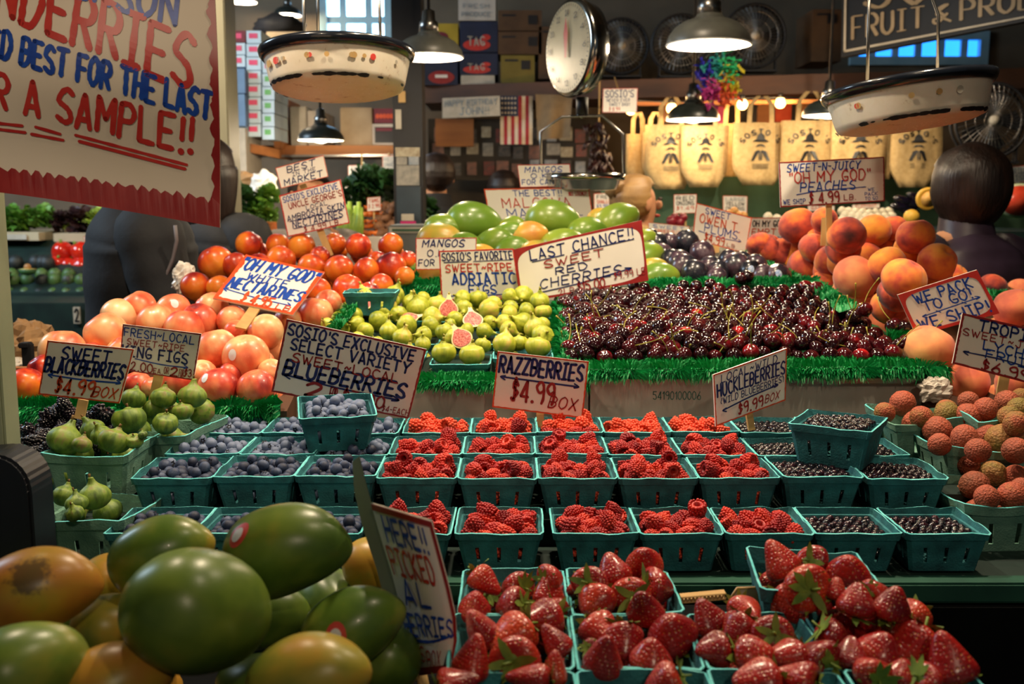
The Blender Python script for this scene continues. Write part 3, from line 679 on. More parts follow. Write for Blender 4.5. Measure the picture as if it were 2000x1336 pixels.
# near post at the left edge, with its dark rounded foot
a = at(-60, 600, 1.22); b = at(6, 400, 1.22); b2 = at(28, 880, 1.22)
m = MB(); z0, z1 = at(0, 905, 1.22).z, at(0, 330, 1.22).z
m.add([(a.x, 1.2, z0), (b2.x, 1.2, z0), (b2.x, 1.24, z0), (a.x, 1.24, z0), (a.x, 1.2, z1), (b.x-.006, 1.2, z1), (b.x-.006, 1.24, z1), (a.x, 1.24, z1)], [(0, 3, 2, 1), (4, 5, 6, 7), (0, 1, 5, 4), (1, 2, 6, 5), (2, 3, 7, 6), (3, 0, 4, 7)])
bld(m, 'sign_post', pm('pale_green_post', '8a9478', 'a4ac8c', 10, .6), 'pale green wooden post at the left edge, holding up the hanging banner', 'post', bevel=.003)
m = MB(); pr = []
for t in range(15):
    ang = PI/2*t/14; pr.append((at(0, 0, 1.16).x+0, 0))
cx = at(2, 900, 1.19).x; wd = at(106, 950, 1.19).x-cx; zt = at(0, 884, 1.14).z; zb = .9
pts = [(cx-.10, zt-.01)]+[(cx+wd*.35+wd*.65*math.sin(PI/2*k/8), zt-.045+.045*math.cos(PI/2*k/8)) for k in range(9)]+[(cx+wd, zb), (cx-.10, zb)]
n = len(pts); m.add([(x, 1.13, z) for x, z in pts]+[(x, 1.19, z) for x, z in pts], [tuple(range(n)), tuple(reversed(range(n, 2*n)))]+[(i, i+n, (i+1) % n+n, (i+1) % n) for i in range(n)])
bld(m, 'metal_bollard', pm('near_black_metal', '14161c', '1c2028', 10, .4), 'dark rounded metal foot below the pale green post', 'bollard', bevel=.004)

def prism(name, x0, x1, prof, mat, label, cat='display stand', smooth=False):
    """side profile (y,z) extruded over x"""
    n = len(prof); m = MB(); m.add([(x0, y, z) for y, z in prof]+[(x1, y, z) for y, z in prof], [tuple(range(n)), tuple(reversed(range(n, 2*n)))]+[(i, (i+1) % n, (i+1) % n+n, i+n) for i in range(n)])
    me = bld(m, name, M[mat], label, cat); bm = bmesh.new(); bm.from_mesh(me.data); bmesh.ops.recalc_face_normals(bm, faces=bm.faces[:]); bm.to_mesh(me.data); bm.free(); return me
# berry stand: lower step (z .968), upper step (z 1.005)
prism('berry_stand', -1.25, 1.6, [(1.235, .05), (1.82, .05), (1.82, 1.003), (1.365, 1.003), (1.365, .966), (1.235, .966)], 'dgreen', 'dark green stepped stand under the berry baskets')
bld(MB().box(-1.25, 1.6, 1.205, 1.235, .945, .972), 'shelf_edge', M['green'], 'green painted wooden edge strip in front of the raspberry baskets', 'shelf edge', bevel=.003)
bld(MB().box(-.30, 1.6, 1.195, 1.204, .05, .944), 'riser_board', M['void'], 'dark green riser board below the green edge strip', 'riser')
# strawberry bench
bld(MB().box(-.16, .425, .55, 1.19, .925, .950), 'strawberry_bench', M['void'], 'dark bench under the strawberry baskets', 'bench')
# cartons carrying the figs and cherries
def carton(name, x0, x1, y0, y1, z0, z1, mat, label, th=.004, flap=None, **k):
    m = MB(); m.box(x0, x1, y0, y0+th, z0, z1).box(x0, x1, y1-th, y1, z0, z1).box(x0, x0+th, y0+th, y1-th, z0, z1).box(x1-th, x1, y0+th, y1-th, z0, z1).box(x0+th, x1-th, y0+th, y1-th, z0, z0+th)
    m.box(x0+th, x1-th, y0+th, y1-th, z1-.012, z1-.008); return bld(m, name, M[mat], label, 'carton')
ys = 1.825
xa = at(548, 770, ys).x; xb = at(963, 770, ys).x; xm = at(1149, 770, ys).x; xc = at(1153, 770, ys).x; xe = at(1418, 770, ys).x; xd = at(1845, 770, ys).x
zt = at(1000, 742, ys).z; zb = at(1000, 806, ys).z-.02
c1 = carton('carton', xa, xm, ys, 2.25, zb, zt, 'wcard', 'pale white carton under the fig baskets')
c2 = carton('carton', xc, xd, ys, 2.25, zb, zt+.001, 'wcard', 'long pale carton under the cherries, stamped with a number')
m = MB(); a = at(1276, 765, ys); b = at(1368, 780, ys); write(m, '54190100006', 0, b.x-a.x, 0, a.z-b.z, wt=.07, jit=0)
m.v = [(p[0]-0, 0, -p[1]) for p in m.v]; m.v = [(p[0]+a.x-c2.location.x, ys-.0006-c2.location.y, p[2]+a.z-c2.location.z) for p in m.v]; o = m.build('printed_number', pm('green_print', '3a7468', '4a8478', 40, .6), c2, False); o['label'] = 'green stamped number'
bld(MB().box(at(1545, 745, 1.81).x, at(1838, 745, 1.81).x, 1.805, 1.822, at(0, 748, 1.81).z, at(0, 738, 1.81).z), 'metal_strip', M['steel'], 'thin dark metal strip under the turf edge below the cherries', 'strip')
zd = zt
prism('fig_tray', xa+.02, at(1088, 700, 1.85).x, [(1.83, zd-.01), (2.34, zd-.01), (2.34, zd+.075), (1.83, zd+.004)], 'dgreen', 'sloping tray carrying the baskets of green figs')
prism('cherry_tray', at(1094, 700, 1.85).x, at(1835, 700, 1.85).x, [(1.83, zd-.01), (2.34, zd-.01), (2.34, zd+.085), (1.83, zd+.004)], 'turfback', 'sloping turf covered tray heaped with cherries')
prism('stall_table', -.40, .62, [(1.835, .05), (2.20, .05), (2.20, 1.0), (1.835, 1.0)], 'dgreen', 'dark green stall table under the fig and cherry trays', 'table')
# mango and plum tray
xl = at(785, 550, 2.40).x; xr = at(1600, 550, 2.40).x; zf = at(1200, 552, 2.40).z
prism('mango_tray', xl, xr, [(2.40, .05), (3.32, .05), (3.32, zf+.065), (3.0, zf+.06), (2.40, zf-.01)], 'dgreen', 'sloping tray of mangoes and plums behind the cherries')
bld(MB().box(at(940, 585, 2.39).x, at(1600, 585, 2.39).x, 2.385, 2.397, zf-.05, zf-.012), 'tray_edge', M['wcard'], 'pale card edge under the turf of the mango tray', 'carton')
# nectarine bench (left) and peach bench (right)
prism('nectarine_bench', at(10, 760, 1.72).x, at(560, 760, 1.75).x, [(1.822, .05), (2.2, .05), (2.2, 1.15), (1.95, 1.13), (1.745, 1.08), (1.745, 1.005), (1.822, 1.005)], 'dwood', 'low wooden bench under the white nectarines')
prism('nectarine_bench', at(385, 600, 2.3).x, xl-.005, [(2.21, .05), (2.62, .05), (2.62, 1.215), (2.21, 1.16)], 'dwood', 'higher wooden bench under the dark red nectarines')
prism('peach_bench', at(1850, 760, 1.72).x, at(2160, 760, 1.9).x+.15, [(1.822, .05), (1.95, .05), (1.95, 1.11), (1.66, 1.06), (1.66, 1.005), (1.822, 1.005)], 'dwood', 'wooden bench at the front of the peach pile')
prism('peach_bench', .745, at(2160, 600, 2.3).x+.1, [(1.96, .05), (2.34, .05), (2.34, 1.18), (1.96, 1.10)], 'dwood', 'wooden bench under the middle of the peach pile')
prism('peach_bench', xr+.004, at(2100, 500, 2.4).x, [(2.345, .05), (2.56, .05), (2.56, 1.24), (2.345, 1.18)], 'dwood', 'wooden bench under the back of the peach pile')
# ---------------------------------------------------------------- background: shelves, boxes, lamps, scale, bags, people
def pbox(name, u0, v0, u1, v1, Y, dep, mat, label=None, cat=None, group=None, kind=None, bevel=0, th=None):
    a, b = at(u0, v0, Y), at(u1, v1, Y)
    return bld(MB().box(a.x, b.x, Y, Y+dep, b.z, a.z), name, mat if not isinstance(mat, str) else M[mat], label, cat, group, kind, bevel=bevel)
def printon(o, px, Y, text_items, kname='printing'):
    """flat print on the front face of a box thing; items: (text,u0,v0,u1,v1,mat)"""
    for t, u0, v0, u1, v1, mt in text_items:
        a, b = at(u0, v0, Y), at(u1, v1, Y); m = MB()
        if t is None: m.add([(a.x, 0, b.z), (b.x, 0, b.z), (b.x, 0, a.z), (a.x, 0, a.z)], [(0, 1, 2, 3)])
        elif t == 'blob':
            cx, cz, rx, rz = (a.x+b.x)/2, (a.z+b.z)/2, abs(b.x-a.x)/2, abs(a.z-b.z)/2
            m.add([(cx+rx*math.cos(k*PI/8), 0, cz+rz*math.sin(k*PI/8)) for k in range(16)], [tuple(range(16))])
        else:
            write(m, t, 0, b.x-a.x, 0, a.z-b.z, wt=.09); m.v = [(p[0]+a.x, 0, a.z-p[1]) for p in m.v]
        m.v = [(p[0]-o.location.x, Y-.002-.001*len(o.children)-o.location.y, p[2]-o.location.z) for p in m.v]
        m.build(kname, M[mt] if mt in M else mt, o, False)
# long timber shelf that comes nearer to the right
def beam(name, u0, v0, y0, u1, v1, y1, hpx, dep, mat, label, cat='shelf'):
    a, b = at(u0, v0, y0), at(u1, v1, y1); c = at(u0, v0+hpx, y0); h = a.z-c.z; m = MB()
    m.add([(a.x, y0, a.z-h), (b.x, y1, b.z-h), (b.x, y1+dep, b.z-h), (a.x, y0+dep, a.z-h), (a.x, y0, a.z), (b.x, y1, b.z), (b.x, y1+dep, b.z), (a.x, y0+dep, a.z)],
          [(0, 3, 2, 1), (4, 5, 6, 7), (0, 1, 5, 4), (1, 2, 6, 5), (2, 3, 7, 6), (3, 0, 4, 7)])
    return bld(m, name, M[mat], label, cat)
beam('timber_shelf', 828, 167, 5.55, 2060, 131, 4.8, 34, .5, 'dwood', 'long dark timber shelf carrying boxes and fans along the back of the stall')
beam('timber_shelf', 495, 284, 5.2, 770, 284, 5.2, 18, .6, 'wood', 'orange timber shelf under the cartons at the back left')
beam('metal_rail', 500, 303, 5.15, 770, 301, 5.15, 4, .03, 'steel', 'pale metal rail under the orange timber shelf', 'rail')
pbox('timber_upright', 532, 186, 548, 290, 5.1, .5, 'wood', 'orange timber upright at the end of the left shelf', 'upright')
beam('timber_shelf', 448, 272, 4.9, 545, 292, 5.1, 18, .3, 'wood', 'short orange timber shelf under the stack of labelled fruit boxes')
# stack of white boxes with pink and green end labels (each box a thing)
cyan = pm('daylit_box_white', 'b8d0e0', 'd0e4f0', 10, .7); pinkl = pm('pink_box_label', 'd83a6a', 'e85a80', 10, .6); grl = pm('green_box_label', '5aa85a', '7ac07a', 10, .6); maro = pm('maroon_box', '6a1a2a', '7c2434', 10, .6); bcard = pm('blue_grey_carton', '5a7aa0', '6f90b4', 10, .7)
k_ = 0
for col_, (ua, ub) in enumerate(((449, 479), (481, 510), (512, 536))):
    v0 = [60, 60, 92][col_]; n_ = [3, 8, 7][col_]; hh = [24, 26, 26][col_]
    for i in range(n_):
        va = v0+i*hh; o = pbox('fruit_box', ua, va, ub, va+hh-1.5, 4.95, .3, maro if (i == 0 and col_ == 0) else cyan, 'fruit box with %s label, %s from top of the %s back left stack' % ('green' if col_ == 2 else 'pink', ORD[i], ['left', 'middle', 'right'][col_]), 'box', 'stacked fruit boxes at the back left')
        printon(o, None, 4.95, [(None, ua+5, va+5, ub-7, va+15, grl if col_ == 2 and i > 1 else pinkl)])
for (a_, b_, c_, d_, mt, lb) in ((449, 134, 479, 182, bcard, 'blue grey carton left of the labelled fruit boxes'), (452, 184, 480, 246, bcard, 'second blue grey carton, below the first, left of the labelled fruit boxes'),
                                 (455, 250, 482, 345, M['papergrey'], 'pale carton below the blue grey cartons beside the pillar')):
    pbox('carton', a_, b_, c_, d_, 4.9, .3, mt, lb, 'carton')
pbox('carton', 520, 62, 600, 92, 5.2, .4, 'kraft', 'open brown carton on top of the fruit boxes below the daylit window', 'carton'); 
o = bld(MB().sphere((0, 0, 0), (.13, .1, .06), 20, 12, fn=lambda p: p*(1+.25*noise.noise(p*2.3))), 'cloth_bundle', M['navycloth'], 'dark crumpled cloth bundle lying on a carton at the upper left', 'bundle', smooth=True, loc=(0, 0, 0)); o.location = at(545, 52, 5.3)
for (a_, b_, c_, d_, mt, lb) in ((566, 208, 600, 284, 'papergrey', 'stack of flattened paper sacks on the orange shelf'), (600, 216, 632, 284, 'wcard', 'white wrapped parcel on the orange shelf, left of the tan carton'),
                                 (664, 210, 728, 284, 'kraft', 'tan carton on the orange shelf below the hanging enamel pan')):
    pbox('carton', a_, b_, c_, d_, 5.25, .35, mt, lb, 'carton', bevel=.004)
o = pbox('carton', 730, 212, 771, 240, 5.22, .35, maro, 'carton printed with oranges on the orange shelf beside the black post', 'carton'); printon(o, None, 5.22, [('blob', 733+i*7, 222, 741+i*7, 232, 'orangeink') for i in range(5)])
o = pbox('carton', 727, 242, 771, 283, 5.22, .35, 'wcard', 'white carton with a dark picture panel on the orange shelf', 'carton'); printon(o, None, 5.22, [(None, 732, 248, 768, 279, 'blackink'), (None, 734, 250, 766, 256, maro)])
# boxes on the timber shelf
ybox = pm('yellow_carton', 'a08a20', 'b89c2c', 10, .7); dblue = pm('dark_blue_carton', '141c34', '1c2644', 10, .6); olive = pm('olive_carton', '6a5c1e', '7c6c28', 10, .7); brn = pm('brown_carton', '4a3420', '5c432a', 10, .8)
YS = 5.5
o = pbox('carton', 822, 46, 895, 108, YS, .35, ybox, 'yellow carton with an orange picture behind the nearest pendant lamp', 'carton'); printon(o, None, YS, [('blob', 846, 62, 876, 84, maro)])
o = pbox('carton', 824, 110, 894, 166, YS, .35, dblue, 'dark blue carton with a red apple picture on the timber shelf', 'carton'); printon(o, None, YS, [('blob', 836, 138, 888, 164, 'dredink'), (None, 850, 146, 874, 152, 'board')])
o = pbox('carton', 895, -14, 968, 40, YS, .35, 'wcard', 'white carton with grey printing, topmost of the stack on the timber shelf', 'carton'); printon(o, None, YS, [('FRESH', 905, 8, 955, 16, 'greyink'), ('PRODUCE', 902, 24, 958, 32, 'greyink')])
for i, (va, vb) in enumerate(((42, 102), (104, 146))):
    o = pbox('carton', 898, va, 972, vb, YS, .35, dblue, 'dark blue carton lettered TAG over a red shape, %s one' % ['upper', 'lower'][i], 'carton', 'two dark blue cartons'); h_ = vb-va
    printon(o, None, YS, [('blob', 904, va+h_*.58, 958, va+h_*.95, 'redink'), ('blob', 940, va+h_*.42, 958, va+h_*.62, 'redink'), ('TAG', 914, va+h_*.5, 946, va+h_*.78, 'papergrey')])
o = pbox('carton', 900, 147, 966, 166, YS, .35, 'papergrey', 'low white carton under the dark blue cartons', 'carton')
for i, (a_, b_, c_, d_, mt, lb) in enumerate(((973, 20, 1058, 60, brn, 'brown carton on the timber shelf, uppermost of three beside the hanging scale'), (973, 62, 1058, 106, brn, 'brown carton with printed panel, under the uppermost one beside the hanging scale'),
      (978, 108, 1044, 162, olive, 'olive yellow carton on the timber shelf left of the hanging scale'), (1052, 52, 1112, 154, brn, 'tall brown carton right behind the face of the hanging scale'), (1588, 18, 1642, 120, brn, 'brown carton on the timber shelf left of the dark shop sign'))):
    o = pbox('carton', a_, b_, c_, d_, YS-(.15 if i == 4 else 0), .3, mt, lb, 'carton')
    printon(o, None, YS-(.15 if i == 4 else 0), [(None, a_+8, b_+8, a_+34, b_+12, 'blackink'), (None, c_-26, b_+10, c_-8, b_+28, 'blackink')])
# window fans on the shelf
def fan(u, v, rpx, Y, label):
    p = at(u, v, Y); R = rpx*mpp(p); o = empty('fan', (p.x, p.y, p.z)); tag(o, label, 'fan', 'caged fans along the back')
    def ring(r, rr, y, n=28): return [(r*math.cos(2*PI*k/n), y, r*math.sin(2*PI*k/n)) for k in range(n+1)]
    m = MB().tube(ring(R, .008, 0), .007, 6, cap=False); m.tube(ring(R, .006, .05), .006, 6, cap=False); m.build('cage_rim', M['blackpaint'], o)
    m = MB()
    for q_ in (.25, .5, .75): m.tube(ring(R*q_, .003, -.012), .0022, 4, cap=False)
    for k in range(40): 
        a = 2*PI*k/40; m.tube([(R*.1*math.cos(a), -.014, R*.1*math.sin(a)), (R*.6*math.cos(a+.12), -.016, R*.6*math.sin(a+.12)), (R*math.cos(a+.2), 0, R*math.sin(a+.2))], .0016, 4, cap=False)
    m.build('wire_guard', M['steel'], o)
    MB().lathe([(R*.14, 0), (R*.14, .02), (R*.05, .028), (0, .03)], 16, M=Matrix.Rotation(PI/2, 4, 'X')).build('hub', M['papergrey'], o)
    for k in range(5):
        a = 2*PI*k/5; b = MB(); b.add([(R*.12*math.cos(a-.3), .02, R*.12*math.sin(a-.3)), (R*.8*math.cos(a-.35), .012, R*.8*math.sin(a-.35)), (R*.88*math.cos(a), .024, R*.88*math.sin(a)), (R*.8*math.cos(a+.4), .038, R*.8*math.sin(a+.4)), (R*.12*math.cos(a+.4), .03, R*.12*math.sin(a+.4))], [(0, 1, 2, 3, 4)])
        b.add([(x, y+.004, z) for x, y, z in b.v], [(4, 3, 2, 1, 0)]); b.build('blade', M['blackpaint'], o, False)
    MB().box(-R*.75, -R*.70, 0, .03, -R*1.12, -R*.5).box(R*.70, R*.75, 0, .03, -R*1.12, -R*.5).box(-R*.75, R*.75, -.02, .08, -R*1.14, -R*1.08).build('stand', M['blackpaint'], o, False)
    return o
fan(1214, 90, 52, 5.5, 'black caged fan on the timber shelf right behind the hanging scale'); fan(1330, 86, 56, 5.4, 'black caged fan on the shelf left of the large pendant lamp')
fan(1474, 70, 60, 5.3, 'black caged fan on the shelf right of the large pendant lamp'); fan(1938, 236, 72, 4.3, 'large dark caged fan behind the woman in the quilted jacket')
# dark shop sign, upper right
gold = pm('faded_gold_letters', '8c7a5e', 'a08c6e', 20, .6); M['gold'] = gold; INK['y'] = 'gold'; INKL['y'] = 'gold serif lettering'
M['signnavy'] = pm('shop_sign_navy', '060a11', '0a0f18', 10, .6)
q4 = [(1646, -95), (2300, -135), (2300, -17), (1643, 112)]
def sign_y():
    global sign
    c = [at(u, v, Y) for (u, v), Y in zip(q4, (4.7, 3.8, 3.8, 4.7))]; o_ = sum(c, Vector())/4; n = (c[1]-c[0]).cross(c[3]-c[0]).normalized()
    if n.dot(Vector((0, 0, CAMZ))-o_) < 0: n = -n
    m = MB(); vs = [p-o_ for p in c]+[p-n*.05-o_ for p in c]; m.add(vs, [(3, 2, 1, 0), (4, 5, 6, 7), (0, 1, 5, 4), (1, 2, 6, 5), (2, 3, 7, 6), (3, 0, 4, 7)])
    r = m.build('shop_sign', M['signnavy'], None, False); r.location = o_; tag(r, 'large dark navy shop sign with gold serif letters hanging at the upper right', 'sign')
    asp = (c[1]-c[0]).length/(c[3]-c[0]).length
    m = MB(); fr = MB()
    for a_, b_ in (((.015, .03), (.985, .03)), ((.985, .03), (.985, .95)), ((.985, .95), (.015, .95)), ((.015, .95), (.015, .03))): ribbon(fr, [(a_[0]*asp, a_[1]), (b_[0]*asp, b_[1])], .012)
    for t, x0, x1, y0, y1, wt in (("SOSIO'S", .083, .87, .08, .575, .05), ('FRUIT', .043, .29, .63, .85, .075), ('&', .322, .378, .65, .84, .07), ('PRODUCE', .41, .80, .62, .85, .075)):
        write(m, t, x0*asp, x1*asp, y0, y1, nib=(wt, wt*.42), jit=0); write(m, '', 0, 1, 0, 1) if False else None
    for q_ in (m, fr): q_.v = [(p[0]/asp, p[1], 0) for p in q_.v]
    mapped(m, c, o_, n, .008); mapped(fr, c, o_, n, .008); lo = m.build('lettering', gold, r, False); lo['label'] = 'gold serif lettering'; fr.build('frame_line', M['papergrey'], r, False)
sign_y()
# ---- pendant lamps
bulbm = emit('lit_bulb', 'ffe6b8', 26)
enin = pm('lamp_white_enamel', 'f4f0e6', 'ffffff', 20, .35)
shm = pm('lamp_shade_dark', '1c2220', '2a302c', 20, .35)
def lamp(u, v, rpx, Y, label, power=18, cordtop=3.9, shade=None, group='pendant lamps of the stall', loc=None, R=None, lit=True):
    p = Vector(loc) if loc else at(u, v, Y); R = R or rpx*mpp(p); o = empty('pendant_lamp', p); tag(o, label, 'lamp', group)
    P_ = [(R, 0), (R*.985, .10*R), (R*.93, .24*R), (R*.78, .42*R), (R*.56, .55*R), (R*.36, .62*R), (R*.27, .74*R)]
    out = smoothp(P_, 3); inn = [(r*.965, z+.0) for r, z in out]
    m = MB().lathe(out, 36, closed=False); m2 = MB().lathe([(r, z-.012*R) for r, z in inn], 36, closed=False)
    s = m.build('lamp_shade', shade or shm, o); MB().lathe([(R*1.01, -.012*R), (R*1.015, .01*R), (R*.985, .02*R)], 36, closed=False).build('rim', enin, s); m2.build('enamel_lining', enin, s)
    MB().lathe([(R*.29, .70*R), (R*.27, .98*R), (R*.20, 1.04*R), (R*.18, 1.3*R), (R*.06, 1.36*R), (0, 1.36*R)], 20).build('socket_housing', M['steel'], o)
    top = cordtop-p.z; MB().tube([(0, 0, 1.34*R), (0, 0, top)], .006, 8).build('cord', M['blackpaint'], o)
    MB().sphere((0, 0, .22*R), (R*.42, R*.42, R*.34), 18, 12).build('bulb', bulbm, o)
    l = bpy.data.lights.new('bulb_light', 'POINT'); l.energy = power; l.color = WARM; l.shadow_soft_size = R*.35; lo = bpy.data.objects.new('bulb_light', l); COL.objects.link(lo); lo.parent = o; lo.location = (0, 0, -.06*R)
    return o
gsh = pm('lamp_shade_grey', '4a4a44', '5a5a52', 20, .4)
lamp(838, 112, 67, 3.4, 'grey pendant lamp hanging right of the left enamel pan', 14, shade=gsh); lamp(1384, 88, 82, 3.2, 'large grey pendant lamp with bright underside, high in the middle right', 16, shade=gsh)
lamp(1353, 234, 52, 4.6, 'dark pendant lamp hanging in front of the canvas bags', 8); lamp(1618, 226, 50, 4.4, 'dark pendant lamp partly behind the right enamel pan', 6)
lamp(627, 274, 45, 4.5, 'dark pendant lamp over the greens behind the left enamel pan', 10); lamp(562, 30, 27, 6.0, 'small bright pendant lamp at the top left near the window', 5)
lamp(474, 4, 28, 5.0, 'pendant lamp cut by the top edge above the fruit boxes', 5); lamp(424, 244, 26, 5.0, 'pendant lamp peeping out from behind the hanging banner', 5)
for i, (a_, b_, p_) in enumerate([k_[:3] for k_ in KEYS[:6]]):  # assumed lamps out of view, taken from the light falling from above
    L_ = empty('pendant_lamp', (a_[0], a_[1], a_[2]+.01)); tag(L_, 'assumed grey pendant lamp above the frame, %s of those over the stall' % ORD[i], 'lamp', 'assumed pendant lamps above the frame')
    R = .17; m = MB().lathe(smoothp([(R, 0), (R*.9, .2*R), (R*.62, .42*R), (R*.3, .66*R), (R*.26, .8*R)], 2), 24, closed=False); m.build('lamp_shade', gsh, L_)
    MB().tube([(0, 0, .75*R), (0, 0, 3.9-a_[2])], .012, 6).build('cord', M['blackpaint'], L_)
# string-light globes
globe = emit('globe_bulb', 'ffc070', 9)
sl = MB(); pts = [at(u, v, 4.9) for u, v in ((1240, 196), (1312, 200), (1380, 196), (1450, 192), (1525, 190), (1600, 196))]; sl.tube([p for p in pts], .004, 6)
bld(sl, 'light_string', M['blackpaint'], 'dark cable carrying small warm globes above the canvas bags', 'cable', loc=tuple(pts[0]))
for i, (u, v) in enumerate(((1312, 212), (1450, 204), (1524, 201), (1232, 214))):
    p = at(u, v, 4.9); o = bld(MB().sphere((0, 0, 0), .026, 14, 10), 'globe_light', globe, 'warm round globe light above the bags, %s from the left' % ['second', 'third', 'fourth', 'first'][i], 'globe light', 'globe lights above the bags', loc=(0, 0, 0), smooth=True); o.location = p
    MB().lathe([(.012, .022), (.012, .045), (0, .046)], 10).build('socket', M['blackpaint'], o)
    l = bpy.data.lights.new('globe_glow', 'POINT'); l.energy = 2.2; l.color = (1, .62, .28); l.shadow_soft_size = .03; lo = bpy.data.objects.new('globe_glow', l); COL.objects.link(lo); lo.location = p+Vector((0, -.05, -.03))
# ---- hanging enamel pans
def pan(u, v, Y, Rm, roll, pitch, label, wires, dark='navy'):
    p = at(u, v, Y); o = empty('scale_pan', p, (pitch, roll, 0)); tag(o, label, 'scale pan', 'hanging enamel pans')
    q = NM('pan_enamel'); q.set(rough=.5); vv = q.coords(rnd=False); c = q.ramp(q.noise(vv, 30, 5, .7), [(.0, 'f6f0e2'), (.60, 'ece2cc'), (.70, 'a88460'), (.76, '40302c')]); q.col(c)
    body = MB().lathe([(Rm*.95, 0), (Rm*.935, -.012), (Rm*.87, -.060), (Rm*.84, -.072), (Rm*.74, -.078), (0, -.080), (0, -.077), (Rm*.74, -.074), (Rm*.83, -.068), (Rm*.92, -.01), (Rm*.94, .0)], 56, closed=False)
    body.build('pan_body', q.m, o)
    MB().lathe([(Rm*.93, .004), (Rm, .008), (Rm*1.01, .002), (Rm*.995, -.006), (Rm*.955, -.014), (Rm*.94, -.014)], 56, closed=False).build('rim', pm('black_enamel', '10141c', '1a1e26', 20, .2, coat=.5), o)
    h = MB()
    for ring_ in range(1, 9):
        for k in range(8): 
            a = 2*PI*k/8+ring_*.05; rr = Rm*.08*ring_; h.lathe([(.0022, 0), (0, -.0008)], 6, M=Matrix.Translation((rr*math.cos(a), rr*math.sin(a), -.0802)))
    h.build('hole_light_dots', pm('hole_light_white', 'fff4dc', 'ffffff', 20, .4), o, False)  # white discs paint the lamp light that shows through the pan's holes
    ch = MB(); r_ = random.Random(int(u))
    for k in range(46):
        a = r_.uniform(0, 2*PI); a = a if r_.random() < .5 else PI*1.5+r_.uniform(-.9, .9); rr = Rm*.852; s = r_.uniform(.003, .009)
        cpt = Vector((rr*math.cos(a), rr*math.sin(a), -.070)); tx = Vector((-math.sin(a), math.cos(a), 0)); nz = Vector((math.cos(a), math.sin(a), -.6)).normalized(); tz = nz.cross(tx)
        ch.add([cpt+nz*.0016+tx*(s*1.8*math.cos(b)*r_.uniform(.7, 1.2))+tz*(s*.6*math.sin(b)) for b in [2*PI*i/9 for i in range(9)]], [tuple(range(9))])
    ch.build('chipped_enamel', M['blackpaint'], o, False)
    st = MB()
    for k in range(16 if u < 1000 else 5):
        a = PI*1.5+r_.uniform(-1.1, 1.1); rr = Rm*.905; cpt = Vector((rr*math.cos(a), rr*math.sin(a), -.034)); tx = Vector((-math.sin(a), math.cos(a), 0)); nz = Vector((math.cos(a), math.sin(a), -.18)).normalized(); tz = nz.cross(tx); s = r_.uniform(.004, .008)
        t2 = MB().add([cpt+nz*.003+tx*(s*math.cos(b))+tz*(s*math.sin(b)) for b in [2*PI*i/10 for i in range(10)]], [tuple(range(10))])
        sk = t2.build('fruit_sticker', [M['stick'], M['redsticker'], M['papergrey'], M['canvas']][k % 4], o, False)
    Mi = (Matrix.Translation(p) @ Euler((pitch, roll, 0)).to_matrix().to_4x4()).inverted()
    for (pts) in wires:
        MB().tube([Mi @ at(a, b, y) for a, b, y in pts], .0035, 8).build('hanging_rod', M['steel'], o)
pan(659, 108, 2.2, .165, -.02, -.10, 'white enamel pan with black rim and old fruit stickers, hanging at the left', [[(596, 96, 2.2), (594, 40, 2.2), (592, -60, 2.2)], [(744, 100, 2.2), (742, 40, 2.2), (738, -60, 2.2)], [(622, 84, 2.34), (620, -60, 2.34)]])
pan(1772, 172, 2.1, .170, -.115, -.07, 'pink white enamel pan with dark blue rim, hanging tilted at the right', [[(1694, 158, 2.05), (1696, 60, 2.05), (1699, -60, 2.05)], [(1831, 134, 2.15), (1833, 30, 2.15), (1822, 0, 2.15), (1816, -60, 2.15)]])
# ---- round spring scale with its pan
p = at(1138, 96, 3.0); sc_ = empty('hanging_scale', p, (0, 0, math.radians(-63))); tag(sc_, 'round chrome spring scale with cream dial hanging in the middle', 'scale')
R = 92*mpp(p)
MB().lathe([(R*.93, -.05), (R, -.045), (R*1.02, -.035), (R*.99, -.02), (R*.93, .01), (R*.6, .03), (0, .035)], 48, M=Matrix.Rotation(-PI/2, 4, 'X')).build('scale_body', M['chrome'], sc_)
dial = MB().lathe([(R*.92, 0), (0, .001)], 48, M=Matrix.Translation((0, -.052, 0)) @ Matrix.Rotation(PI/2, 4, 'X')).build('dial', pm('cream_dial', '7c7458', '8c8466', 20, .4), sc_, False)
nm = MB()
for i in range(12):
    a = PI/2-2*PI*i/12; t_ = MB(); s = R*.085; write(t_, str((i*2) or 24), 0, s*1.6, 0, s*1.3, wt=.09, jit=0); t_.v = [(p_[0]-s*.8+R*.72*math.cos(a), -.0545, -(p_[1]-s*.6)+R*.72*math.sin(a)) for p_ in t_.v]; nm.addmb(t_)
for i in range(60):
    a = 2*PI*i/60; c_, s_ = math.cos(a), math.sin(a); w_ = .0012; nm.add([(R*.84*c_-w_*s_, -.0545, R*.84*s_+w_*c_), (R*.84*c_+w_*s_, -.0545, R*.84*s_-w_*c_), (R*.9*c_+w_*s_, -.0545, R*.9*s_-w_*c_), (R*.9*c_-w_*s_, -.0545, R*.9*s_+w_*c_)], [(0, 1, 2, 3)])
nm.build('dial_numbers', M['blackink'], sc_, False)
MB().add([(-.006, -.058, -R*.2), (.006, -.058, -R*.2), (.012, -.058, R*.3), (0, -.058, R*.62), (-.012, -.058, R*.3)], [(0, 1, 2, 3, 4)]).build('pointer', M['dredink'], sc_, False)
MB().tube([(0, 0, R), (0, 0, R+.05), (0, 0, 3.9-p.z)], .008, 8).tube([(0, 0, -R), (0, 0, -R-.05)], .018, 12).build('hanger', M['blackpaint'], sc_)
Mi = (Matrix.Translation(p) @ Euler((0, 0, math.radians(-63))).to_matrix().to_4x4()).inverted()
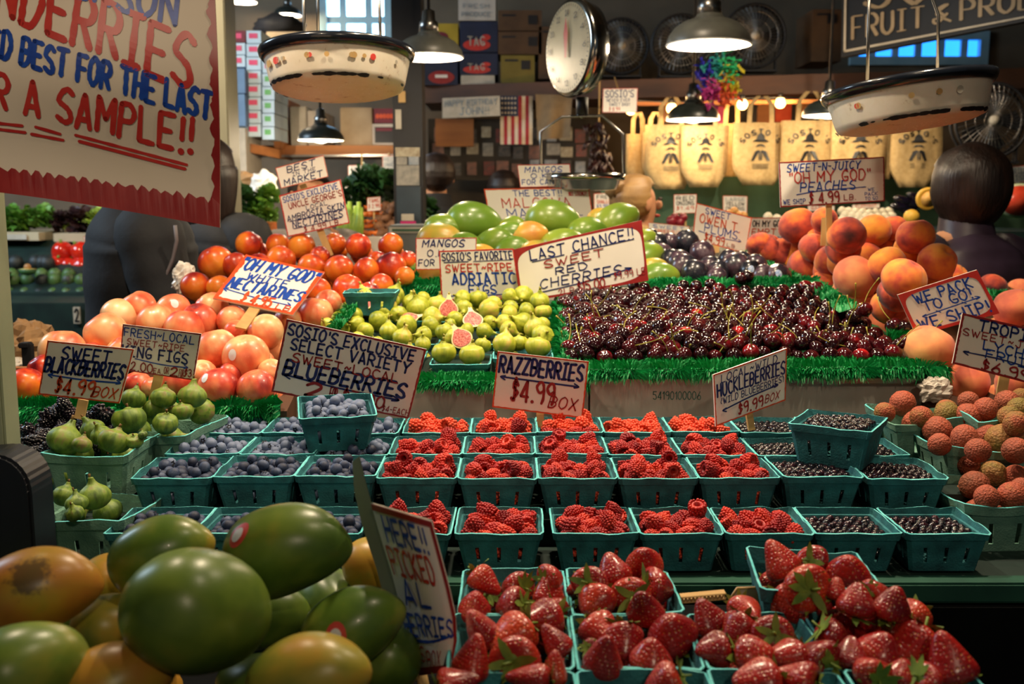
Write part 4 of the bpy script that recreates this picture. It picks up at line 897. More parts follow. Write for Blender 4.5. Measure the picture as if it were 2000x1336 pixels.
MB().tube([Mi @ at(u, v, 3.0) for u, v in ((1134, 200), (1134, 214), (1142, 222), (1136, 230), (1128, 224))], .004, 6).build('hook', M['chrome'], sc_)
MB().tube([Mi @ at(u, v, 3.0) for u, v in ((1057, 345), (1056, 258), (1098, 228), (1176, 226), (1216, 262), (1219, 345))], .0045, 8).build('bail', M['steel'], sc_)
pc = at(1140, 342, 3.0); Rp = 81*mpp(pc)
MB().lathe([(Rp*.72, -.045), (Rp*.80, -.042), (Rp*.93, 0), (Rp, .004), (Rp, -.014), (Rp*.95, -.016)], 48, M=Mi @ Matrix.Translation(pc)).build('weighing_pan', M['chrome'], sc_)
# ---- flag, banner, cloths, ristra and feathers on the back wall
MB_ = MB(); YF = 5.35; a = at(977, 188, YF); b = at(1040, 282, YF); fl = empty('flag', a); tag(fl, 'small flag with red and cream stripes and a blue canton, hanging on its side', 'flag')
fm = {'r': pm('flag_red', '8a1e28', '9c2a32', 20, .8), 'w': pm('flag_cream', 'b8a890', 'c8b8a0', 20, .8), 'b': pm('flag_blue', '1c2438', '242e44', 20, .8)}
W_ = b.x-a.x; H_ = a.z-b.z
for i in range(9):
    x0, x1 = W_*i/9, W_*(i+1)/9; m = MB()
    for j in range(6):
        z0, z1 = -H_*j/6, -H_*(j+1)/6; y0, y1 = .01*math.sin(j*1.3+i*.7), .01*math.sin((j+1)*1.3+i*.7); m.add([(x0, y0, z0), (x1, .01*math.sin(j*1.3+(i+1)*.7), z0), (x1, .01*math.sin((j+1)*1.3+(i+1)*.7), z1), (x0, y1, z1)], [(0, 3, 2, 1)])
    m.build('stripe', fm['r' if i % 2 else 'w'], fl, False)
MB().box(0, W_*.56, -.018, -.014, -H_*.42, 0).build('canton', fm['b'], fl, False)
st = MB()
for i in range(5):
    for j in range(4): t_ = MB(); pts = []; [pts.append((W_*.06+W_*.1*i+(.006 if k % 2 else .003)*math.cos(PI/2+k*PI/5), -.0195, -H_*.05-H_*.1*j+(.006 if k % 2 == 0 else .003)*math.sin(PI/2+k*PI/5))) for k in range(10)]; st.add(pts, [tuple(range(10))])
st.build('stars', fm['w'], fl, False)
def cloth(name, px, Y, mat, label, cat, amp=.02, n=8):
    c = [at(u, v, Y) for u, v in px]; o_ = c[0].copy(); m = MB()
    for j in range(n+1):
        for i in range(n+1):
            q_ = bil(c, i/n, j/n); m.v.append((q_.x-o_.x, q_.y-o_.y+amp*math.sin(i/n*9+j*.2)*(j/n+.2), q_.z-o_.z))
    for j in range(n):
        for i in range(n): k = j*(n+1)+i; m.f.append((k, k+n+1, k+n+2, k+1)); m.m.append(0)
    nv = len(m.v); m.v += [(x, y+.004, z) for x, y, z in m.v]; m.f += [tuple(nv+i for i in reversed(f)) for f in m.f]; m.m += [0]*(len(m.f)-len(m.m))
    o = m.build(name, M[mat] if isinstance(mat, str) else mat, None, True); o.location = o_; return tag(o, label, cat)
dc = pm('dim_canvas', '6a5a44', '7a684e', 20, .9)
cloth('cloth_bag', [(1046, 184), (1118, 186), (1112, 268), (1050, 274)], 5.3, dc, 'dim tan cloth bag hanging right of the flag', 'bag')
sign([(864, 192), (976, 187), (977, 226), (864, 231)], 5.3, [('HAPPY BIRTHDAY', .05, .95, .12, .42, 'g'), ('JOHN!!', .3, .8, .52, .88, 'g')], 'pale paper banner reading HAPPY BIRTHDAY JOHN on the back wall', border=None, name='paper_banner', mat=M['papergrey'], cat='banner')
sign([(1178, 173), (1246, 172), (1244, 220), (1176, 220)], 4.4, [("SOSIO'S", .08, .88, .08, .36, 'n'), ('NEVER EVER', .12, .78, .42, .55, 'n'), ('SWEET BABY', .2, .8, .6, .72, 'n'), ('$ 8.99', .2, .5, .78, .93, 'r')], 'small white handwritten sign high on the back wall behind the hanging scale', name='hand_sign', stick=((1208, 176), (1200, 150), (4.4, 4.9)), stickw=.006)
feath = [pm('feather_%d' % i, c_, c_, 30, .7) for i, c_ in enumerate(('2020a0', '108080', '18a060', 'c0b020', 'd05020', 'a01870'))]
fe = empty('feather_decoration', at(1400, 160, 4.5)); tag(fe, 'rainbow coloured feather decoration hanging below the large pendant lamp', 'decoration')
for i in range(6):
    m = MB(); r_ = random.Random(i); 
    for k in range(60):
        cu, cv = [(1380, 140), (1395, 125), (1420, 130), (1425, 155), (1418, 175), (1385, 175)][i]; q_ = at(cu+r_.gauss(0, 9), cv+r_.gauss(0, 12), 4.5+r_.uniform(-.03, .03))-fe.location; d_ = Vector((r_.uniform(-1, 1), r_.uniform(-.5, .5), r_.uniform(-1.5, .3))).normalized()*.04; s_ = Vector((.006, .002, .004))
        m.add([q_-s_, q_+s_, q_+d_], [(0, 1, 2)]); m.add([q_-s_, q_+d_*.7+s_*2, q_+d_], [(0, 1, 2)])
    m.build('feather_tuft', feath[i], fe, False)
ri = empty('chile_string', at(1170, 232, 4.6)); tag(ri, 'dark dried chile string hanging behind the scale frame', 'chile string'); ri['kind'] = 'thing'
m = MB(); r_ = random.Random(3)
for k in range(70):
    t_ = r_.random(); q_ = at(1170+r_.gauss(0, 11), 238+t_*92, 4.6+r_.uniform(-.03, .03))-ri.location; d_ = Vector((r_.uniform(-1, 1), r_.uniform(-1, .2), -1.4)).normalized()*.05; m.tube([q_, q_+d_*.5+Vector((0, 0, .004)), q_+d_], [.008, .009, .002], 6)
m.build('dried_chiles', pm('dried_chile', '1e0c0a', '3a1410', 40, .4), ri); MB().tube([(0, 0, .42), (0, 0, -.3)], .004, 6).build('string', M['stick'], ri)
# panel of photographs and notes
pbox('notice_board', 836, 232, 1165, 352, 5.7, .04, pm('dark_notice_board', '2a2622', '3a342c', 8, .8), 'dark notice board behind the scale covered with photographs', 'board')
pcs = [pm('photo_%d' % i, a_, b_, 40, .5) for i, (a_, b_) in enumerate((('5a4a48', '8a5a4a'), ('9a9488', '70706c'), ('7a2a24', '403030'), ('6a7a88', 'a0a0a0'), ('b0a890', '807058'), ('2a3038', '585048')))]
r_ = random.Random(9)
for k in range(30):
    i, j = k % 10, k//10; u = 848+i*31+r_.uniform(-4, 4); v = 250+j*33+r_.uniform(-4, 4); w_, h_ = r_.uniform(18, 27), r_.uniform(20, 28)
    pbox('photo_print', u, v, u+w_, v+h_, 5.69, .004, pcs[r_.randrange(6)], 'pinned photograph or note, %s from left, %s row of the notice board' % (ORD[i], ORD[j]), 'photograph', 'prints on the notice board')
for k, (a_, b_, c_, d_, mt) in enumerate(((772, 288, 820, 306, pcs[4]), (774, 307, 795, 322, pcs[1]), (798, 306, 818, 322, pcs[3]), (774, 323, 819, 362, pcs[1]), (778, 178, 792, 200, 'stick'), (772, 214, 784, 252, 'papergrey'))):
    pbox('note', a_, b_, c_, d_, 4.145, .003, mt, ['pink note at the top of the black post', 'grey note on the black post under the pink one', 'blue grey note on the black post', 'black and white picture on the black post', 'yellow note high on the black post', 'white sticker on the edge of the black post'][k], 'note')
pbox('slate_panel', 774, 364, 822, 440, 4.14, .008, pm('slate_panel', '26323c', '303e48', 10, .5), 'slate blue panel on the lower part of the black post', 'panel')
pbox('pink_label', 782, 432, 812, 441, 4.12, .01, pm('magenta', 'b01860', 'c82878', 10, .5), 'magenta label at the foot of the slate panel', 'label'); pbox('white_label', 784, 418, 808, 431, 4.12, .01, 'papergrey', 'white label above the magenta one on the slate panel', 'label')
# counter scale box behind the nectarines
o = pbox('register_stand', 752, 500, 848, 1200, 3.36, .28, 'dgreen', 'dark stand under the grey counter scale', 'stand'); o = pbox('register_scale', 757, 440, 842, 500, 3.36, .25, pm('register_grey', '5a5e5c', '6c706c', 10, .4), 'grey counter scale behind the red nectarines', 'counter scale', bevel=.006); printon(o, None, 3.36, [(None, 760, 444, 838, 455, 'papergrey'), (None, 766, 447, 832, 452, 'wallgreen')])
# shelves with orange sloping boards behind banner
pbox('wall_panel', 850, 232, 925, 286, 5.66, .03, 'wood', 'orange timber panel behind the birthday banner', 'panel')
# canvas bags
def tote(u0, u1, v0, v1, Y, label, show=True):
    a, b = at(u0-3, v0, Y), at(u1+3, v1, Y); W = b.x-a.x; H = a.z-b.z; o_ = Vector(((a.x+b.x)/2, Y, a.z)); m = MB(); n = 8; r_ = random.Random(int(u0))
    for j in range(n+1):
        t = j/n; half = W/2*(1 if t < .72 else 1-(t-.72)/.28*.42)
        for i in range(n+1): s = -1+2*i/n; m.v.append((s*half, -.012-.018*math.sin(PI*(i/n))*(.4+t)+.006*math.sin(i*1.9+j*.8+u0), -H*t))
    for j in range(n):
        for i in range(n): k = j*(n+1)+i; m.f.append((k, k+n+1, k+n+2, k+1)); m.m.append(0)
    nv = len(m.v); base = list(m.f); m.v += [(x, .012, z) for x, y, z in m.v]; m.f += [tuple(nv+i for i in reversed(f)) for f in base]; m.m += [0]*len(base)
    edge = [j*(n+1) for j in range(n+1)]+[n*(n+1)+i for i in range(1, n+1)]+[j*(n+1)+n for j in range(n-1, -1, -1)]
    for p_, q_ in zip(edge, edge[1:]): m.f.append((p_, p_+nv, q_+nv, q_)); m.m.append(0)
    o = m.build('canvas_bag', M['canvas']); o.location = o_; tag(o, label, 'bag', 'printed canvas bags hung in a row')
    for s in (-1,):
        h = MB(); pts = [(-W*.22, -.012, -.02), (-W*.20, -.012, H*.28), (-W*.05, -.012, H*.42), (W*.08, -.012, H*.42), (W*.20, -.012, H*.28), (W*.22, -.012, -.02)]
        vs = [];
        for x, y, z in pts: vs += [(x-.011, y, z), (x+.011, y, z)]
        h.add(vs, [(2*i, 2*i+1, 2*i+3, 2*i+2) for i in range(len(pts)-1)]); h.add([(x, y+.003, z) for x, y, z in vs], [(2*i+2, 2*i+3, 2*i+1, 2*i) for i in range(len(pts)-1)]); h.build('handle', M['canvas'], o, False)
    if show:
        g = MB(); s = W*.30; cx, cz = 0, -H*.42
        # arched name, hat, face, moustache, crossed stalks, small print lines
        for i, ch in enumerate("SOSIO'S"):
            an = PI*.86-i*PI*.72/6; t_ = MB(); write(t_, ch, 0, s*.22, 0, s*.30, wt=.14, jit=0); ca, sa = math.cos(an-PI/2), math.sin(an-PI/2)
            t_.v = [(cx+s*1.25*math.cos(an)+(x-s*.11)*ca-(-(y-s*.15))*sa, 0, cz+s*.95*math.sin(an)+s*.12+(x-s*.11)*sa+(-(y-s*.15))*ca) for x, y, z in t_.v]; g.addmb(t_)
        def poly(pts): g.add([(cx+x*s, 0, cz+z*s) for x, z in pts], [tuple(range(len(pts)))])
        poly([(-.3, .55), (.3, .55), (.22, .85), (0, .98), (-.22, .85)]); poly([(-.55, .45), (.55, .45), (.35, .58), (-.35, .58)])
        poly([(-.34, .10), (0, .2), (.34, .10), (.2, .26), (0, .3), (-.2, .26)]); poly([(-.6, -.75), (-.42, -.75), (-.1, -.2), (-.1, -.05), (-.35, -.15)]); poly([(.6, -.75), (.42, -.75), (.1, -.2), (.1, -.05), (.35, -.15)])
        poly([(-.1, -.7), (-.02, -.7), (-.02, -.1), (-.1, -.1)]); poly([(.02, -.7), (.1, -.7), (.1, -.1), (.02, -.1)])
        for k in range(3): poly([(-.5, -.95-.12*k), (.5, -.95-.12*k), (.5, -.99-.12*k), (-.5, -.99-.12*k)])
        # drape the print on the bag front
        g.v = [(x, -.016-.018*math.sin(PI*min(1, max(0, (x/(W/2)+1)/2)))*(.4+(-z/H))+.006*math.sin((x/(W/2)+1)*4*1.9+(-z/H)*n*.8+u0)-.002, z) for x, y, z in g.v]
        pr_ = g.build('printed_emblem', M['blackink'], o, False); pr_['label'] = 'black printed emblem of a hatted face'
    return o
TB = [(1226, 1262, 262, 362, 5.05, 0), (1258, 1300, 258, 350, 5.0, 0), (1264, 1352, 244, 370, 4.85, 1), (1334, 1416, 246, 366, 4.8, 1), (1404, 1448, 242, 354, 5.0, 0), (1436, 1528, 240, 362, 4.75, 1), (1530, 1624, 236, 370, 4.7, 1), (1628, 1722, 236, 372, 4.65, 1), (1712, 1752, 240, 350, 4.85, 0), (1746, 1830, 238, 366, 4.6, 1)]
for i, (a_, b_, c_, d_, y_, s_) in enumerate(TB): tote(a_, b_, c_, d_, y_, 'natural canvas bag with a black printed emblem, %s from the left in the hanging row' % ORD[i] if s_ else 'plain side of a natural canvas bag, %s from the left in the hanging row' % ORD[i], s_)
beam('bag_rail', 1180, 200, 5.1, 1860, 190, 4.7, 7, .03, 'wood', 'orange timber rail from which the canvas bags hang', 'rail')
beam('warm_shelf', 1220, 176, 5.5, 1640, 168, 5.3, 10, .2, 'wood', 'lamplit timber ledge behind the canvas bags', 'ledge')
for i, (u, v, w_, h_, mt) in enumerate(((1290, 205, 34, 34, 'wood'), (1395, 208, 20, 36, pinkl), (1480, 204, 24, 36, 'wood'), (1515, 204, 30, 34, 'orangeink'), (1556, 200, 26, 30, 'wood'))):
    pbox('poster', u, v, u+w_, v+h_, 5.4, .01, mt, 'small warm coloured poster behind the bags, %s from the left' % ORD[i], 'poster')
# green back panel and back counters
pbox('back_panel', 1175, 345, 2050, 470, 4.95, .05, 'wallgreen', 'green painted panel behind the onions and garlic', 'panel')
def counter(name, u0, u1, v, Y, dep, mat, label, zb=.05):
    a, b = at(u0, v, Y), at(u1, v, Y); return bld(MB().box(a.x, b.x, Y, Y+dep, zb, a.z), name, M[mat], label, 'counter', bevel=.004)
counter('produce_counter', 1180, 2100, 452, 3.83, .95, 'dgreen', 'dark green counter under the onions and garlic at the back right')
counter('produce_counter', 430, 780, 462, 4.1, .7, 'wcard', 'pale counter under the greens, celery and carrots at the back left')
counter('avocado_counter', -330, 205, 592, 4.3, .35, 'dgreen', 'dark green counter numbered 2 in front of the avocados')
a = at(-330, 590, 4.65); b = at(230, 590, 4.65)
prism('avocado_slope', a.x, b.x, [(4.66, 1.0), (5.1, 1.0), (5.1, 1.26), (4.66, 1.03)], 'dgreen', 'sloping dark tray under the avocados and red peppers')
pbox('lettuce_shelf', -200, 454, 76, 470, 5.0, .5, pm('pale_shelf', 'b0a080', 'c4b494', 8, .7), 'pale shelf under the lettuces at the far left, left section', 'shelf'); pbox('lettuce_shelf', 104, 456, 300, 472, 5.0, .5, pm('pale_shelf', '', ''), 'pale shelf under the lettuces at the far left, right section', 'shelf')
pbox('shelf_label', -20, 458, 52, 468, 4.99, .005, 'papergrey', 'long white price strip on the left shelf edge', 'label')
o = pbox('number_plate', 142, 600, 157, 632, 4.285, .01, 'papergrey', 'small white plate with a black numeral 2 on the dark counter', 'number plate'); m = MB(); a = at(145, 604, 4.28); b = at(154, 628, 4.28); write(m, '2', 0, b.x-a.x, 0, a.z-b.z, wt=.09, jit=0); m.v = [(x+a.x-o.location.x, 4.2835-o.location.y, a.z-y-o.location.z) for x, y, z in m.v]; m.build('numeral', M['blackink'], o, False)
# ---------------------------------------------------------------- people (seen from behind or partly hidden)
def skinned(name, J, bones, mat, parent, sub=2, root=None):
    me = bpy.data.meshes.new(name); ks = list(J); me.from_pydata([J[k][0] for k in ks], [(ks.index(a), ks.index(b)) for a, b in bones], []); me.materials.append(mat)
    o = newobj(name, me, parent); s = o.modifiers.new('skin', 'SKIN'); s.use_smooth_shade = True
    for i, k in enumerate(ks): me.skin_vertices[0].data[i].radius = (J[k][1], J[k][1]) if not isinstance(J[k][1], tuple) else J[k][1]; me.skin_vertices[0].data[i].use_root = (k == (root or ks[0]))
    b = o.modifiers.new('sub', 'SUBSURF'); b.levels = sub; b.render_levels = sub; return o
def person(x, y, H, face, jacket, hair, label, style='bob', quilt=False, arms='down', trousers=None):
    """face: rotation about z; 0 looks at the camera (-y)"""
    o = empty('person', (x, y, 0), (0, 0, face)); tag(o, label, 'person'); k = H/1.70
    sh = .175*k; zs, zh, zn, zc = 1.40*k, .92*k, 1.46*k, 1.585*k
    J = {'pelvis': ((0, 0, zh), (.14*k, .10*k)), 'waist': ((0, 0, 1.08*k), (.12*k, .085*k)), 'chest': ((0, .01, 1.28*k), (.12*k, .085*k)), 'neckb': ((0, .01, zs+.03), .045*k), 'neck': ((0, 0, zn+.03), .048*k),
         'jaw': ((0, -.015, zc-.05*k), .058*k), 'skull': ((0, .005, zc+.02*k), .078*k), 'crown': ((0, .012, zc+.075*k), .055*k)}
    B = [('pelvis', 'waist'), ('waist', 'chest'), ('chest', 'neckb'), ('neckb', 'neck'), ('neck', 'jaw'), ('jaw', 'skull'), ('skull', 'crown')]
    for s, n in ((-1, 'r'), (1, 'l')):
        el = (s*(sh+.06), .02, 1.10*k) if arms == 'down' else (s*(sh+.07), -.02, 1.12*k); wr = (s*(sh+.05), -.12, .90*k) if arms == 'down' else (s*(sh-.02), -.26, 1.10*k)
        J['sh'+n] = ((s*sh, .01, zs-.02*k), .036*k); J['el'+n] = (el, .034*k); J['wr'+n] = (wr, .028*k); J['ha'+n] = (tuple(Vector(wr)+(Vector(wr)-Vector(el)).normalized()*.07), (.038*k, .018*k))
        J['hip'+n] = ((s*.09*k, 0, zh-.06), .09*k); J['kn'+n] = ((s*.10*k, -.01, .48*k), .058*k); J['an'+n] = ((s*.10*k, .01, .09*k), .036*k); J['to'+n] = ((s*.11*k, -.14, .035), .032*k)
        B += [('neckb', 'sh'+n), ('sh'+n, 'el'+n), ('el'+n, 'wr'+n), ('wr'+n, 'ha'+n), ('pelvis', 'hip'+n), ('hip'+n, 'kn'+n), ('kn'+n, 'an'+n), ('an'+n, 'to'+n)]
        w_ = Vector(wr); d_ = (w_-Vector(el)).normalized()
    skinned('body', J, B, M['skin'], o, 2, 'pelvis')
    # face: nose, eyes, mouth, ears
    f = MB(); f.sphere((0, -.088*k, zc-.005*k), (.011*k, .016*k, .020*k), 10, 8); f.sphere((-.083*k, .005, zc), (.008, .016, .028), 10, 8).sphere((.083*k, .005, zc), (.008, .016, .028), 10, 8); f.build('nose_and_ears', M['skin'], o)
    for s in (-1, 1): MB().sphere((s*.030*k, -.076*k, zc+.018*k), (.012, .008, .007), 10, 8).build('eye', M['darkhair'], o)
    MB().sphere((0, -.078*k, zc-.048*k), (.024, .008, .006), 10, 8).build('mouth', M['dredink'], o)
    # jacket: lofted torso and sleeves
    def tub(m, path, n=20, q=None):
        m.tube(path[0], path[1], n)
    m = MB(); prof = []; N = 46
    for i in range(N+1):
        t = i/N; z = .82*k+(zs+.055*k-.82*k)*t
        w = .185-.035*math.exp(-((t-.35)/.25)**2)+.015*t if t < .82 else .185*(1-((t-.82)/.18)**2*.62)
        dpt = .125+.012*math.sin(t*3) if t < .82 else .125*(1-((t-.82)/.18)**2*.45)
        bl = 1+(.07*abs(math.sin(t*PI*9)) if quilt else .012*math.sin(t*31)); prof.append((w*k*bl*1.08, dpt*k*bl*1.08, z))
    vs = []; n = 28
    for w, d_, z in prof:
        for a in range(n): an = 2*PI*a/n; ca, sa = math.cos(an), math.sin(an); vs.append((w*math.copysign(abs(ca)**.8, ca), .01+d_*math.copysign(abs(sa)**.9, sa), z+(-.02*abs(ca)**2 if z > zs-.06 else 0)))
    fs = [(i*n+a, i*n+(a+1) % n, (i+1)*n+(a+1) % n, (i+1)*n+a) for i in range(N) for a in range(n)]+[tuple(reversed(range(n)))]; m.add(vs, fs)
    for s, nn in ((-1, 'r'), (1, 'l')):
        A, E_, W2 = Vector(J['sh'+nn][0]), Vector(J['el'+nn][0]), Vector(J['wr'+nn][0]); A = Vector((s*(sh-.01), .01, zs-.04)); N0 = Vector((s*.09, .01, zs-.02)); pts = [N0, N0.lerp(A, .5)]; rr = [.075*k, .085*k]
        for i in range(27):
            t = i/26; p_ = A.lerp(E_, t*2) if t < .5 else E_.lerp(W2, t*2-1); pts.append(p_); rr.append((.088-.034*t)*k*(1+(.10*abs(math.sin(t*PI*7)) if quilt else .015*math.sin(t*40))))
        m.tube(pts, rr, 14)
    m.tube([(0, .012, zs+.03), (0, .008, zs+.07*k), (0, .004, zs+.10*k)], [.085*k, .078*k, .074*k], 18, cap=False)
    m.build('jacket', M[jacket], o)
    m = MB(); 
    for s, nn in ((-1, 'r'), (1, 'l')): m.tube([(s*.07*k, 0, .93*k), (s*.09*k, 0, .75*k), J['kn'+nn][0], (s*.10*k, .01, .12*k)], [.12*k, .098*k, .075*k, .06*k], 14)
    m.build('trousers', M[trousers or 'navycloth'], o)
    # hair
    hm = MB()
    if style == 'bob':
        def fn(p): 
            q = p*(1+.006*math.sin(math.atan2(p.y, p.x)*37)+.04*noise.noise(p*2.2)); fr = (p.y < -.45 and p.z < .42)
            return Vector((q.x, q.y if not fr else max(q.y, -.42), q.z*(1.0 if p.z > 0 else 1.25)))
        hm.sphere((0, .018, zc+.012*k), (.112*k, .118*k, .118*k), 80, 36, fn=fn)
    elif style == 'long':
        def fn(p):
            q = p*(1+.008*math.sin(math.atan2(p.y, p.x)*31)+.02*noise.noise(p*2.5)); fr = (p.y < -.4 and p.z < .45); z = q.z if p.z > 0 else q.z*2.9
            return Vector((q.x*(1 if p.z > 0 else 1.12), (q.y if not fr else max(q.y, -.35))+(0 if p.z > 0 else .25*abs(p.z)), z))
        hm.sphere((0, .02, zc+.01*k), (.100*k, .105*k, .115*k), 70, 34, fn=fn)
    else:
        def fn(p):
            q = p*(1+.03*math.sin(p.z*18)); fr = (p.y < -.35 and p.z < .5); return Vector((q.x, q.y if not fr else max(q.y, -.3), q.z*(1 if p.z > -.2 else .9)))
        hm.sphere((0, .022, zc+.02*k), (.092*k, .100*k, .100*k), 32, 22, fn=fn)
        if style == 'bun': hm.sphere((0, .10*k, zc+.06*k), (.05*k, .045*k, .045*k), 20, 14, fn=lambda p: p*(1+.12*math.sin(p.x*14+p.z*6)))
    hm.build('hair', M[hair], o); return o
p = at(1884, 400, 2.82); person(p.x, 2.82, 1.60, PI+.3, 'puffer', 'darkhair', 'woman with dark bobbed hair in a dark quilted jacket, back turned, at the right', 'bob', True)
p = at(283, 500, 2.72); P1 = person(p.x, 2.72, 1.70, PI/2+.5, 'navycloth', 'darkhair', 'person in a black jacket with grey piping, head hidden behind the banner', 'short', arms='fwd')
pip = MB(); Mi = (Matrix.Translation(P1.location) @ P1.rotation_euler.to_matrix().to_4x4()).inverted()
pip.tube([Mi @ at(u, v, 2.72-.235) for u, v in ((342, 440), (345, 470), (338, 505), (322, 545), (300, 590), (285, 630))], .0045, 8).build('grey_piping', pm('piping', '6a6468', '7c7478', 20, .6), P1)
p = at(420, 480, 3.40); person(p.x, 3.40, 1.66, PI-.5, 'navycloth', 'darkhair', 'person with long dark hair in a dark coat, just right of the banner edge', 'long')
p = at(592, 480, 3.92); person(p.x+.03, 3.96, 1.58, .5, 'greycloth', 'darkhair', 'person in a light grey sweater behind the nectarine signs', 'short', arms='fwd')
p = at(1248, 430, 3.62); person(p.x, 3.62, 1.55, PI-1.2, 'canvas', 'blondhair', 'person with blond hair tied up, behind the mango signs', 'bun')
p = at(852, 430, 4.78); person(p.x, 4.78, 1.68, PI+.2, 'navycloth', 'darkhair', 'person in dark navy coat standing just right of the black post', 'short')
p = at(985, 400, 5.4); person(p.x, 5.4, 1.62, PI-.2, 'greycloth', 'darkhair', 'person with dark hair at the back, mostly behind the upper mango sign', 'short')
# ---------------------------------------------------------------- fruit piles placed where the photograph shows them
def rowlabels(L, gap):
    """name every fruit by its row from the top of its pile and its place from the left"""
    idx = sorted(range(len(L)), key=lambda i: L[i][1]); rows = []; cur = []; v0 = None
    for i in idx:
        if v0 is None or L[i][1]-v0 > gap:
            if cur: rows.append(cur)
            cur = []; v0 = L[i][1]
        cur.append(i)
    if cur: rows.append(cur)
    out = {}
    for r, row in enumerate(rows):
        for c, i in enumerate(sorted(row, key=lambda i: L[i][0])): out[i] = (c, r, len(row))
    return out
def upright(rnd, tilt=.7): 
    return (rnd.uniform(-tilt, tilt*.6)+.25, rnd.uniform(-tilt, tilt), rnd.uniform(0, 2*PI))
def pile(k, L, Yf, look, pilename, gap, extra=True, rot=None, stick=()):
    rl = rowlabels(L, gap); rnd = random.Random(len(L)*7+int(L[0][0])); out = []
    for i, e in enumerate(L):
        u, v, r = e[:3]; kk = e[3] if len(e) > 3 and e[3] else k; Y = Yf(u, v, r) if callable(Yf) else Yf; p = at(u, v, Y); R = r*mpp(p)
        c, ro, n = rl[i]; lk = look if not isinstance(look, dict) else look[kk]
        o = place(kk, p, R, (e[4] if len(e) > 4 else None) or (upright(rnd) if 'mango' not in kk else (rnd.uniform(-.4, .4), rnd.uniform(-.3, .3), rnd.uniform(-.9, .9))), '%s, %s from left, %s row of %s' % (lk, ORD[c], ORD[ro], pilename), pilename, rnd); out.append(o)
        for t_ in range(2 if extra == 2 else 1 if extra else 0):
            d = Vector((rnd.uniform(-.3, .3)*R+(R*.6 if k == 'peach' else 0), R*(1.5+1.0*t_), -R*(.75+.7*t_))); q_ = p+d
            place(kk, q_, R*.92, upright(rnd), '%s half hidden under the %s of row %s of %s' % (lk.split()[-1], ORD[c], ORD[ro], pilename), pilename+', lower layer', rnd)
    return out
WN = [(52, 753, 36, 'nect'), (122, 686, 45), (85, 722, 30, 'nect'), (206, 652, 43), (233, 618, 36), (271, 602, 35), (339, 606, 34), (305, 630, 38), (361, 642, 40), (388, 628, 37), (414, 604, 34), (454, 626, 31), (461, 648, 24),
      (423, 682, 42), (480, 697, 46), (518, 648, 36), (549, 682, 32), (530, 727, 27), (426, 757, 40), (500, 758, 38), (394, 732, 30), (449, 730, 22), (340, 746, 34), (268, 752, 28), (297, 758, 22), (240, 690, 34), (175, 700, 34), (330, 690, 36),
      (618, 612, 34), (641, 592, 27), (587, 604, 27), (562, 626, 28), (380, 694, 30), (196, 742, 34), (130, 750, 34)]
WNo = pile('wnect', WN, lambda u, v, r: 1.765+max(0, (758-v))*.0020+(.10 if u > 540 else 0)-(.03 if r > 41 else 0), {'wnect': 'cream and red white nectarine', 'nect': 'dark purplish red nectarine'}, 'the white nectarine pile', 34)
sticker(WNo[14], .038, (-.35, -1, .25), .011); sticker(WNo[6], .038, (.45, -1, .6), .010); sticker(WNo[18], .038, (-.55, -.8, .75), .010); sticker(WNo[13], .038, (-.9, -.5, .6), .009, M['redsticker'], label='small red fruit sticker')
RNc = [(487, 478, 27), (422, 514, 35), (460, 518, 26), (383, 560, 30), (428, 562, 25), (543, 478, 23), (589, 481, 27), (549, 508, 29), (654, 476, 22), (700, 480, 25), (763, 479, 25), (608, 522, 27), (662, 526, 29), (716, 528, 26), (737, 508, 19),
       (763, 522, 31), (797, 508, 19), (621, 568, 26), (680, 566, 31), (745, 558, 24), (722, 572, 22), (505, 520, 26), (520, 556, 27), (575, 552, 27), (625, 500, 20), (472, 560, 25), (790, 540, 20), (650, 590, 24)]
pile('nect', RNc, lambda u, v, r: 2.27+max(0, (570-v))*.0040, 'orange and dark red nectarine', 'the red nectarine pile', 26)
PE = [(1559, 442, 38), (1610, 430, 26), (1653, 460, 38), (1707, 450, 33), (1745, 446, 27), (1788, 462, 37), (1484, 478, 26), (1502, 486, 30), (1526, 496, 32), (1548, 503, 35), (1577, 521, 39), (1625, 508, 34), (1590, 484, 30), (1689, 502, 33), (1671, 542, 45, 'ppeach'),
      (1733, 518, 38), (1777, 505, 31), (1766, 546, 44), (1831, 512, 38), (1664, 582, 42, 'ppeach'), (1736, 592, 29), (1698, 602, 36, 'ppeach'), (1735, 628, 38, 'ppeach'), (1680, 612, 34, 'ppeach'), (1825, 556, 26), (1866, 540, 25), (1712, 566, 32, 'ppeach'), (1937, 562, 29), (1981, 602, 40, 'ppeach'), (1955, 628, 34, 'ppeach'),
      (1995, 572, 30, 'ppeach'), (1815, 682, 50, 'ppeach'), (1887, 749, 45, 'ppeach'), (1992, 744, 48, 'ppeach'), (1869, 722, 30, 'ppeach'), (1918, 720, 26), (1790, 634, 32, 'ppeach'), (1862, 652, 32), (1650, 490, 28), (1905, 600, 34), (1930, 670, 40, 'ppeach'), (1985, 680, 40, 'ppeach'), (1610, 560, 34), (1850, 600, 34)]
PEo = pile('peach', PE, lambda u, v, r: max(max(1.75, min(2.55, 83.6/r)), min(2.75, .775*F/max(1, u-1000)) if v < 700 else 0), {'peach': 'orange and dusky red fuzzy peach', 'ppeach': 'pale salmon pink fuzzy peach'}, 'the peach pile', 30, extra=2)
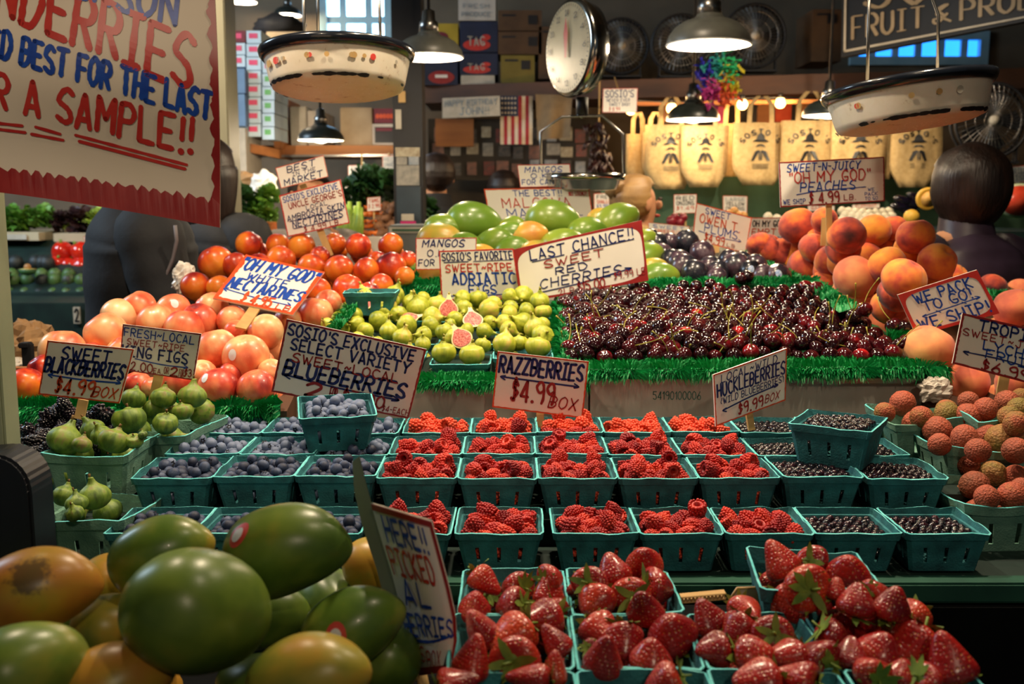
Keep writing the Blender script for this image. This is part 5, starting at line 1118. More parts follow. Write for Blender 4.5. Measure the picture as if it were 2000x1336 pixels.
MG = [(929, 436, 43, None, (.1, .45, .15)), (1084, 432, 42, None, (.0, .50, -.1)), (1203, 432, 36, None, (.0, -.25, .2)), (868, 446, 30), (862, 470, 36, 'ymango'), (963, 478, 33, 'lgmango'), (992, 462, 30, 'lgmango'), (1028, 466, 34, 'ymango'), (1146, 452, 30, 'lgmango'), (1168, 426, 20, 'ymango'), (1254, 470, 24, 'lgmango'),
      (1258, 505, 32, 'lgmango'), (1279, 524, 22, 'ymango'), (1287, 541, 30, 'lgmango'), (846, 541, 32, 'ymango', (0, 0, 0)), (812, 524, 20, 'lgmango'), (1000, 445, 24, 'lgmango'), (906, 482, 30), (940, 505, 30, 'ymango'), (1220, 470, 34, 'lgmango'), (880, 510, 30, 'lgmango'), (1000, 490, 30), (1100, 480, 36, 'lgmango'), (1050, 500, 32, 'ymango'), (1160, 490, 34, 'lgmango')]
pile('lgmango', MG, lambda u, v, r: 2.47+max(0, (545-v))*.0026, {'lgmango': 'light green mango', 'ymango': 'yellow ripe mango'}, 'the mango pile in the middle tray', 26, extra=False)
PL = [(1341, 474, 25), (1371, 495, 25), (1284, 476, 22), (1292, 497, 22), (1311, 510, 24), (1327, 515, 27), (1335, 522, 27), (1356, 534, 27), (1386, 524, 24), (1402, 530, 22), (1400, 543, 21), (1437, 521, 28), (1466, 532, 24), (1474, 520, 24), (1519, 541, 26), (1308, 474, 19), (1270, 464, 18), (1422, 506, 19), (1270, 490, 20), (1450, 508, 18), (1490, 538, 22)]
PLo = pile('plum', PL, lambda u, v, r: 2.44+max(0, (545-v))*.0034, 'dusty dark purple plum', 'the plum pile', 20)
for i in (12, 14): sticker(PLo[i], .032, (-.2, -1, .35), .010, pm('blue_white_sticker', '5a8ad0', 'e0e8f0', 220, .4), label='blue and white fruit sticker')
# figs in turquoise baskets
FG = [(714, 582, 25), (770, 578, 23), (757, 599, 24), (680, 606, 20), (663, 624, 20), (694, 618, 19), (697, 633, 18), (738, 628, 22), (751, 611, 19), (778, 614, 19), (795, 637, 24), (840, 637, 20), (843, 622, 24), (817, 602, 27), (802, 592, 19), (828, 582, 15), (856, 597, 24), (904, 584, 20), (934, 583, 21), (907, 601, 18),
      (954, 606, 25), (964, 596, 20), (889, 624, 19), (957, 630, 16), (912, 647, 17), (944, 647, 19), (880, 634, 13), (828, 656, 20), (870, 650, 22), (884, 662, 21), (826, 673, 18), (786, 660, 21), (759, 649, 21), (714, 646, 20), (668, 642, 17), (867, 690, 27), (922, 694, 27), (943, 675, 18), (765, 590, 18), (640, 634, 15),
      (994, 579, 18), (1023, 577, 22), (1054, 589, 22), (998, 600, 17), (1030, 606, 18), (1061, 609, 18), (996, 613, 19), (985, 630, 19), (1023, 630, 21), (1060, 635, 18), (991, 644, 20), (1046, 642, 24), (1060, 656, 24), (985, 674, 27), (1014, 671, 19), (1050, 678, 27), (735, 672, 18), (800, 690, 20), (700, 664, 18)]
figY = lambda u, v, r: 1.885+max(0, (694-v))*.0031
rnd = random.Random(4); rl = rowlabels(FG, 24)
for i, (u, v, r) in enumerate(FG):
    p = at(u, v, figY(u, v, r)); R = r*mpp(p)*.93; c, ro, n = rl[i]; front = v > 665
    rot = (rnd.uniform(-.45, .15), rnd.uniform(-.4, .4), rnd.uniform(0, 6)) if front or rnd.random() < .25 else (rnd.uniform(.8, 2.3), rnd.uniform(-1, 1), rnd.uniform(0, 6.28))
    place('fig', p, R, rot, 'yellow green fig, %s from left, %s row from the back' % (ORD[c], ORD[ro]) if c < 20 else 'yellow green fig', 'green figs', rnd)
    if i % 2 == 0: place('fig', p+Vector((rnd.uniform(-.01, .01), .018, -.034)), R*.95, None, 'fig lying under the %s from left of the %s row from the back' % (ORD[c], ORD[ro]), 'green figs, lower layer', rnd)
def halffig(u, v, Y, R, roll, facing, label):
    P = [(max(r, 0)*R, z*R) for r, z in smoothp(FIGP)]; n = 14; m = MB(); ns = len(P)
    for (r, z) in P:
        for k in range(n+1): a = PI*k/n; m.v.append((r*math.cos(a), r*math.sin(a), z))
    for i in range(ns-1):
        for k in range(n): a = i*(n+1)+k; m.f.append((a, a+1, a+n+2, a+n+1)); m.m.append(0)
    p = at(u, v, Y); o = m.build('half_fig', M['fig']); tag(o, label, 'fig', 'cut figs')
    rim = MB(); out = [(r, z) for r, z in P]+[(-r, z) for r, z in reversed(P)]; rim.add([(x, -.0002, z) for x, z in out], [tuple(range(len(out)))]); rim.build('rind', M['figrim'], o, False)
    fl_ = [(x*.88, z*.86+.03*R) for x, z in out if z < 1.25*R]; f = MB(); f.add([(x, -.0014, z) for x, z in fl_]+[(0, -.0022, 0)], [(i, (i+1) % len(fl_), len(fl_)) for i in range(len(fl_))]); f.build('flesh', M['flesh'], o, True)
    MB().tube([(0, 0.001, 1.62*R), (0, .002, 1.85*R)], [.0026, .0022], 6).build('stem', M['stem'], o)
    o.location = p; o.rotation_euler = (Matrix.Rotation(facing[1], 3, 'Z') @ Matrix.Rotation(facing[0], 3, 'X') @ Matrix.Rotation(roll, 3, 'Y')).to_euler(); return o
halffig(717, 590, figY(0, 590, 0)-.03, .0215, -1.5, (-.85, -.1), 'cut fig showing pink flesh, at the far left back of the fig baskets')
halffig(876, 606, figY(0, 606, 0)-.03, .0215, .05, (-.3, .1), 'cut fig standing upright with pink flesh, in the middle of the fig baskets')
halffig(924, 626, figY(0, 626, 0)-.03, .0220, -.15, (-.8, .1), 'cut fig with dark seeded flesh facing up, right of the upright cut one')
halffig(903, 663, figY(0, 663, 0)-.035, .0220, -.55, (-.5, .05), 'cut fig with pink flesh, nearest the front of the fig baskets')
halffig(797, 622, figY(0, 618, 0)-.01, .020, 1.2, (-1.0, 0), 'cut fig mostly covered by another fig, left of the centre of the fig baskets')
for i, (u, v, w_, lb) in enumerate(((898, 712, 117, 'turquoise basket of green figs at the front of the turf, middle one'), (1022, 700, 118, 'turquoise basket of green figs behind the raspberry sign'), (765, 706, 118, 'turquoise basket of green figs behind the blueberry sign'),
      (915, 655, 108, 'turquoise basket of green figs in the second row, middle'), (1022, 648, 108, 'turquoise basket of green figs in the second row, right'), (800, 655, 108, 'turquoise basket of green figs in the second row, left centre'), (695, 652, 104, 'turquoise basket of green figs in the second row, far left'),
      (940, 608, 100, 'turquoise basket of green figs in the back row, middle'), (1036, 605, 98, 'turquoise basket of green figs in the back row, right'), (830, 612, 100, 'turquoise basket of green figs in the back row, left centre'), (735, 612, 100, 'turquoise basket of green figs in the back row, far left'))):
    Y = 1.85 if v > 690 else (2.0 if v > 640 else 2.15); p = at(u, v, Y)
    z_ = p.z-(.0 if v > 690 else .018); basket(p.x, Y, z_, .112, .125 if v > 690 else .135, .045, lb, 'fig baskets', seed=i % 4)
p = at(668, 572, 2.12); basket(at(720, 572, 2.12).x, 2.12, p.z, .11, .10, .05, 'empty turquoise basket at the back left of the fig display', None, seed=1)
# king figs at the left, in pale green baskets
KF = [(261, 780, 27, 2), (319, 778, 27, 2), (375, 776, 30, 2), (253, 820, 36, 2), (357, 804, 23, 2), (323, 828, 29, 2), (279, 850, 11, 2), (126, 862, 37, 1), (181, 842, 27, 1), (198, 852, 24, 1), (223, 862, 34, 1), (262, 862, 20, 1), (116, 930, 25, 0), (126, 970, 28, 0), (185, 972, 34, 0), (146, 1004, 20, 0), (160, 870, 22, 1), (300, 800, 24, 2), (150, 985, 24, 0)]
rnd = random.Random(8)
names = ['the low front basket', 'the middle basket', 'the back basket']; cnt = {}
for i, (u, v, r, b_) in enumerate(KF):
    z = (1.045, 1.095, 1.105)[b_]; p = atz(u, v, z+(.02 if (b_ == 2 and v < 800) else 0)); R = r*mpp(p)*.9; cnt[b_] = cnt.get(b_, 0)+1
    place('kfig', p, R, (rnd.uniform(-.35, .25), rnd.uniform(-.45, .45), rnd.uniform(0, 6)), 'dark green fig, %s from the back left in %s of large figs' % (ORD[cnt[b_]-1], names[b_]), 'large dark green figs', rnd)
    if r >= 26: place('kfig', p+Vector((rnd.uniform(-.006, .006), .034, -.032)), R*.95, None, 'large fig lying under the %s one in %s' % (ORD[cnt[b_]-1], names[b_]), 'large dark green figs, lower layer', rnd)
def pxbasket(u, vf, z, sx, sy, h, label, mat='ppulp', wave=.003, rot=0, group=None, seed=0):
    p = atz(u, vf, z); return basket(p.x, p.y, z, sx, sy, h, label, group, mat, rot, 0, wave, seed=seed)
pxbasket(163, 888, 1.085, .125, .15, .075, 'pale green pulp basket of large dark figs, middle one at the left', rot=.0, group='large fig baskets')
pxbasket(300, 850, 1.085, .13, .17, .075, 'pale green pulp basket of large dark figs, behind at the left', rot=-.10, group='large fig baskets', seed=1)
pxbasket(150, 1018, 1.03, .135, .13, .075, 'pale green pulp basket of large dark figs, lowest at the left', rot=-.08, group='large fig baskets', seed=2)
# berries: upper step three rows, lower step one row
def cols(xs, L): return [(xs[i], xs[i+1]) for i in range(L, len(xs)-1)]
XS = [-.548, -.43, -.312, -.195, -.078, .037, .152, .268, .385, .508, .628]
ROWS = [('back', 1.625, 1.070, .975, 1.0), ('middle', 1.502, 1.063, .985, 1.0), ('front', 1.383, 1.060, 1.0, 1.0)]
sd = 0
def what(i): return 'blueberry' if i < 3 else ('raspberry' if i < 8 else 'huckleberry')
PLU = {'blueberry': 'blueberries', 'raspberry': 'raspberries', 'huckleberry': 'small black huckleberries', 'blackberry': 'blackberries'}
FR = {'blueberry': .0087, 'raspberry': .0120, 'huckleberry': .0056, 'blackberry': .0115}
LOOK = {'blueberry': 'dusty blue blueberry', 'raspberry': 'bright red raspberry', 'huckleberry': 'small glossy black huckleberry', 'blackberry': 'glossy blackberry'}
def berries(b, k, sx, h, where, heap=.010, low=.008, layers=2):
    global sd; sd += 1
    fill(k, b, sx, sx, h, FR[k], '%s, @, in the %s' % (LOOK[k], where), PLU[k]+' in the '+where, heap, .88 if k == 'raspberry' else 1.0, low, sd, layers)
for rn, y, z, s, t in ROWS:
    for i in range(len(XS)-1):
        if rn == 'middle' and i == 10: continue
        x0, x1 = XS[i]*s+(.006 if rn == 'back' and i > 2 else 0), XS[i+1]*s+(.006 if rn == 'back' and i > 2 else 0); k = what(i); wd = min(.114, x1-x0-.003); kb = i-(0 if i < 3 else 3 if i < 8 else 8)
        where = '%s %s basket, %s row, upper step' % (ORD[kb], k, rn)
        b = basket((x0+x1)/2, y, z+random.Random(i*7+int(y*100)).uniform(-.002, .002), wd, .114, .056, 'teal pulp basket: from the left the '+where, 'berry baskets on the upper step', tilt=0)
        berries(b, k, wd, .056, where, heap=.010 if k == 'raspberry' else .007, low=.012 if k == 'raspberry' else .011, layers=2 if k != 'huckleberry' else 1)
XD = [(-.542, -.405), (-.415, -.30), (-.30, -.197), (-.190, -.079), (-.074, .041), (.053, .165), (.166, .275), (.278, .394), (.396, .508), (.512, .624)]
for i, (x0, x1) in enumerate(XD):
    k = 'blueberry' if i < 3 else ('raspberry' if i < 8 else 'huckleberry'); kb = i-(0 if i < 3 else 3 if i < 8 else 8); wd = min(.114, x1-x0-.002)
    where = '%s %s basket, lower step' % (ORD[kb], k); b = basket((x0+x1)/2, 1.245, 1.024, wd, .110, .055, 'teal pulp basket: from the left the '+where, 'berry baskets on the lower step', rot=random.Random(i).uniform(-.02, .02))
    berries(b, k, wd, .055, where, heap=.010 if k == 'raspberry' else .005, low=.012 if k == 'raspberry' else .014, layers=2 if k != 'huckleberry' else 1)
# the two baskets set on top of the others
p = at(650, 838, 1.545); b = basket(p.x, p.y-.02, p.z+.032, .118, .112, .060, 'teal pulp basket of blueberries set on top of the others, slightly turned', None, rot=.22, tilt=.12); berries(b, 'blueberry', .112, .060, 'blueberry basket set on top', .007, .010)
p = at(1648, 862, 1.47); b = basket(p.x, p.y-.03, p.z+.026, .120, .118, .062, 'teal pulp basket of huckleberries set on top of the others, turned cornerwise', None, rot=-.55); berries(b, 'huckleberry', .110, .062, 'huckleberry basket set on top', .007, .008, 1)
# blackberries
for i, (u, vf, z, w_) in enumerate(((86, 870, 1.055, .125), (195, 862, 1.055, .11), (58, 900, 1.05, .12), (95, 925, 1.045, .11))):
    pp = atz(u, vf, z); where = '%s blackberry basket' % ['left back', 'right back', 'left middle', 'frontmost'][i]
    b = basket(pp.x, pp.y, z, w_, .12, .056, 'teal pulp basket at the left, the '+where, 'blackberry baskets'); berries(b, 'blackberry', w_, .056, where, .018 if i < 2 else .010, .004)
for bi_, (u, v) in enumerate(((124, 788), (110, 806), (136, 806), (95, 815), (190, 806), (182, 820), (210, 815))): reg('blackberry', at(u, v, 1.66), .0125, 'glossy blackberry on top of the blackberry heap, %s' % ['topmost', 'upper left', 'upper right', 'lowest left', 'right of the stick', 'just right of the stick foot', 'rightmost'][bi_], 'top blackberries', None)
# lychees at the right
LY = [(1728, 806, 20, 3), (1763, 788, 25, 3), (1849, 800, 20, 3), (1849, 808, 23, 3), (1891, 812, 24, 3), (1790, 828, 27, 2), (1831, 841, 28, 2), (1835, 868, 22, 2), (1884, 856, 26, 2), (1929, 850, 22, 2), (1957, 859, 31, 2), (1983, 848, 26, 2), (1891, 783, 19, 4), (1925, 799, 23, 4), (1967, 785, 23, 4), (1989, 799, 22, 4), (1971, 814, 22, 4), (1985, 828, 25, 4), (1994, 776, 18, 4),
      (1903, 948, 28, 1), (1939, 928, 28, 1), (1983, 932, 24, 1), (1927, 972, 24, 1), (1977, 969, 28, 1), (1995, 955, 22, 1), (1800, 815, 22, 3), (1910, 880, 24, 2), (1985, 880, 26, 2)]
rnd = random.Random(12); cnt = {}
for u, v, r, b_ in LY:
    z = {1: 1.043, 2: 1.087, 3: 1.105, 4: 1.117}[b_]; p = atz(u, v, z); R = r*mpp(p); cnt[b_] = cnt.get(b_, 0)+1
    place('lychee', p, R, None, 'rough skinned lychee, %s from the left in %s' % (ORD[cnt[b_]-1], {1: 'the lowest lychee basket at the right edge', 2: 'the middle lychee basket at the right', 3: 'the back left lychee basket', 4: 'the back right lychee basket'}[b_]), 'lychees', rnd)
    if r > 21 and 1845 < u < 1985: place('lychee', p+Vector((.004, .036, -.030)), R*.95, None, 'lychee underneath the %s from left of %s basket' % (ORD[cnt[b_]-1], {1: 'the lowest', 2: 'the middle', 3: 'the back left', 4: 'the back right'}[b_]), 'lychees, lower layer', rnd)
pxbasket(1950, 876, 1.082, .16, .13, .075, 'pale green pulp basket of lychees, middle one at the right', wave=.006, rot=.04, group='lychee baskets'); pxbasket(1995, 984, 1.038, .16, .13, .078, 'pale green pulp basket of lychees, lowest at the right edge', wave=.005, rot=.05, group='lychee baskets', seed=1)
pxbasket(1832, 822, 1.100, .15, .12, .07, 'pale green pulp basket of lychees, back left one', wave=.006, rot=.10, group='lychee baskets', seed=2); pxbasket(1995, 818, 1.112, .15, .13, .07, 'pale green pulp basket of lychees, back right one', wave=.006, rot=.10, group='lychee baskets', seed=3)
bld(MB().box(.63, .86, 1.40, 1.76, 1.004, 1.03), 'lychee_riser', M['dgreen'], 'dark riser board under the back lychee baskets', 'riser')
# cherries on the sloping turf
rnd = random.Random(21); zt0 = at(0, 704, 1.86).z
for j in range(18):
    y = 1.862+j*.0262; xl_ = .105-.0*(y-1.86); xr_ = .745-.12*max(0, y-1.95); n_ = int((xr_-xl_)/.0292)
    for i in range(n_):
        x = xl_+(i+.5*(j % 2)+.3)*(xr_-xl_)/n_+rnd.uniform(-.005, .005); e = min(1, (x-xl_)/.05, max(0, (xr_+.02-x))/.05, (y-1.84)/.05)
        z = zt0+(y-1.86)*.168+.018*e+.012*noise.noise(Vector((x*14, y*14, 0)))+rnd.uniform(-.004, .006)
        reg('cherry', (x, y+rnd.uniform(-.004, .004), z), .0158*rnd.uniform(.90, 1.12), 'glossy dark cherry, %s from left, %s row from the front' % (ORD[i], ORD[j]), 'cherries in the heap', None)
        if (i+j) % 2 == 0: reg('cherry', (x+.012, y+.01, z-.02), .0158, 'cherry lying under the %s from left in the %s row from the front' % (ORD[i], ORD[j]), 'cherries in the heap, lower layer', None)
for ci_, (u, v, Y) in enumerate(((1813, 690, 1.84), (1772, 668, 1.86), (1768, 640, 1.92), (1745, 636, 1.93), (1688, 604, 2.0), (1668, 618, 2.0), (1595, 562, 2.28), (1573, 560, 2.3), (1745, 688, 1.85), (1460, 540, 2.36), (1448, 544, 2.36))):
    o = place('cherry', at(u, v, Y), .0165, (rnd.uniform(-.4, .4), rnd.uniform(-.4, .4), rnd.uniform(0, 6)), 'large dark cherry with upright stem at the rim, %s counted from the right front' % ORD[ci_], 'cherries at the rim', rnd, v=0)
# strawberries
SB = [(943, 1132, 30), (1009, 1147, 30), (1076, 1130, 26), (1071, 1161, 31), (926, 1184, 31), (1000, 1184, 34), (1083, 1188, 24), (1062, 1209, 38), (943, 1236, 34), (1005, 1236, 42), (1087, 1258, 32), (920, 1298, 37), (1009, 1287, 44), (1083, 1312, 30), (1155, 1140, 32), (1199, 1118, 33), (1259, 1098, 32), (1162, 1178, 36), (1232, 1163, 35), (1283, 1147, 34),
      (1261, 1194, 34), (1312, 1236, 44), (1271, 1283, 37), (1170, 1231, 35), (1220, 1246, 33), (1178, 1293, 37), (1157, 1266, 18), (1385, 1211, 32), (1442, 1223, 30), (1455, 1192, 30), (1509, 1240, 36), (1397, 1269, 33), (1473, 1281, 40), (1542, 1279, 34), (1600, 1285, 38), (1527, 1103, 32), (1589, 1099, 30), (1571, 1147, 42), (1657, 1116, 37), (1630, 1153, 22), (1707, 1153, 24), (1672, 1178, 33),
      (1674, 1209, 42), (1742, 1184, 34), (1777, 1202, 34), (1752, 1217, 28), (1626, 1244, 36), (1659, 1287, 32), (1717, 1271, 38), (1781, 1254, 46), (1857, 1302, 42), (1705, 1318, 38), (1760, 1320, 32), (1806, 1330, 34), (1302, 1334, 38), (1488, 1330, 42), (1564, 1328, 42), (1046, 1328, 36), (882, 1338, 34), (1130, 1150, 20)]
rnd = random.Random(31); rl = rowlabels(SB, 36)
for i, (u, v, r) in enumerate(SB):
    lift = .030 if (u > 1490 and v < 1185) else (.014 if v < 1145 else 0); p = atz(u, v, 1.038+lift); R = r*mpp(p)*1.12; c, ro, n = rl[i]
    m_ = rnd.random(); tl = rnd.uniform(.9, 1.9) if m_ < .6 else rnd.uniform(2.4, 3.6)
    if i in (37, 18, 12, 5): tl = -1.0+rnd.uniform(-.2, .2)*0+2.4 if False else 1.15
    o = place('strawberry', p, R, (tl, rnd.uniform(-.5, .5), rnd.uniform(0, 6.28) if i not in (37,) else 0), 'ripe red strawberry, %s from left, %s row from the back' % (ORD[c], ORD[ro]), 'strawberries in the front baskets', rnd)
    if i in (37, 18, 12): o.rotation_euler = (PI*.42, rnd.uniform(-.3, .3), rnd.uniform(-.3, .3))
    if i % 1 == 0:
        place('strawberry', p+Vector((rnd.uniform(-.010, .010), .024, -.030)), R*.9, None, 'red strawberry under the %s from left of the %s row from the back' % (ORD[c], ORD[ro]), 'strawberries, lower layer', rnd)
SBK = [(-.055, .0575, .970, 1.034, 'back row, first from the left', 0), (.0625, .176, .970, 1.034, 'back row, second from the left', 0), (-.058, .056, .846, 1.034, 'second row, first from the left', 0), (.060, .173, .846, 1.034, 'second row, second from the left', 0),
       (.178, .290, .846, 1.034, 'second row, third from the left', 0), (.296, .410, .846, 1.034, 'second row, rightmost', -.0), (.262, .384, .972, 1.058, 'raised at the back right', -.10), (-.06, .055, .722, 1.034, 'nearest row, first from the left', 0), (.058, .172, .722, 1.034, 'nearest row, second from the left', 0), (.175, .29, .722, 1.034, 'nearest row, third from the left', 0), (.296, .41, .722, 1.034, 'nearest row, rightmost', 0)]
for i, (x0, x1, y, z, w_, rot) in enumerate(SBK): basket((x0+x1)/2, y, z, x1-x0-.001, .118, .078 if i != 6 else .085, 'teal pulp basket of strawberries, '+w_, 'strawberry baskets', rot=rot, wave=.002, seed=i % 4)
# cardboard between the strawberry baskets
def corr(name, u0, v0, u1, v1, Y, label):
    a, b = at(u0, v0, Y), at(u1, v1, Y); m = MB(); L = b-a; n = 60; t = .0009; H = .006
    m.tube([a, b], t, 4); m.tube([a+Vector((0, 0, H)), b+Vector((0, 0, H))], t, 4); m.tube([a+L*(k/n)+Vector((0, 0, H/2+H/2*math.sin(k*1.25))) for k in range(n+1)], t*.8, 4)
    m.add([a, b, b+Vector((0, .012, 0)), a+Vector((0, .012, 0))], [(0, 1, 2, 3)]); m.add([p_+Vector((0, 0, H)) for p_ in (a, b, b+Vector((0, .012, 0)), a+Vector((0, .012, 0)))], [(0, 1, 2, 3)])
    return bld(m, name, M['stick'], label, 'cardboard')
corr('corrugated_sheet', 1330, 1178, 1418, 1170, 1.02, 'torn corrugated cardboard edge behind the third strawberry basket')
m = MB(); a, b, c, d, e = [at(u, v, 1.03) for u, v in ((1425, 1172), (1440, 1149), (1505, 1147), (1510, 1205), (1425, 1205))]; o_ = a.copy(); m.add([p_-o_ for p_ in (a, b, c, d, e)]+[p_-o_+Vector((0, .004, 0)) for p_ in (a, b, c, d, e)], [(4, 3, 2, 1, 0), (5, 6, 7, 8, 9)]+[(i, (i+1) % 5, (i+1) % 5+5, i+5) for i in range(5)])
o = m.build('carton_flap', M['wcard'], None, False); o.location = o_; tag(o, 'upright white carton flap with a torn brown edge beside the raised strawberry basket', 'cardboard')
MB().tube([Vector((0, 0, 0)), b-o_, c-o_], .0016, 5).build('torn_edge', M['stick'], o)
# large mangoes in the left foreground
FM = [(78, 1150, 90, 'ymango', .84, (.2, .1, .3), 'yellow mango with a dark blemish'), (315, 1080, 80, 'mango', .92, (.1, -.12, .12), 'green mango with an orange end'), (402, 1195, 128, 'gmango', .80, (1.2, .6, 1.4), 'large plain green mango'), (562, 1070, 98, 'gmango', .93, (-.2, .05, -.1), 'dark green mango with a red sticker at its left'),
      (60, 1305, 98, 'gmango', .74, (1.2, .2, 1.2), 'dark green mango'), (232, 1222, 68, 'ymango', .90, (.4, .5, .8), 'small yellow green mango between larger ones'), (212, 1128, 52, 'ymango', .98, (.2, .2, 1.2), 'yellow green mango deep between two others'), (225, 1335, 88, 'ymango', .76, (.5, 0, .5), 'brownish yellow mango'),
      (602, 1330, 102, 'ymango', .74, (.3, -.2, -.2), 'orange mango'), (690, 1222, 82, 'mango', .88, (.2, -.2, .2), 'green mango with a red sticker facing forward'), (742, 1105, 60, 'ymango', 1.02, (.2, .3, -.4), 'yellow mango behind the curved sign'), (520, 1200, 70, 'gmango', .98, (.2, .3, .4), 'dark mango in the shade between the others'),
      (640, 1180, 70, 'gmango', 1.03, None, 'dark mango deep in the shade'), (130, 1240, 70, 'gmango', .95, None, 'green mango deep under the left ones'), (500, 1350, 80, 'gmango', .88, None, 'dark mango at the bottom edge'), (330, 1180, 70, 'gmango', 1.02, None, 'dark mango hidden behind the largest one'), (760, 1290, 70, 'gmango', .92, None, 'dark mango behind the stick of the curved sign')]
for u, v, r, k, Y, rot, lb in FM:
    p = at(u, v, Y); R = r*mpp(p)*.94; o = place(k, p, R, rot, lb+' in the left foreground', 'large mangoes in the left foreground', RN, v=0)
    if 'red sticker' in lb: d_ = (-.9, -.6, .5) if u < 600 else (-.28, -1, .15); sticker(o, .044, d_, .013, M['redsticker'], label='red fruit sticker'); sticker(o, .044, d_, .0075, M['sticker'], 'barcode_panel', 'white barcode panel', .0012)
    if 'blemish' in lb:
        q = M['ymango'].copy(); nt = q.node_tree; bs = nt.nodes['Principled BSDF']; src = bs.inputs['Base Color'].links[0].from_socket
        tc = nt.nodes.new('ShaderNodeTexCoord'); no = nt.nodes.new('ShaderNodeTexNoise'); no.inputs['Scale'].default_value = 160; no.inputs['Detail'].default_value = 4; nt.links.new(tc.outputs['Object'], no.inputs[0])
        inv = o.rotation_euler.to_matrix().inverted(); cl = inv @ (Vector((.15, -.80, .68)).normalized()*.044)
        vm = nt.nodes.new('ShaderNodeVectorMath'); vm.operation = 'DISTANCE'; nt.links.new(tc.outputs['Object'], vm.inputs[0]); vm.inputs[1].default_value = cl
        ma = nt.nodes.new('ShaderNodeMath'); ma.operation = 'MULTIPLY_ADD'; ma.inputs[1].default_value = -34; ma.inputs[2].default_value = 1.0; nt.links.new(vm.outputs['Value'], ma.inputs[0])
        mb_ = nt.nodes.new('ShaderNodeMath'); mb_.operation = 'ADD'; nt.links.new(ma.outputs[0], mb_.inputs[0]); nt.links.new(no.outputs[0], mb_.inputs[1])
        rp = nt.nodes.new('ShaderNodeValToRGB'); rp.color_ramp.elements[0].position = .72; rp.color_ramp.elements[1].position = 1.2; nt.links.new(mb_.outputs[0], rp.inputs[0]); rp.color_ramp.elements[0].color = (0, 0, 0, 1); rp.color_ramp.elements[1].color = (.8, .8, .8, 1)
        mx = nt.nodes.new('ShaderNodeMix'); mx.data_type = 'RGBA'; nt.links.new(rp.outputs[0], mx.inputs[0]); nt.links.new(src, mx.inputs[6]); mx.inputs[7].default_value = srgb('4a3830'); nt.links.new(mx.outputs[2], bs.inputs['Base Color'])
        o.data = o.data.copy(); o.data.materials[0] = q
for i in range(9): place(['gmango', 'mango', 'ymango'][i % 3], Vector((-.66+(i % 3)*.125, .76+(i//3)*.115, .93)), .044, (RN.uniform(-.3, .3), RN.uniform(-.3, .3), RN.uniform(0, 6)), 'mango in the bottom layer, %s from left, %s row from the front' % (ORD[i % 3], ORD[i//3]), 'large mangoes in the left foreground, bottom layer', RN, v=0)
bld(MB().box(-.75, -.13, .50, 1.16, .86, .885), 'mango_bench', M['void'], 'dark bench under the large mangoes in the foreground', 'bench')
# turf fringes
tf = lambda n_, a, b, w_, lb, out=(0, -1, 0), N=1500, **k: turf(n_, a, b, w_, lb, n=N, out=out, seed=len(lb), **k)
A = lambda u, v, Y: at(u, v, Y)
tf('turf_strip', A(815, 744, 1.80), A(1148, 744, 1.80), .05, 'green plastic turf edge in front of the fig baskets', N=3000, hgt=.018, drop=.012)
tf('turf_strip', A(1150, 722, 1.80), A(1850, 716, 1.80), .05, 'green plastic turf edge in front of the cherries', N=6000, hgt=.020, drop=.014)
tf('turf_strip', A(1100, 706, 1.84), A(1090, 590, 2.26), .03, 'green plastic turf divider between the figs and the cherries', out=(-1, 0, .4), N=4000)
tf('turf_strip', A(640, 650, 1.95), A(705, 575, 2.24), .02, 'green plastic turf along the left side of the fig baskets', out=(-1, 0, 0), N=1500)
tf('turf_strip', A(784, 556, 2.385), A(1000, 556, 2.385), .04, 'green plastic turf edge in front of the mangoes, left part', N=2200, hgt=.024, drop=.035); tf('turf_strip', A(1255, 556, 2.385), A(1600, 552, 2.385), .04, 'green plastic turf edge in front of the plums', N=3500)
tf('turf_strip', A(786, 552, 2.40), A(835, 486, 2.75), .03, 'green plastic turf along the left side of the mango tray', out=(-1, 0, 0), N=2500, drop=.05); tf('turf_strip', A(1592, 556, 2.40), A(1452, 497, 2.9), .05, 'green plastic turf along the right side of the plum tray', out=(1, 0, .3), N=2600)
tf('turf_strip', A(1600, 556, 2.36), A(1668, 602, 2.02), .03, 'green plastic turf between the cherries and the peaches', out=(1, 0, .3), N=1500); tf('turf_strip', A(1760, 645, 1.92), A(1840, 716, 1.82), .03, 'green plastic turf at the right end of the cherry tray', out=(1, 0, .4), N=1200)
tf('turf_strip', A(20, 795, 1.735), A(405, 793, 1.735), .02, 'green plastic turf behind the blackberries', N=2600, hgt=.026); tf('turf_strip', A(405, 793, 1.735), A(548, 790, 1.735), .02, 'green plastic turf behind the first blueberry basket', N=1500)
tf('turf_strip', A(1938, 578, 2.36), A(2010, 582, 2.3), .03, 'green plastic turf among the peaches at the right edge', N=700)
bld(MB().box(at(20, 712, 1.9).x-.1, at(110, 712, 1.9).x, 1.92, 1.94, 1.0, at(40, 722, 1.9).z), 'crate_edge', M['wood'], 'orange wooden crate edge behind the dark nectarine at the far left', 'crate')
def crumple(name, u, v, Y, s, mat, label, cat, amp=.35, seed=0):
    p = at(u, v, Y); m = MB().sphere((0, 0, 0), s, 26, 18, fn=lambda q: q*(1+amp*noise.noise(q*2.6+Vector((seed, 0, 0)))+.15*noise.noise(q*7))); o = m.build(name, M[mat], None, False); o.location = p; return tag(o, label, cat)
crumple('paper_bag', 62, 680, 2.3, (.065, .05, .06), 'brownbag', 'crumpled brown paper bag at the far left behind the nectarines', 'paper bag'); crumple('tissue', 30, 715, 2.25, (.03, .03, .02), 'wcard', 'crumpled white tissue at the far left', 'tissue')
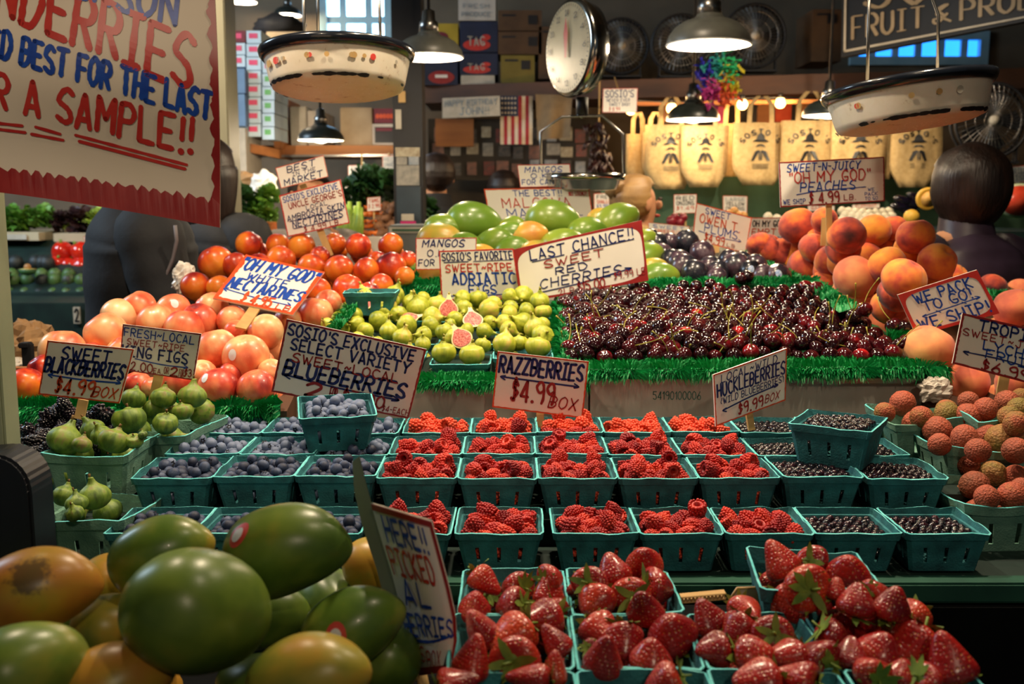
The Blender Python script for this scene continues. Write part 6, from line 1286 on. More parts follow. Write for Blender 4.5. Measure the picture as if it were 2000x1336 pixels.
bld(MB().box(at(42, 700, 2.1).x, at(60, 700, 2.1).x, 2.1, 2.12, .05, at(0, 672, 2.1).z).box(at(38, 700, 2.1).x, at(56, 700, 2.1).x, 2.095, 2.125, at(0, 680, 2.1).z, at(0, 670, 2.1).z), 'clamp', M['blackpaint'], 'black plastic clamp beside the paper bag', 'clamp', bevel=.002)
crumple('plastic_wrap', 1826, 762, 1.78, (.030, .02, .022), 'wcard', 'crumpled clear wrap at the right end of the cherry carton', 'plastic wrap', .35, 4); crumple('tissue_wrap', 362, 548, 2.35, (.03, .02, .04), 'board', 'pink paper wrap left of the red nectarines', 'paper')
bld(MB().box(-.012, .012, -.002, .002, 0, .07), 'wooden_peg', M['stick'], 'pale wooden block behind the front peach of the top row', 'block', loc=(0, 0, 0)).location = at(1612, 480, 2.5)
# ---------------------------------------------------------------- vegetables at the back
def leafball(name, u, v, Y, R, mat, label, n=90, seed=0, cat='lettuce', sq=.8, L=1.0, up=.2):
    p = at(u, v, Y); r_ = random.Random(seed); m = MB()
    for k in range(n):
        d_ = Vector((r_.gauss(0, 1), r_.gauss(0, 1), r_.gauss(0, 1)+up)).normalized(); s_ = d_.cross(Vector((r_.random(), r_.random(), 1))).normalized(); w_ = R*r_.uniform(.22, .42); b_ = d_*R*r_.uniform(.2, .6); pts = []
        t_ = s_.cross(d_)
        for i in range(5):
            for j in range(4): f_ = i/4; g_ = -1+2*j/3; pts.append(b_+d_*R*.62*L*f_+s_*w_*g_*math.sin(PI*(.15+.7*f_))+t_*(R*.10*math.sin(f_*9+g_*5+k)+R*.12*f_*f_*r_.uniform(.5, 1)))
        m.add([(q_.x, q_.y, q_.z*sq) for q_ in pts], [(i*4+j, i*4+j+1, (i+1)*4+j+1, (i+1)*4+j) for i in range(4) for j in range(3)])
    o = m.build(name, M[mat]); o.location = p; return tag(o, label, cat)
M['lett'] = pm('lettuce_leaf', '3a6a1e', '7aa838', 14, .5); M['dlett'] = pm('dark_green_leaf', '1e3c1a', '34602a', 14, .5); M['plett'] = pm('purple_leaf', '2a1418', '4a2a24', 14, .5); M['ylett'] = pm('pale_green_leaf', '8aa83a', 'c0cc5a', 14, .5)
for i, (u, v, r, mt, lb) in enumerate(((-20, 425, 34, 'dlett', 'dark green leafy head at the far left edge'), (35, 430, 36, 'lett', 'bright green lettuce head under the banner, leftmost'), (80, 424, 30, 'lett', 'green romaine head beside the leftmost lettuce'), (118, 432, 26, 'plett', 'purple lettuce head between green ones'),
      (152, 430, 34, 'plett', 'large dark red lettuce head'), (140, 440, 16, 'ylett', 'small pale green lettuce in front of the dark red one'), (192, 430, 30, 'ylett', 'pale yellow green lettuce beside the black jacket'))):
    leafball('lettuce', u, v, 5.15, r*5.15/F, mt, lb, 80, i)
for i, (u, v, r, mt, lb) in enumerate(((470, 395, 36, 'dlett', 'dark green cabbage head behind the red nectarines'), (508, 415, 34, 'lett', 'bright green lettuce beside the dark cabbage'), (480, 436, 26, 'lett', 'green lettuce head low behind the nectarines'), (522, 385, 24, 'lett', 'green leafy head behind the upper price sign'),
      (690, 385, 36, 'dlett', 'dark kale bunch left of the black post, left one'), (740, 370, 38, 'dlett', 'dark kale bunch left of the black post, right one'), (716, 352, 28, 'dlett', 'dark kale bunch at the back'), (836, 408, 20, 'dlett', 'dark herbs right of the black post'))):
    leafball('leafy_green', u, v, 4.35, r*4.35/F, mt, lb, 80, 20+i, 'greens', 1.0, 1.2 if i > 3 else 1)
crumple('wrapping_paper', 470, 362, 4.7, (.14, .08, .06), 'brownbag', 'brown wrapping paper above the cabbage', 'paper', .3, 3); crumple('plastic_bag', 516, 366, 4.6, (.06, .05, .07), 'white', 'crumpled white plastic bag beside the wrapping paper', 'plastic bag', .3, 5)
pbox('orange_box', 494, 434, 530, 460, 4.1, .1, pm('orange_box', 'd86a14', 'e8801e', 10, .6), 'small bright orange box behind the red nectarines', 'box')
for i in range(9):
    u = 660+i*5.6; cy = MB(); r_ = random.Random(i); a, b = at(u, 462, 4.12), at(u+r_.uniform(-3, 12), 396+r_.uniform(-3, 10), 4.16); vs = []
    cy.tube([a, a.lerp(b, .5), b], [.013, .012, .009], 8); bld(cy, 'celery_stalk', pm('celery', '8ab03a', 'b4cc5a', 40, .5, 0, 60, (6, 6, .2)), 'pale green celery stalk, %s from the left of the bundle' % ORD[i], 'celery', 'celery stalks', smooth=True)
r_ = random.Random(6); cnt = 0
for j in range(5):
    for i in range(7):
        u, v = 712+i*10+r_.uniform(-4, 4), 404+j*13+r_.uniform(-3, 3); isr = (u-712)/66 > .45+.2*(j-2)*-.3; p = at(u, v, 4.3-.04*j); m = MB(); s = r_.uniform(.022, .034)
        if isr: m.sphere((0, 0, 0), (s*1.1, s*.8, s*.7), 10, 8, fn=lambda q: q*(1+.3*noise.noise(q*2+Vector((i, j, 0)))))
        else: m.tube([(-s, 0, 0), (0, -.004, .004), (s*1.1, 0, -.006)], [.010, .011, .004], 7)
        o = m.build('ginger_root' if isr else 'orange_carrot', pm('ginger', '5a3a24', '8a5c38', 20, .7) if isr else pm('carrot', 'c85a14', 'e07a24', 20, .5)); o.location = p; o.rotation_euler = (r_.uniform(0, 3), 0, r_.uniform(0, 6)); tag(o, ('brown knobbly root' if isr else 'short orange carrot')+', %s from left, %s row of the heap beside the celery' % (ORD[i], ORD[j]), 'root' if isr else 'carrot', 'roots and carrots')
# avocados and peppers on the far left
av = drupe('avocado', fruit('avocado_skin', [(.1, '2a4a20'), (.5, '4a6a30'), (.9, '24241e')], 20, 1.3, (0, 0, 0), .25, .5, speck=(300, .12, '8a9a50', .3)), .04, 0, .02, 1.15, 3, 22, 16); dav = drupe('avocado', pm('black_avocado_skin', '14181a', '242c2c', 40, .5, .5, 200), .04, 0, .02, 1.1, 4, 22, 16)
r_ = random.Random(2)
for j, (vv, n_, ulist) in enumerate(((514, 0, [(-14, 1), (12, 1), (30, 1), (70, 1), (84, 1), (92, 1)]), (538, 0, [(-2, 0), (24, 0), (82, 0), (108, 0), (134, 0)]), (549, 0, [(2, 0), (28, 0), (54, 0), (82, 1), (107, 0), (133, 0), (160, 0)]), (576, 0, [(-6, 0), (20, 0), (49, 0), (78, 1), (105, 0), (132, 0), (158, 0)]))):
    for i, (u, dk) in enumerate(ulist):
        p = at(u, vv, 4.86-j*.055); o = newobj('avocado', dav if dk else av); o.location = p; s = (13.2 if j else 15)*mpp(p)/.04; o.scale = (s, s, s); o.rotation_euler = (r_.uniform(-.5, .5), r_.uniform(-.5, .5), r_.uniform(0, 6)); tag(o, '%s avocado, %s from left, %s row from the back' % ('black' if dk else 'green', ORD[i], ORD[j]), 'avocado', 'avocados in the tray')
for u, v, lb in ((54, 526, 'half avocado with its stone showing, on top of the green avocados'), (4, 532, 'half avocado with its stone showing, cut off by the left edge')):
    p = at(u, v, 4.68); o = bld(MB().lathe([(0, -.03), (.03, -.022), (.042, 0), (0, .001)], 20), 'half_avocado', M['dlett'], lb, 'avocado', 'cut avocados', smooth=True, loc=(0, 0, 0)); o.location = p; MB().lathe([(.040, .0015), (0, .003)], 20).build('flesh', pm('avocado_flesh', 'c8c060', 'e0d484', 20, .5), o); MB().sphere((0, 0, .010), .017, 12, 10).build('stone', pm('avocado_stone', '9a6a3a', 'b0804c', 20, .4), o)
def pepper(u, v, r, Y, label):
    p = at(u, v, Y); R = r*mpp(p); fn = lambda q: Vector((q.x*(1+.13*abs(math.sin(1.5*math.atan2(q.y, q.x)))-.06), q.y*(1+.13*abs(math.sin(1.5*math.atan2(q.y, q.x)))-.06), q.z*1.1*(1-.18*math.exp(-(math.hypot(q.x, q.y)/.3)**2))))
    o = MB().sphere((0, 0, 0), R, 26, 18, fn=fn).build('bell_pepper', pm('red_pepper_skin', 'b81a10', 'e03018', 20, .15, coat=.4)); o.location = p; o.rotation_euler = (r_.uniform(-.6, .6), r_.uniform(-.6, .6), r_.uniform(0, 6)); tag(o, label, 'bell pepper', 'red peppers'); MB().tube([(0, 0, R*.85), (0, R*.05, R*1.25)], [.008, .006], 8).build('stem', M['leaf'], o); return o
for i, (u, v, r) in enumerate(((122, 492, 20), (158, 493, 20), (112, 515, 16), (158, 522, 20), (186, 514, 14), (134, 518, 14), (192, 526, 16), (182, 536, 14))): pepper(u, v, r, 4.95-.03*(v > 505), 'shiny red bell pepper, %s of the pile beside the black jacket' % ['top left', 'top right', 'lower left', 'lower middle front', 'lower right back', 'dark one in the middle', 'lower right', 'lowest right'][i])
# right back: onions, garlic, eggplants, melons
def ball(name, u, v, r, Y, mat, label, cat, group=None, z=1.0, fn=None, rot=None):
    p = at(u, v, Y); R = r*mpp(p); o = MB().sphere((0, 0, 0), (R, R, R*z), 20, 14, fn=fn).build(name, mat); o.location = p; o.rotation_euler = rot or (r_.uniform(-.4, .4), r_.uniform(-.4, .4), 0); return tag(o, label, cat, group)
ron = pm('red_onion', '5a101e', '8a1e2c', 20, .3); yon = pm('yellow_onion', 'b87a34', 'd09a54', 20, .5); gar = pm('garlic', 'c8bca0', 'e0d6bc', 20, .6)
for i, (u, v, r) in enumerate(((1312, 432, 11), (1328, 434, 10), (1334, 425, 9), (1318, 424, 8))): ball('red_onion', u, v, r, 4.2, ron, 'red onion behind the plums, %s of four' % ['left', 'right', 'upper right', 'upper left'][i], 'onion', 'red onions')
for i, (u, v, r) in enumerate(((1425, 418, 9), (1440, 420, 9), (1452, 421, 8), (1434, 412, 8))): ball('yellow_onion', u, v, r, 4.3, yon, 'yellow onion under the yellow onion sign, %s of four' % ['left', 'middle', 'right', 'upper'][i], 'onion', 'yellow onions')
gfn = lambda q: q*(1+.05*abs(math.sin(4*math.atan2(q.y, q.x))))+Vector((0, 0, .35*max(0, q.z-.8)*1.5))
gl_ = [(1500, 424), (1518, 428), (1490, 436)]+[(1645+i*13+(j % 2)*6, 418+j*9-abs(i-4)*1.2) for j in range(3) for i in range(8)]
for i, (u, v) in enumerate(gl_): ball('garlic_bulb', u, v, 9, 4.25-.01*(v-410), gar, 'white garlic bulb, %s' % (ORD[i]+' of three left of the peach sign' if i < 3 else '%s from the left in the %s row behind the peaches' % (ORD[(i-3) % 8], ORD[(i-3)//8])), 'garlic', 'garlic bulbs', fn=gfn)
egg = pm('eggplant', '0c0a14', '181222', 20, .12, coat=.5)
for i, (u, v, a_) in enumerate(((1765, 392, .3), (1785, 398, .2), (1760, 404, .1), (1790, 388, .5), (1775, 412, .2))): ball('eggplant', u, v, 9, 4.2, egg, 'glossy black eggplant, %s in the heap at the right back' % ORD[i], 'eggplant', 'eggplants', z=2.4, rot=(0, PI/2+a_, 0))
ym = pm('yellow_melon', 'd8a02c', 'ecbc48', 20, .5)
o = ball('cut_melon', 1812, 388, 22, 3.9, ym, 'cut yellow melon left of the woman', 'melon', rot=(.2, .3, 0), fn=lambda q: Vector((q.x, max(q.y, -.25), q.z))); MB().lathe([(.030, 0), (0, .001)], 20, M=Matrix.Translation((0, -.0125, 0)) @ Matrix.Rotation(PI/2, 4, 'X')).build('flesh', pm('melon_flesh', 'e8a848', 'f0bc68', 20, .4), o)
ball('yellow_squash', 1780, 424, 15, 3.9, ym, 'small yellow squash behind the right peaches', 'squash')
p = at(1990, 392, 4.0); R = 34*mpp(p); o = MB().sphere((0, 0, 0), (R*1.3, R, R), 28, 20, fn=lambda q: Vector((q.x, max(q.y, 0), q.z))).build('cut_watermelon', pm('watermelon_rind', '2a5a24', '6a9a4a', 20, .4, 0, 60, (4, 4, .4))); o.location = p; tag(o, 'cut watermelon with red flesh at the right edge', 'watermelon')
for rr, yy, mt in ((.98, -.003, pm('melon_pith', 'd8e0b0', 'e4e8c0', 20, .4)), (.86, -.006, pm('watermelon_flesh', 'd83a24', 'e85a3c', 30, .35))): MB().lathe([(R*rr, 0), (0, .001)], 28, M=Matrix.Translation((0, yy, 0)) @ Matrix.Rotation(PI/2, 4, 'X') @ Matrix.Diagonal((1.3, 1, 1, 1))).build('rind_pith' if rr > .9 else 'flesh', mt, o)
tom = pm('tomato_skin', 'c02814', 'e04020', 20, .2, coat=.3)
for i, (u, v) in enumerate(((1408, 490), (1420, 498), (1432, 492), (1444, 500), (1425, 486), (1440, 506), (1412, 504))): ball('small_tomato', u, v, 9, 3.15, tom, 'small red tomato below the plum sign, %s' % ORD[i], 'tomato', 'small tomatoes')
pbox('tomato_crate', 1395, 505, 1460, 530, 3.1, .2, 'wood', 'wooden crate under the small tomatoes', 'crate')
for k, lim, st in (('raspberry', 300, 'raspberries filling the farther baskets'), ('blueberry', 300, 'blueberries filling the farther baskets'), ('huckleberry', 300, 'small black huckleberries filling the farther baskets'), ('cherry', 289, 'dark cherries in the back and bottom of the heap'), ('blackberry', 300, 'blackberries filling the bottoms of the baskets')): flush(k, lim, st)
# ---------------------------------------------------------------- hand-lettered price signs
W = lambda **k: k
sign([(538, 328), (632, 303), (641, 345), (549, 368)], 2.63, [('BEST', .22, .80, .08, .36, 'n', W(slant=.15)), ('IN THE', .30, .78, .42, .58, 'n'), ('MARKET', .10, .90, .64, .93, 'n', W(slant=.1))], 'small sign reading BEST IN THE MARKET, topmost above the nectarines', 'o', stick=((590, 360), (600, 385), (2.64, 2.64)), stickw=.018)
sign([(545, 382), (665, 350), (683, 436), (562, 463)], 2.6, [("SOSIO'S EXCLUSIVE", .05, .93, .06, .19, 'b'), ("UNCLE GEORGE'S", .12, .97, .23, .36, 'd'), ('LOCAL', .38, .72, .39, .48, 'n'), ('AMBROSIA SKIN', .06, .97, .51, .64, 'n', W(slant=.15)), ('NECTARINES', .12, .92, .67, .82, 'n', W(slant=.15)), ('$ 4.99 LB.', .28, .86, .86, .97, 'd')],
     "white sign reading SOSIO'S EXCLUSIVE nectarines over the red nectarine pile", 'r', extra=[([(.08, .655), (.5, .66), (.95, .65)], .008, 'n'), ([(.12, .84), (.5, .85), (.9, .83)], .008, 'n')], stick=((624, 448), (645, 500), (2.6, 2.6)), stickw=.018)
sign([(480, 497), (634, 531), (572, 615), (416, 582)], (2.19, 2.02), [('"OH MY GOD"', .04, .97, .06, .32, 'b', W(slant=.2, wt=.07)), ('WHITE', .20, .70, .36, .50, 'b'), ('NECTARINES', .06, .96, .52, .74, 'b', W(slant=.1)), ('$ 4.95', .32, .68, .78, .96, 'o'), ('LB', .76, .92, .86, .96, 'o')], 'white sign reading OH MY GOD WHITE NECTARINES, tilted far back', 'o', extra=arrow(.04, .78, .90, .84, .02, 'b', .010, True), stick=((498, 598), (470, 642), (2.02, 1.93)), stickw=.022, bw=.03)
sign([(240, 633), (393, 652), (378, 743), (232, 722)], 1.66, [('FRESH~LOCAL', .03, .93, .07, .24, 'b'), ('SWEET~RIPE', .08, .82, .29, .42, 'd'), ('KING FIGS', .03, .88, .45, .67, 'n', W(wt=.10)), ('$2.00', .08, .44, .78, .96, 'd'), ('EA.', .46, .58, .86, .96, 'd'), ('OR', .60, .66, .80, .94, 'd', W(wt=.06)), ('2', .69, .78, .78, .96, 'd', W(wt=.12)), ('FOR', .80, .86, .80, .96, 'd', W(wt=.05)), ('$3', .87, .96, .78, .94, 'd')],
     'white sign reading FRESH LOCAL SWEET RIPE KING FIGS, partly behind the blackberry sign', 'd', extra=arrow(.2, .71, .9, .75, .03, 'b', .012), stick=((308, 733), (299, 785), (1.66, 1.66)), stickw=.016)
sign([(93, 665), (262, 682), (233, 788), (75, 770)], 1.575, [('SWEET', .20, .76, .08, .30, 'n', W(wt=.10)), ('BLACKBERRIES', .03, .96, .30, .56, 'n', W(wt=.11, slant=.1)), ('$4.99', .20, .66, .66, .92, 'o', W(wt=.10)), ('BOX', .66, .94, .74, .92, 'o', W(slant=.2))], 'white sign reading SWEET BLACKBERRIES at the left', 'o', extra=arrow(.08, .62, .95, .63, .02, 'b', .014, True), stick=((160, 782), (155, 818), (1.58, 1.58)), stickw=.016)
sign([(560, 623), (833, 682), (798, 818), (530, 765)], 1.72, [("SOSIO'S EXCLUSIVE", .03, .93, .05, .20, 'n', W(wt=.11)), ('SELECT VARIETY', .07, .92, .23, .38, 'n', W(wt=.11)), ('SWEET~LOCAL', .10, .86, .42, .54, 'd', W(wt=.10)), ('BLUEBERRIES', .06, .93, .53, .73, 'n', W(wt=.12, slant=.1)), ('2', .24, .36, .77, .95, 'd', W(wt=.13)), ('FOR', .41, .46, .78, .94, 'd', W(wt=.06)), ('$7.00', .50, .80, .77, .93, 'd', W(wt=.10)), ('$4-EACH', .80, .99, .88, .96, 'd')],
     "large white sign reading SOSIO'S EXCLUSIVE SELECT VARIETY SWEET LOCAL BLUEBERRIES", 'd', extra=arrow(.06, .735, .90, .77, .02, 'n', .012, True), stick=((676, 790), (684, 830), (1.72, 1.72)), stickw=.014)
sign([(1010, 322), (1113, 320), (1117, 364), (1016, 366)], 2.95, [('MANGOS', .14, .84, .10, .34, 'b', W(slant=.15)), ('O.K.', .24, .62, .40, .60, 'b'), ('FOR CANADA', .05, .94, .66, .88, 'b', W(slant=.1))], 'small sign reading MANGOS O.K. FOR CANADA standing high at the back of the mangoes', 'r')
sign([(945, 369), (1150, 366), (1162, 445), (960, 448)], 2.93, [('THE BEST!!', .27, .73, .05, .19, 'b'), ('MALGOVA', .15, .80, .24, .47, 'r', W(wt=.06)), ('MANGOS', .18, .80, .50, .72, 'b', W(wt=.06)), ('2.99', .28, .55, .77, .97, 'r', W(wt=.09)), ('EACH', .80, .95, .88, .96, 'r'), ('NOT STRINGY!', .80, .97, .10, .20, 'r'), ('OK CA!', .10, .22, .84, .94, 'r')], 'wide white sign reading THE BEST MALGOVA MANGOS behind the mangoes', 'o', extra=[([(.08, .77), (.4, .73), (.9, .68)], .008, 'b')])
sign([(812, 465), (931, 464), (929, 526), (812, 527)], 2.41, [('MANGOS', .12, .80, .06, .28, 'n', W(slant=.15, wt=.10)), ('O.K.', .20, .52, .38, .58, 'n'), ('FOR CANADA', .05, .95, .68, .88, 'n')], 'small sign reading MANGOS O.K. FOR CANADA, lower one in front of the mangoes', 'r')
sign([(857, 490), (1003, 485), (1018, 585), (862, 587)], 2.30, [("SOSIO'S FAVORITE", .04, .97, .05, .20, 'n'), ('SWEET~RIPE', .08, .94, .28, .43, 'r'), ('ADRIATIC', .16, .96, .47, .68, 'b', W(wt=.10)), ('FIGS', .36, .70, .70, .87, 'b', W(wt=.10)), ('BOX', .70, .92, .91, .99, 'r')], "white sign reading SOSIO'S FAVORITE SWEET RIPE ADRIATIC FIGS behind the green figs", 'r', extra=[([(.06, .235), (.38, .23)], .008, 'n'), ([(.45, .23), (.95, .22)], .008, 'n')]+arrow(.10, .91, .92, .88, .01, 'b', .009))
sign([(1003, 487), (1253, 430), (1267, 548), (1017, 592)], 2.27, [('LAST CHANCE!!', .12, .92, .09, .27, 'n', W(wt=.08)), ('SWEET', .22, .68, .325, .455, 'd', W(wt=.10)), ('RED', .30, .54, .49, .61, 'n', W(wt=.10)), ('CHERRIES', .17, .80, .65, .81, 'n', W(wt=.08, slant=.1)), ('2LB', .30, .42, .88, .99, 'd'), ('$15.00', .45, .66, .82, .97, 'd', W(wt=.10)), ('$9.99 LB', .74, .98, .77, .88, 'd')],
     'large white sign reading LAST CHANCE SWEET RED CHERRIES', 'd', extra=[([(.13, .30), (.38, .29)], .008, 'n'), ([(.44, .29), (.92, .275)], .008, 'n'), ([(.15, .87), (.5, .83), (.88, .74)], .010, 'n'), ([(.83, .72), (.88, .74), (.84, .78)], .009, 'n')], round_=True, bw=.02)
sign([(1521, 317), (1727, 306), (1728, 393), (1524, 405)], 2.32, [('SWEET-N-JUICY', .08, .77, .06, .23, 'b', W(slant=.15)), ('"OH MY GOD"', .10, .86, .25, .48, 'r', W(wt=.07)), ('PEACHES', .20, .72, .48, .68, 'b', W(slant=.15, wt=.08)), ('$ 4.99', .28, .56, .72, .95, 'd'), ('LB.', .61, .72, .80, .92, 'd'), ('WE SHIP', .03, .24, .84, .94, 'b'), ('WE', .84, .90, .68, .75, 'b'), ('PACK', .81, .93, .78, .85, 'b'), ('TO GO', .81, .93, .88, .95, 'b')],
     'white sign reading SWEET N JUICY OH MY GOD PEACHES, on a stick above the peaches', 'd', extra=[([(.16, .74), (.4, .68), (.82, .65)], .010, 'b')], stick=((1620, 398), (1620, 480), (2.32, 2.32)), stickw=.014)
sign([(1360, 396), (1469, 425), (1456, 495), (1352, 467)], 2.92, [('SWEET', .18, .62, .06, .22, 'b'), ('OWEN T.', .10, .82, .25, .48, 'o', W(wt=.07)), ('PLUMS', .20, .80, .48, .70, 'b', W(wt=.07)), ('$4.99', .22, .58, .74, .95, 'o'), ('LB.', .64, .82, .85, .94, 'd')], 'white sign reading SWEET OWEN T. PLUMS leaning right behind the plums', 'o', extra=arrow(.1, .73, .88, .72, .04, 'b', .009), stick=((1400, 478), (1398, 515), (2.92, 2.85)), stickw=.018)
sign([(1753, 576), (1908, 527), (1952, 612), (1790, 656)], 1.86, [('WE PACK', .16, .86, .10, .32, 'b', W(wt=.10)), ('TO GO!', .22, .80, .32, .53, 'b', W(wt=.10)), ('WE SHIP!', .08, .92, .66, .90, 'b', W(wt=.10))], 'white sign reading WE PACK TO GO WE SHIP, leaning on the peaches', 'r', extra=arrow(.16, .62, .88, .56, 0, 'b', .012, True)+[([(.34, .58), (.38, .64)], .010, 'b'), ([(.66, .55), (.70, .61)], .010, 'b')], round_=True, bw=.035)
sign([(1880, 611), (2075, 656), (2058, 762), (1860, 710)], 1.70, [('TROPICAL', .18, .96, .05, .25, 'n', W(wt=.11)), ('SWEET~JUICY', .04, .96, .27, .40, 'd', W(wt=.09)), ('LYCHEE', .26, .85, .41, .58, 'b', W(wt=.11)), ('FRUIT', .30, .80, .57, .73, 'b', W(wt=.11)), ('$6.99', .28, .74, .78, .97, 'd', W(wt=.11))], 'white sign reading TROPICAL SWEET JUICY LYCHEE FRUIT, cut by the right edge', 'd', extra=arrow(.08, .72, .95, .76, -.05, 'n', .012, True), stick=((1965, 735), (1955, 775), (1.70, 1.70)), stickw=.018, bw=.026)
sign([(1393, 732), (1537, 680), (1534, 782), (1398, 833)], (1.60, 1.66, 1.66, 1.60), [('LOCAL~WILD', .10, .86, .06, .20, 'n', W(slant=.1)), ('HUCKLEBERRIES', .04, .97, .22, .46, 'n', W(wt=.09)), ('(WILD BLUEBERRIES)', .08, .96, .50, .62, 'n'), ('$9.99', .32, .66, .74, .93, 'd', W(wt=.11)), ('BOX', .70, .90, .76, .90, 'd', W(slant=.2))], 'white sign reading LOCAL WILD HUCKLEBERRIES WILD BLUEBERRIES, turned to the left', 'o', extra=arrow(.10, .74, .88, .64, -.02, 'n', .014, True), stick=((1466, 802), (1468, 840), (1.635, 1.635)), stickw=.013)
sign([(972, 686), (1150, 706), (1138, 817), (961, 795)], 1.70, [('RAZZBERRIES', .04, .95, .08, .36, 'n', W(wt=.10, slant=.1)), ('$4.99', .20, .66, .46, .82, 'd', W(wt=.08)), ('BOX', .62, .92, .68, .88, 'd', W(slant=.2, wt=.07))], 'white sign reading RAZZBERRIES in the middle above the raspberries', 'o', extra=arrow(.06, .44, .92, .46, .0, 'n', .014, True), stick=((1055, 805), (1056, 835), (1.70, 1.70)), stickw=.013)
# small signs far back
def small(px, Y, t, label, b='o', k=None, up=None):
    n = len(t); lines = []
    for i, (s, kk) in enumerate(t): lines.append((s, .12, .88, .10+.8*i/n, .10+.8*(i+.72)/n, kk))
    sign(px, Y, lines, label, b, stick=(((px[0][0]+px[1][0])/2, px[3][1]-4), ((px[0][0]+px[1][0])/2+1, px[3][1]+34), (Y, Y)) if up is None else (((px[0][0]+px[1][0])/2, px[0][1]+3), ((px[0][0]+px[1][0])/2, up), (Y, Y+.05)), stickw=.007, name='price_card', group='small price cards at the back')
small([(1316, 380), (1361, 379), (1360, 416), (1316, 417)], 4.3, [('RED', 'k'), ('ONIONS', 'k'), ('$1.49', 'o')], 'small card reading RED ONIONS against the green panel')
small([(1412, 382), (1460, 383), (1459, 416), (1412, 417)], 4.4, [('LARGE', 'g'), ('YELLOW', 'k'), ('ONIONS', 'k')], 'small card reading LARGE YELLOW ONIONS against the green panel')
small([(1462, 425), (1540, 425), (1536, 486), (1456, 484)], 3.2, [('OH MY GOD', 'k'), ('EMPTY', 'o'), ('NECTARINES', 'b')], 'pale card reading OH MY GOD behind the plum sign, half hidden by peaches', 'o')
small([(1160, 378), (1208, 376), (1207, 411), (1160, 413)], 4.1, [('FRESH', 'k'), ('SHALLOTS', 'o'), ('$3.99 LB', 'b')], 'small card left of the blond person, behind the mango sign')
small([(717, 386), (743, 384), (744, 411), (717, 413)], 4.2, [('YAMS', 'o'), ('$ 2.99', 'o')], 'small red edged card above the carrots')
small([(1266, 434), (1346, 442), (1344, 472), (1268, 466)], 3.4, [('SWEET', 'b'), ('SUMMER PLUMS', 'o'), ('WE SHIP', 'b')], 'small blurred card between the mangoes and the plums')
small([(163, 462), (206, 462), (200, 500), (172, 500)], 4.8, [('SWEET', 'k'), ('RED BELL', 'r'), ('PEPPERS', 'k'), ('$ 3.99', 'r')], 'small card behind the red peppers at the left')
small([(1968, 326), (2010, 322), (2010, 372), (1970, 376)], 4.6, [('FRIED', 'g'), ('FISH', 'g'), ('$5', 'o')], 'pale card above the watermelon at the right edge')
small([(680, 323), (733, 322), (733, 348), (680, 350)], 5.1, [('DINO KALE', 'g'), ('$ 2.99', 'o')], 'small card hanging above the kale', up=302)
small([(747, 304), (772, 304), (772, 342), (747, 342)], 5.1, [('RED', 'g'), ('CHARD', 'g'), ('2.50', 'g')], 'tall narrow card hanging left of the black post', up=298)
small([(1578, 402), (1630, 402), (1630, 412), (1578, 412)], 4.2, [('GARLIC', 'o')], 'low card under the peach sign, left of its stick'); small([(1665, 400), (1718, 398), (1718, 406), (1665, 408)], 4.2, [('ELEPHANT', 'o')], 'low card under the peach sign, right of its stick')
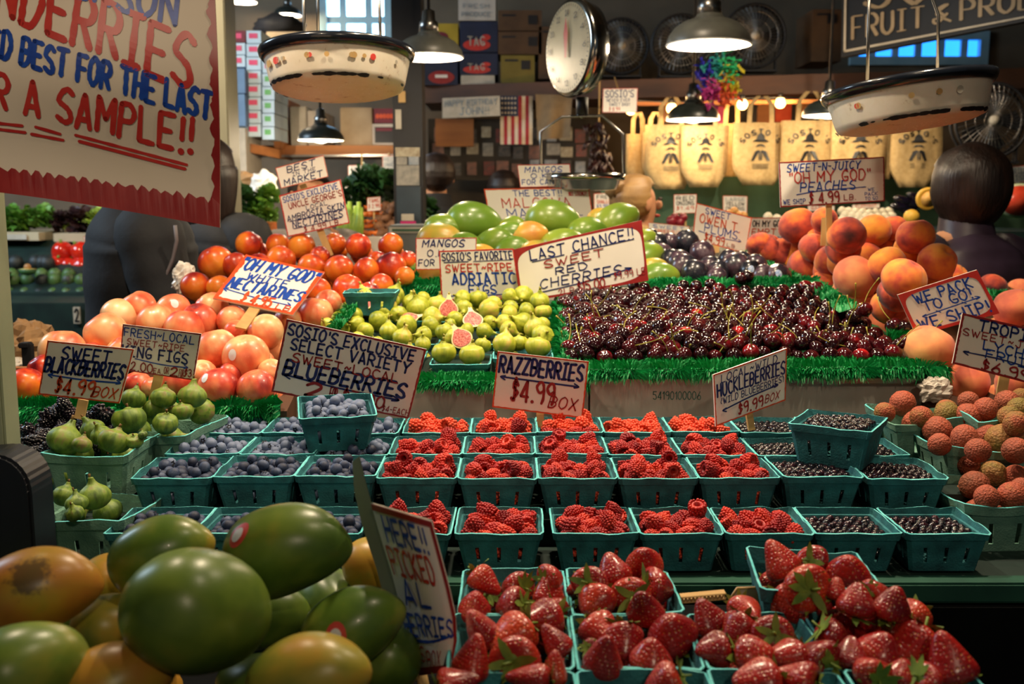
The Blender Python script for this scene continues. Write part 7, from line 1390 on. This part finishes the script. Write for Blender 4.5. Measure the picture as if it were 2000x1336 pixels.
# large hanging banner, upper left: a curved sheet of paper
def banner():
    Yb = 1.20; NX, NY = 90, 60; SUBL[0] = 12
    def S(a, b):   # a 0..1 left to right (left part outside the frame), b 0..1 top to bottom
        u = -260+ (672+ (8*math.sin(b*2.6)+14*b))*a; vt = -150; vb = 348+98*a+(-10)*math.sin(a*3); v = vt+(vb-vt)*b
        Y = Yb+.05*(1-a)+.012*math.sin(a*7+b*2)+.010*math.sin(b*9)-.02*b
        return at(u, v, Y)
    o_ = S(.5, 0); m = MB()
    for j in range(NY+1):
        for i in range(NX+1): m.v.append(tuple(S(i/NX, j/NY)-o_))
    for j in range(NY):
        for i in range(NX): k = j*(NX+1)+i; m.f.append((k, k+NX+1, k+NX+2, k+1)); m.m.append(0)
    nv = len(m.v); base = list(m.f); m.v += [(x, y+.0008, z) for x, y, z in m.v]; m.f += [tuple(nv+i for i in reversed(f)) for f in base]; m.m += [0]*len(base)
    o = m.build('paper_banner', pm('banner_paper', 'd8c8b4', 'e2d4c2', 6, .7, .05)); o.location = o_; tag(o, 'large hand lettered paper banner hanging at the upper left, with red scalloped border', 'banner')
    def conv(mb, off):
        mb.v = [tuple(S(p[0], p[1])-o_+Vector((0, -off, 0))) for p in mb.v]; return mb
    def px2ab(u, v):
        a = (u+260)/680; b = .5
        for _ in range(8):
            a = (u+260)/(672+8*math.sin(b*2.6)+14*b); vb = 348+98*a-10*math.sin(a*3); b = (v+150)/(vb+150)
        return a, b
    def line(t, uv0, uv1, hpx, k, wt=.10, slant=0):
        """text whose baseline runs from uv0 to uv1 (photo pixels) with letter height hpx"""
        tm = MB(); L = math.hypot(uv1[0]-uv0[0], uv1[1]-uv0[1]); write(tm, t, 0, L, -hpx, 0, wt=wt, slant=slant, jit=1.3); dx, dy = (uv1[0]-uv0[0])/L, (uv1[1]-uv0[1])/L
        tm.v = [(*px2ab(uv0[0]+p[0]*dx-p[1]*dy*.3, uv0[1]+p[0]*dy+p[1]), 0) for p in tm.v]; return conv(tm, .0009)
    B_, R_ = MB(), MB()
    B_.addmb(line('SEASON', (98, -24), (342, 50), 66, 'b', .09)); R_.addmb(line('ANDERRIES', (-58, 6), (370, 172), 98, 'r', .085)); B_.addmb(line('SAVED BEST FOR THE LAST', (-92, 84), (410, 232), 50, 'b', .12)); R_.addmb(line('FOR A SAMPLE!!', (-90, 188), (372, 298), 64, 'r', .10))
    for (a_, b_, c_) in (((-80, 232), (44, 246), 5), ((-80, 243), (50, 259), 5), ((70, 248), (118, 262), 5), ((62, 262), (124, 274), 5), ((148, 264), (365, 322), 4), ((155, 276), (362, 330), 4)):
        tm = MB(); ribbon(tm, [(a_[0]+(b_[0]-a_[0])*k/6, a_[1]+(b_[1]-a_[1])*k/6) for k in range(7)], 3.0); tm.v = [(*px2ab(p[0], p[1]), 0) for p in tm.v]; R_.addmb(conv(tm, .0009))
    x = B_.build('lettering', M['blueink'], o, False); x['label'] = 'blue lettering'; x = R_.build('lettering', M['redink'], o, False); x['label'] = 'red lettering'
    SUBL[0] = 0; e = MB(); r_ = random.Random(2); n = 90; top = []; 
    for k in range(n+1): a_ = k/n; top.append((a_, .930-.020*abs(math.sin(k*1.05))-r_.uniform(0, .010)))
    vs = [(a_, b_, 0) for a_, b_ in top]+[(k/n, 1, 0) for k in range(n+1)]; e.add(vs, [(k, n+1+k, n+2+k, k+1) for k in range(n)])
    side = [(.980+.005*math.sin(k*.9)+r_.uniform(-.003, .003), k/n) for k in range(n+1)]; e.add([(a_, b_, 0) for a_, b_ in side]+[(1, k/n, 0) for k in range(n+1)], [(k, k+1, n+2+k, n+1+k) for k in range(n)])
    conv(e, .0016).build('border', M['dredink'], o, False)
banner()
# curved berry sign in the foreground
def curved():
    L = [(690, 898), (702, 960), (722, 1040), (748, 1120), (770, 1200), (792, 1270), (812, 1322)]; R_ = [(712, 905), (835, 1015), (862, 1085), (880, 1160), (893, 1220), (893, 1262), (875, 1312)]
    def S(a, b):
        t = b*(len(L)-1); i = min(int(t), len(L)-2); f = t-i; lu, lv = L[i][0]*(1-f)+L[i+1][0]*f, L[i][1]*(1-f)+L[i+1][1]*f; ru, rv = R_[i][0]*(1-f)+R_[i+1][0]*f, R_[i][1]*(1-f)+R_[i+1][1]*f
        return at(lu*(1-a)+ru*a, lv*(1-a)+rv*a, .93-.06*math.sin(PI*a)*.3-.10*a*(1-b)*.3+.02*a)
    pass
    TL, TR, BR, BL = (722, 985), (842, 1022), (893, 1270), (812, 1310)
    Rt = [(843, 1018), (861, 1085), (878, 1150), (890, 1205), (892, 1250), (880, 1308)]; Lt = [(724, 983), (744, 1052), (765, 1120), (783, 1190), (800, 1252), (818, 1318)]
    def S(a, b):
        t = b*5; i = min(int(t), 4); f = t-i; lu, lv = Lt[i][0]*(1-f)+Lt[i+1][0]*f, Lt[i][1]*(1-f)+Lt[i+1][1]*f; ru, rv = Rt[i][0]*(1-f)+Rt[i+1][0]*f, Rt[i][1]*(1-f)+Rt[i+1][1]*f
        return at(lu*(1-a)+ru*a, lv*(1-a)+rv*a, .935-.05*a-.02*math.sin(PI*a))
    N = 12; o_ = S(.5, 1); m = MB()
    for j in range(N+1):
        for i in range(N+1): m.v.append(tuple(S(i/N, j/N)-o_))
    for j in range(N):
        for i in range(N): k = j*(N+1)+i; m.f.append((k, k+N+1, k+N+2, k+1)); m.m.append(0)
    nv = len(m.v); base = list(m.f); m.v += [(x, y+.004, z) for x, y, z in m.v]; m.f += [tuple(nv+i for i in reversed(f)) for f in base]; m.m += [0]*len(base)
    o = m.build('price_sign', M['board']); o.location = o_; tag(o, 'curled berry sign reading HERE PICKED LOCAL BERRIES BOX in the foreground beside the strawberries', 'sign')
    def conv(mb, off): mb.v = [tuple(S(p[0], p[1])-o_+Vector((.0003, -off, 0))) for p in mb.v]; return mb
    b_, r_ = MB(), MB(); SUBL[0] = .04
    write(b_, 'HERE!!', .12, .80, .06, .20, wt=.10); write(r_, 'PICKED', .05, .78, .24, .39, wt=.09); write(b_, 'AL', .14, .58, .42, .56, wt=.10); write(b_, 'ERRIES', .10, .92, .62, .76, wt=.10); write(b_, 'B', -.01, .08, .62, .76, wt=.1); write(r_, 'OS', .05, .26, .83, .92, wt=.07); write(r_, 'BOX', .32, .66, .86, .96, wt=.07)
    ribbon(b_, catmull([(.08, .79), (.5, .80), (.95, .75)]), .010)
    SUBL[0] = 0; x = conv(b_, .0022).build('lettering', M['blueink'], o, False); x['label'] = 'blue lettering'; x = conv(r_, .0022).build('lettering', M['redink'], o, False); x['label'] = 'red lettering'
    e = MB(); n = 20
    for q_ in ([(0, 0), (1, 0), (1, 1), (0, 1)],):
        e.add([(k/n, 0, 0) for k in range(n+1)]+[(k/n, .035, 0) for k in range(n+1)], [(k, n+1+k, n+2+k, k+1) for k in range(n)]); e.add([(1, k/n, 0) for k in range(n+1)]+[(.94, k/n, 0) for k in range(n+1)], [(k, k+1, n+2+k, n+1+k) for k in range(n)]); e.add([(k/n, 1, 0) for k in range(n+1)]+[(k/n, .955, 0) for k in range(n+1)], [(k, n+1+k, n+2+k, k+1) for k in range(n)])
    conv(e, .0026).build('border', M['dredink'], o, False)
    # folded back edge standing up at the left
    m = MB(); Lp = [(688, 902), (692, 960), (708, 1030), (735, 1110), (756, 1190), (776, 1260), (812, 1326)]; Rp = [(702, 892), (716, 950), (727, 990), (747, 1060), (768, 1130), (792, 1225), (826, 1328)]; ps = []
    for (a_, c_) in zip(Lp, Rp): ps += [at(a_[0], a_[1], .97)-o_, at(c_[0], c_[1], .94)-o_]
    m.add(ps, [(2*i, 2*i+1, 2*i+3, 2*i+2) for i in range(6)]); m.add([p+Vector((0, .002, 0)) for p in ps], [(2*i+2, 2*i+3, 2*i+1, 2*i) for i in range(6)]); x = m.build('backing_card', pm('aged_card', '8a8a70', 'a09c80', 8, .7), o, True); x['label'] = 'grey green backing card curling away'
    MB().tube([at(822, 1315, .94)-o_, at(840, 1400, .94)-o_], .006, 8).build('stick', M['stick'], o)
curved()
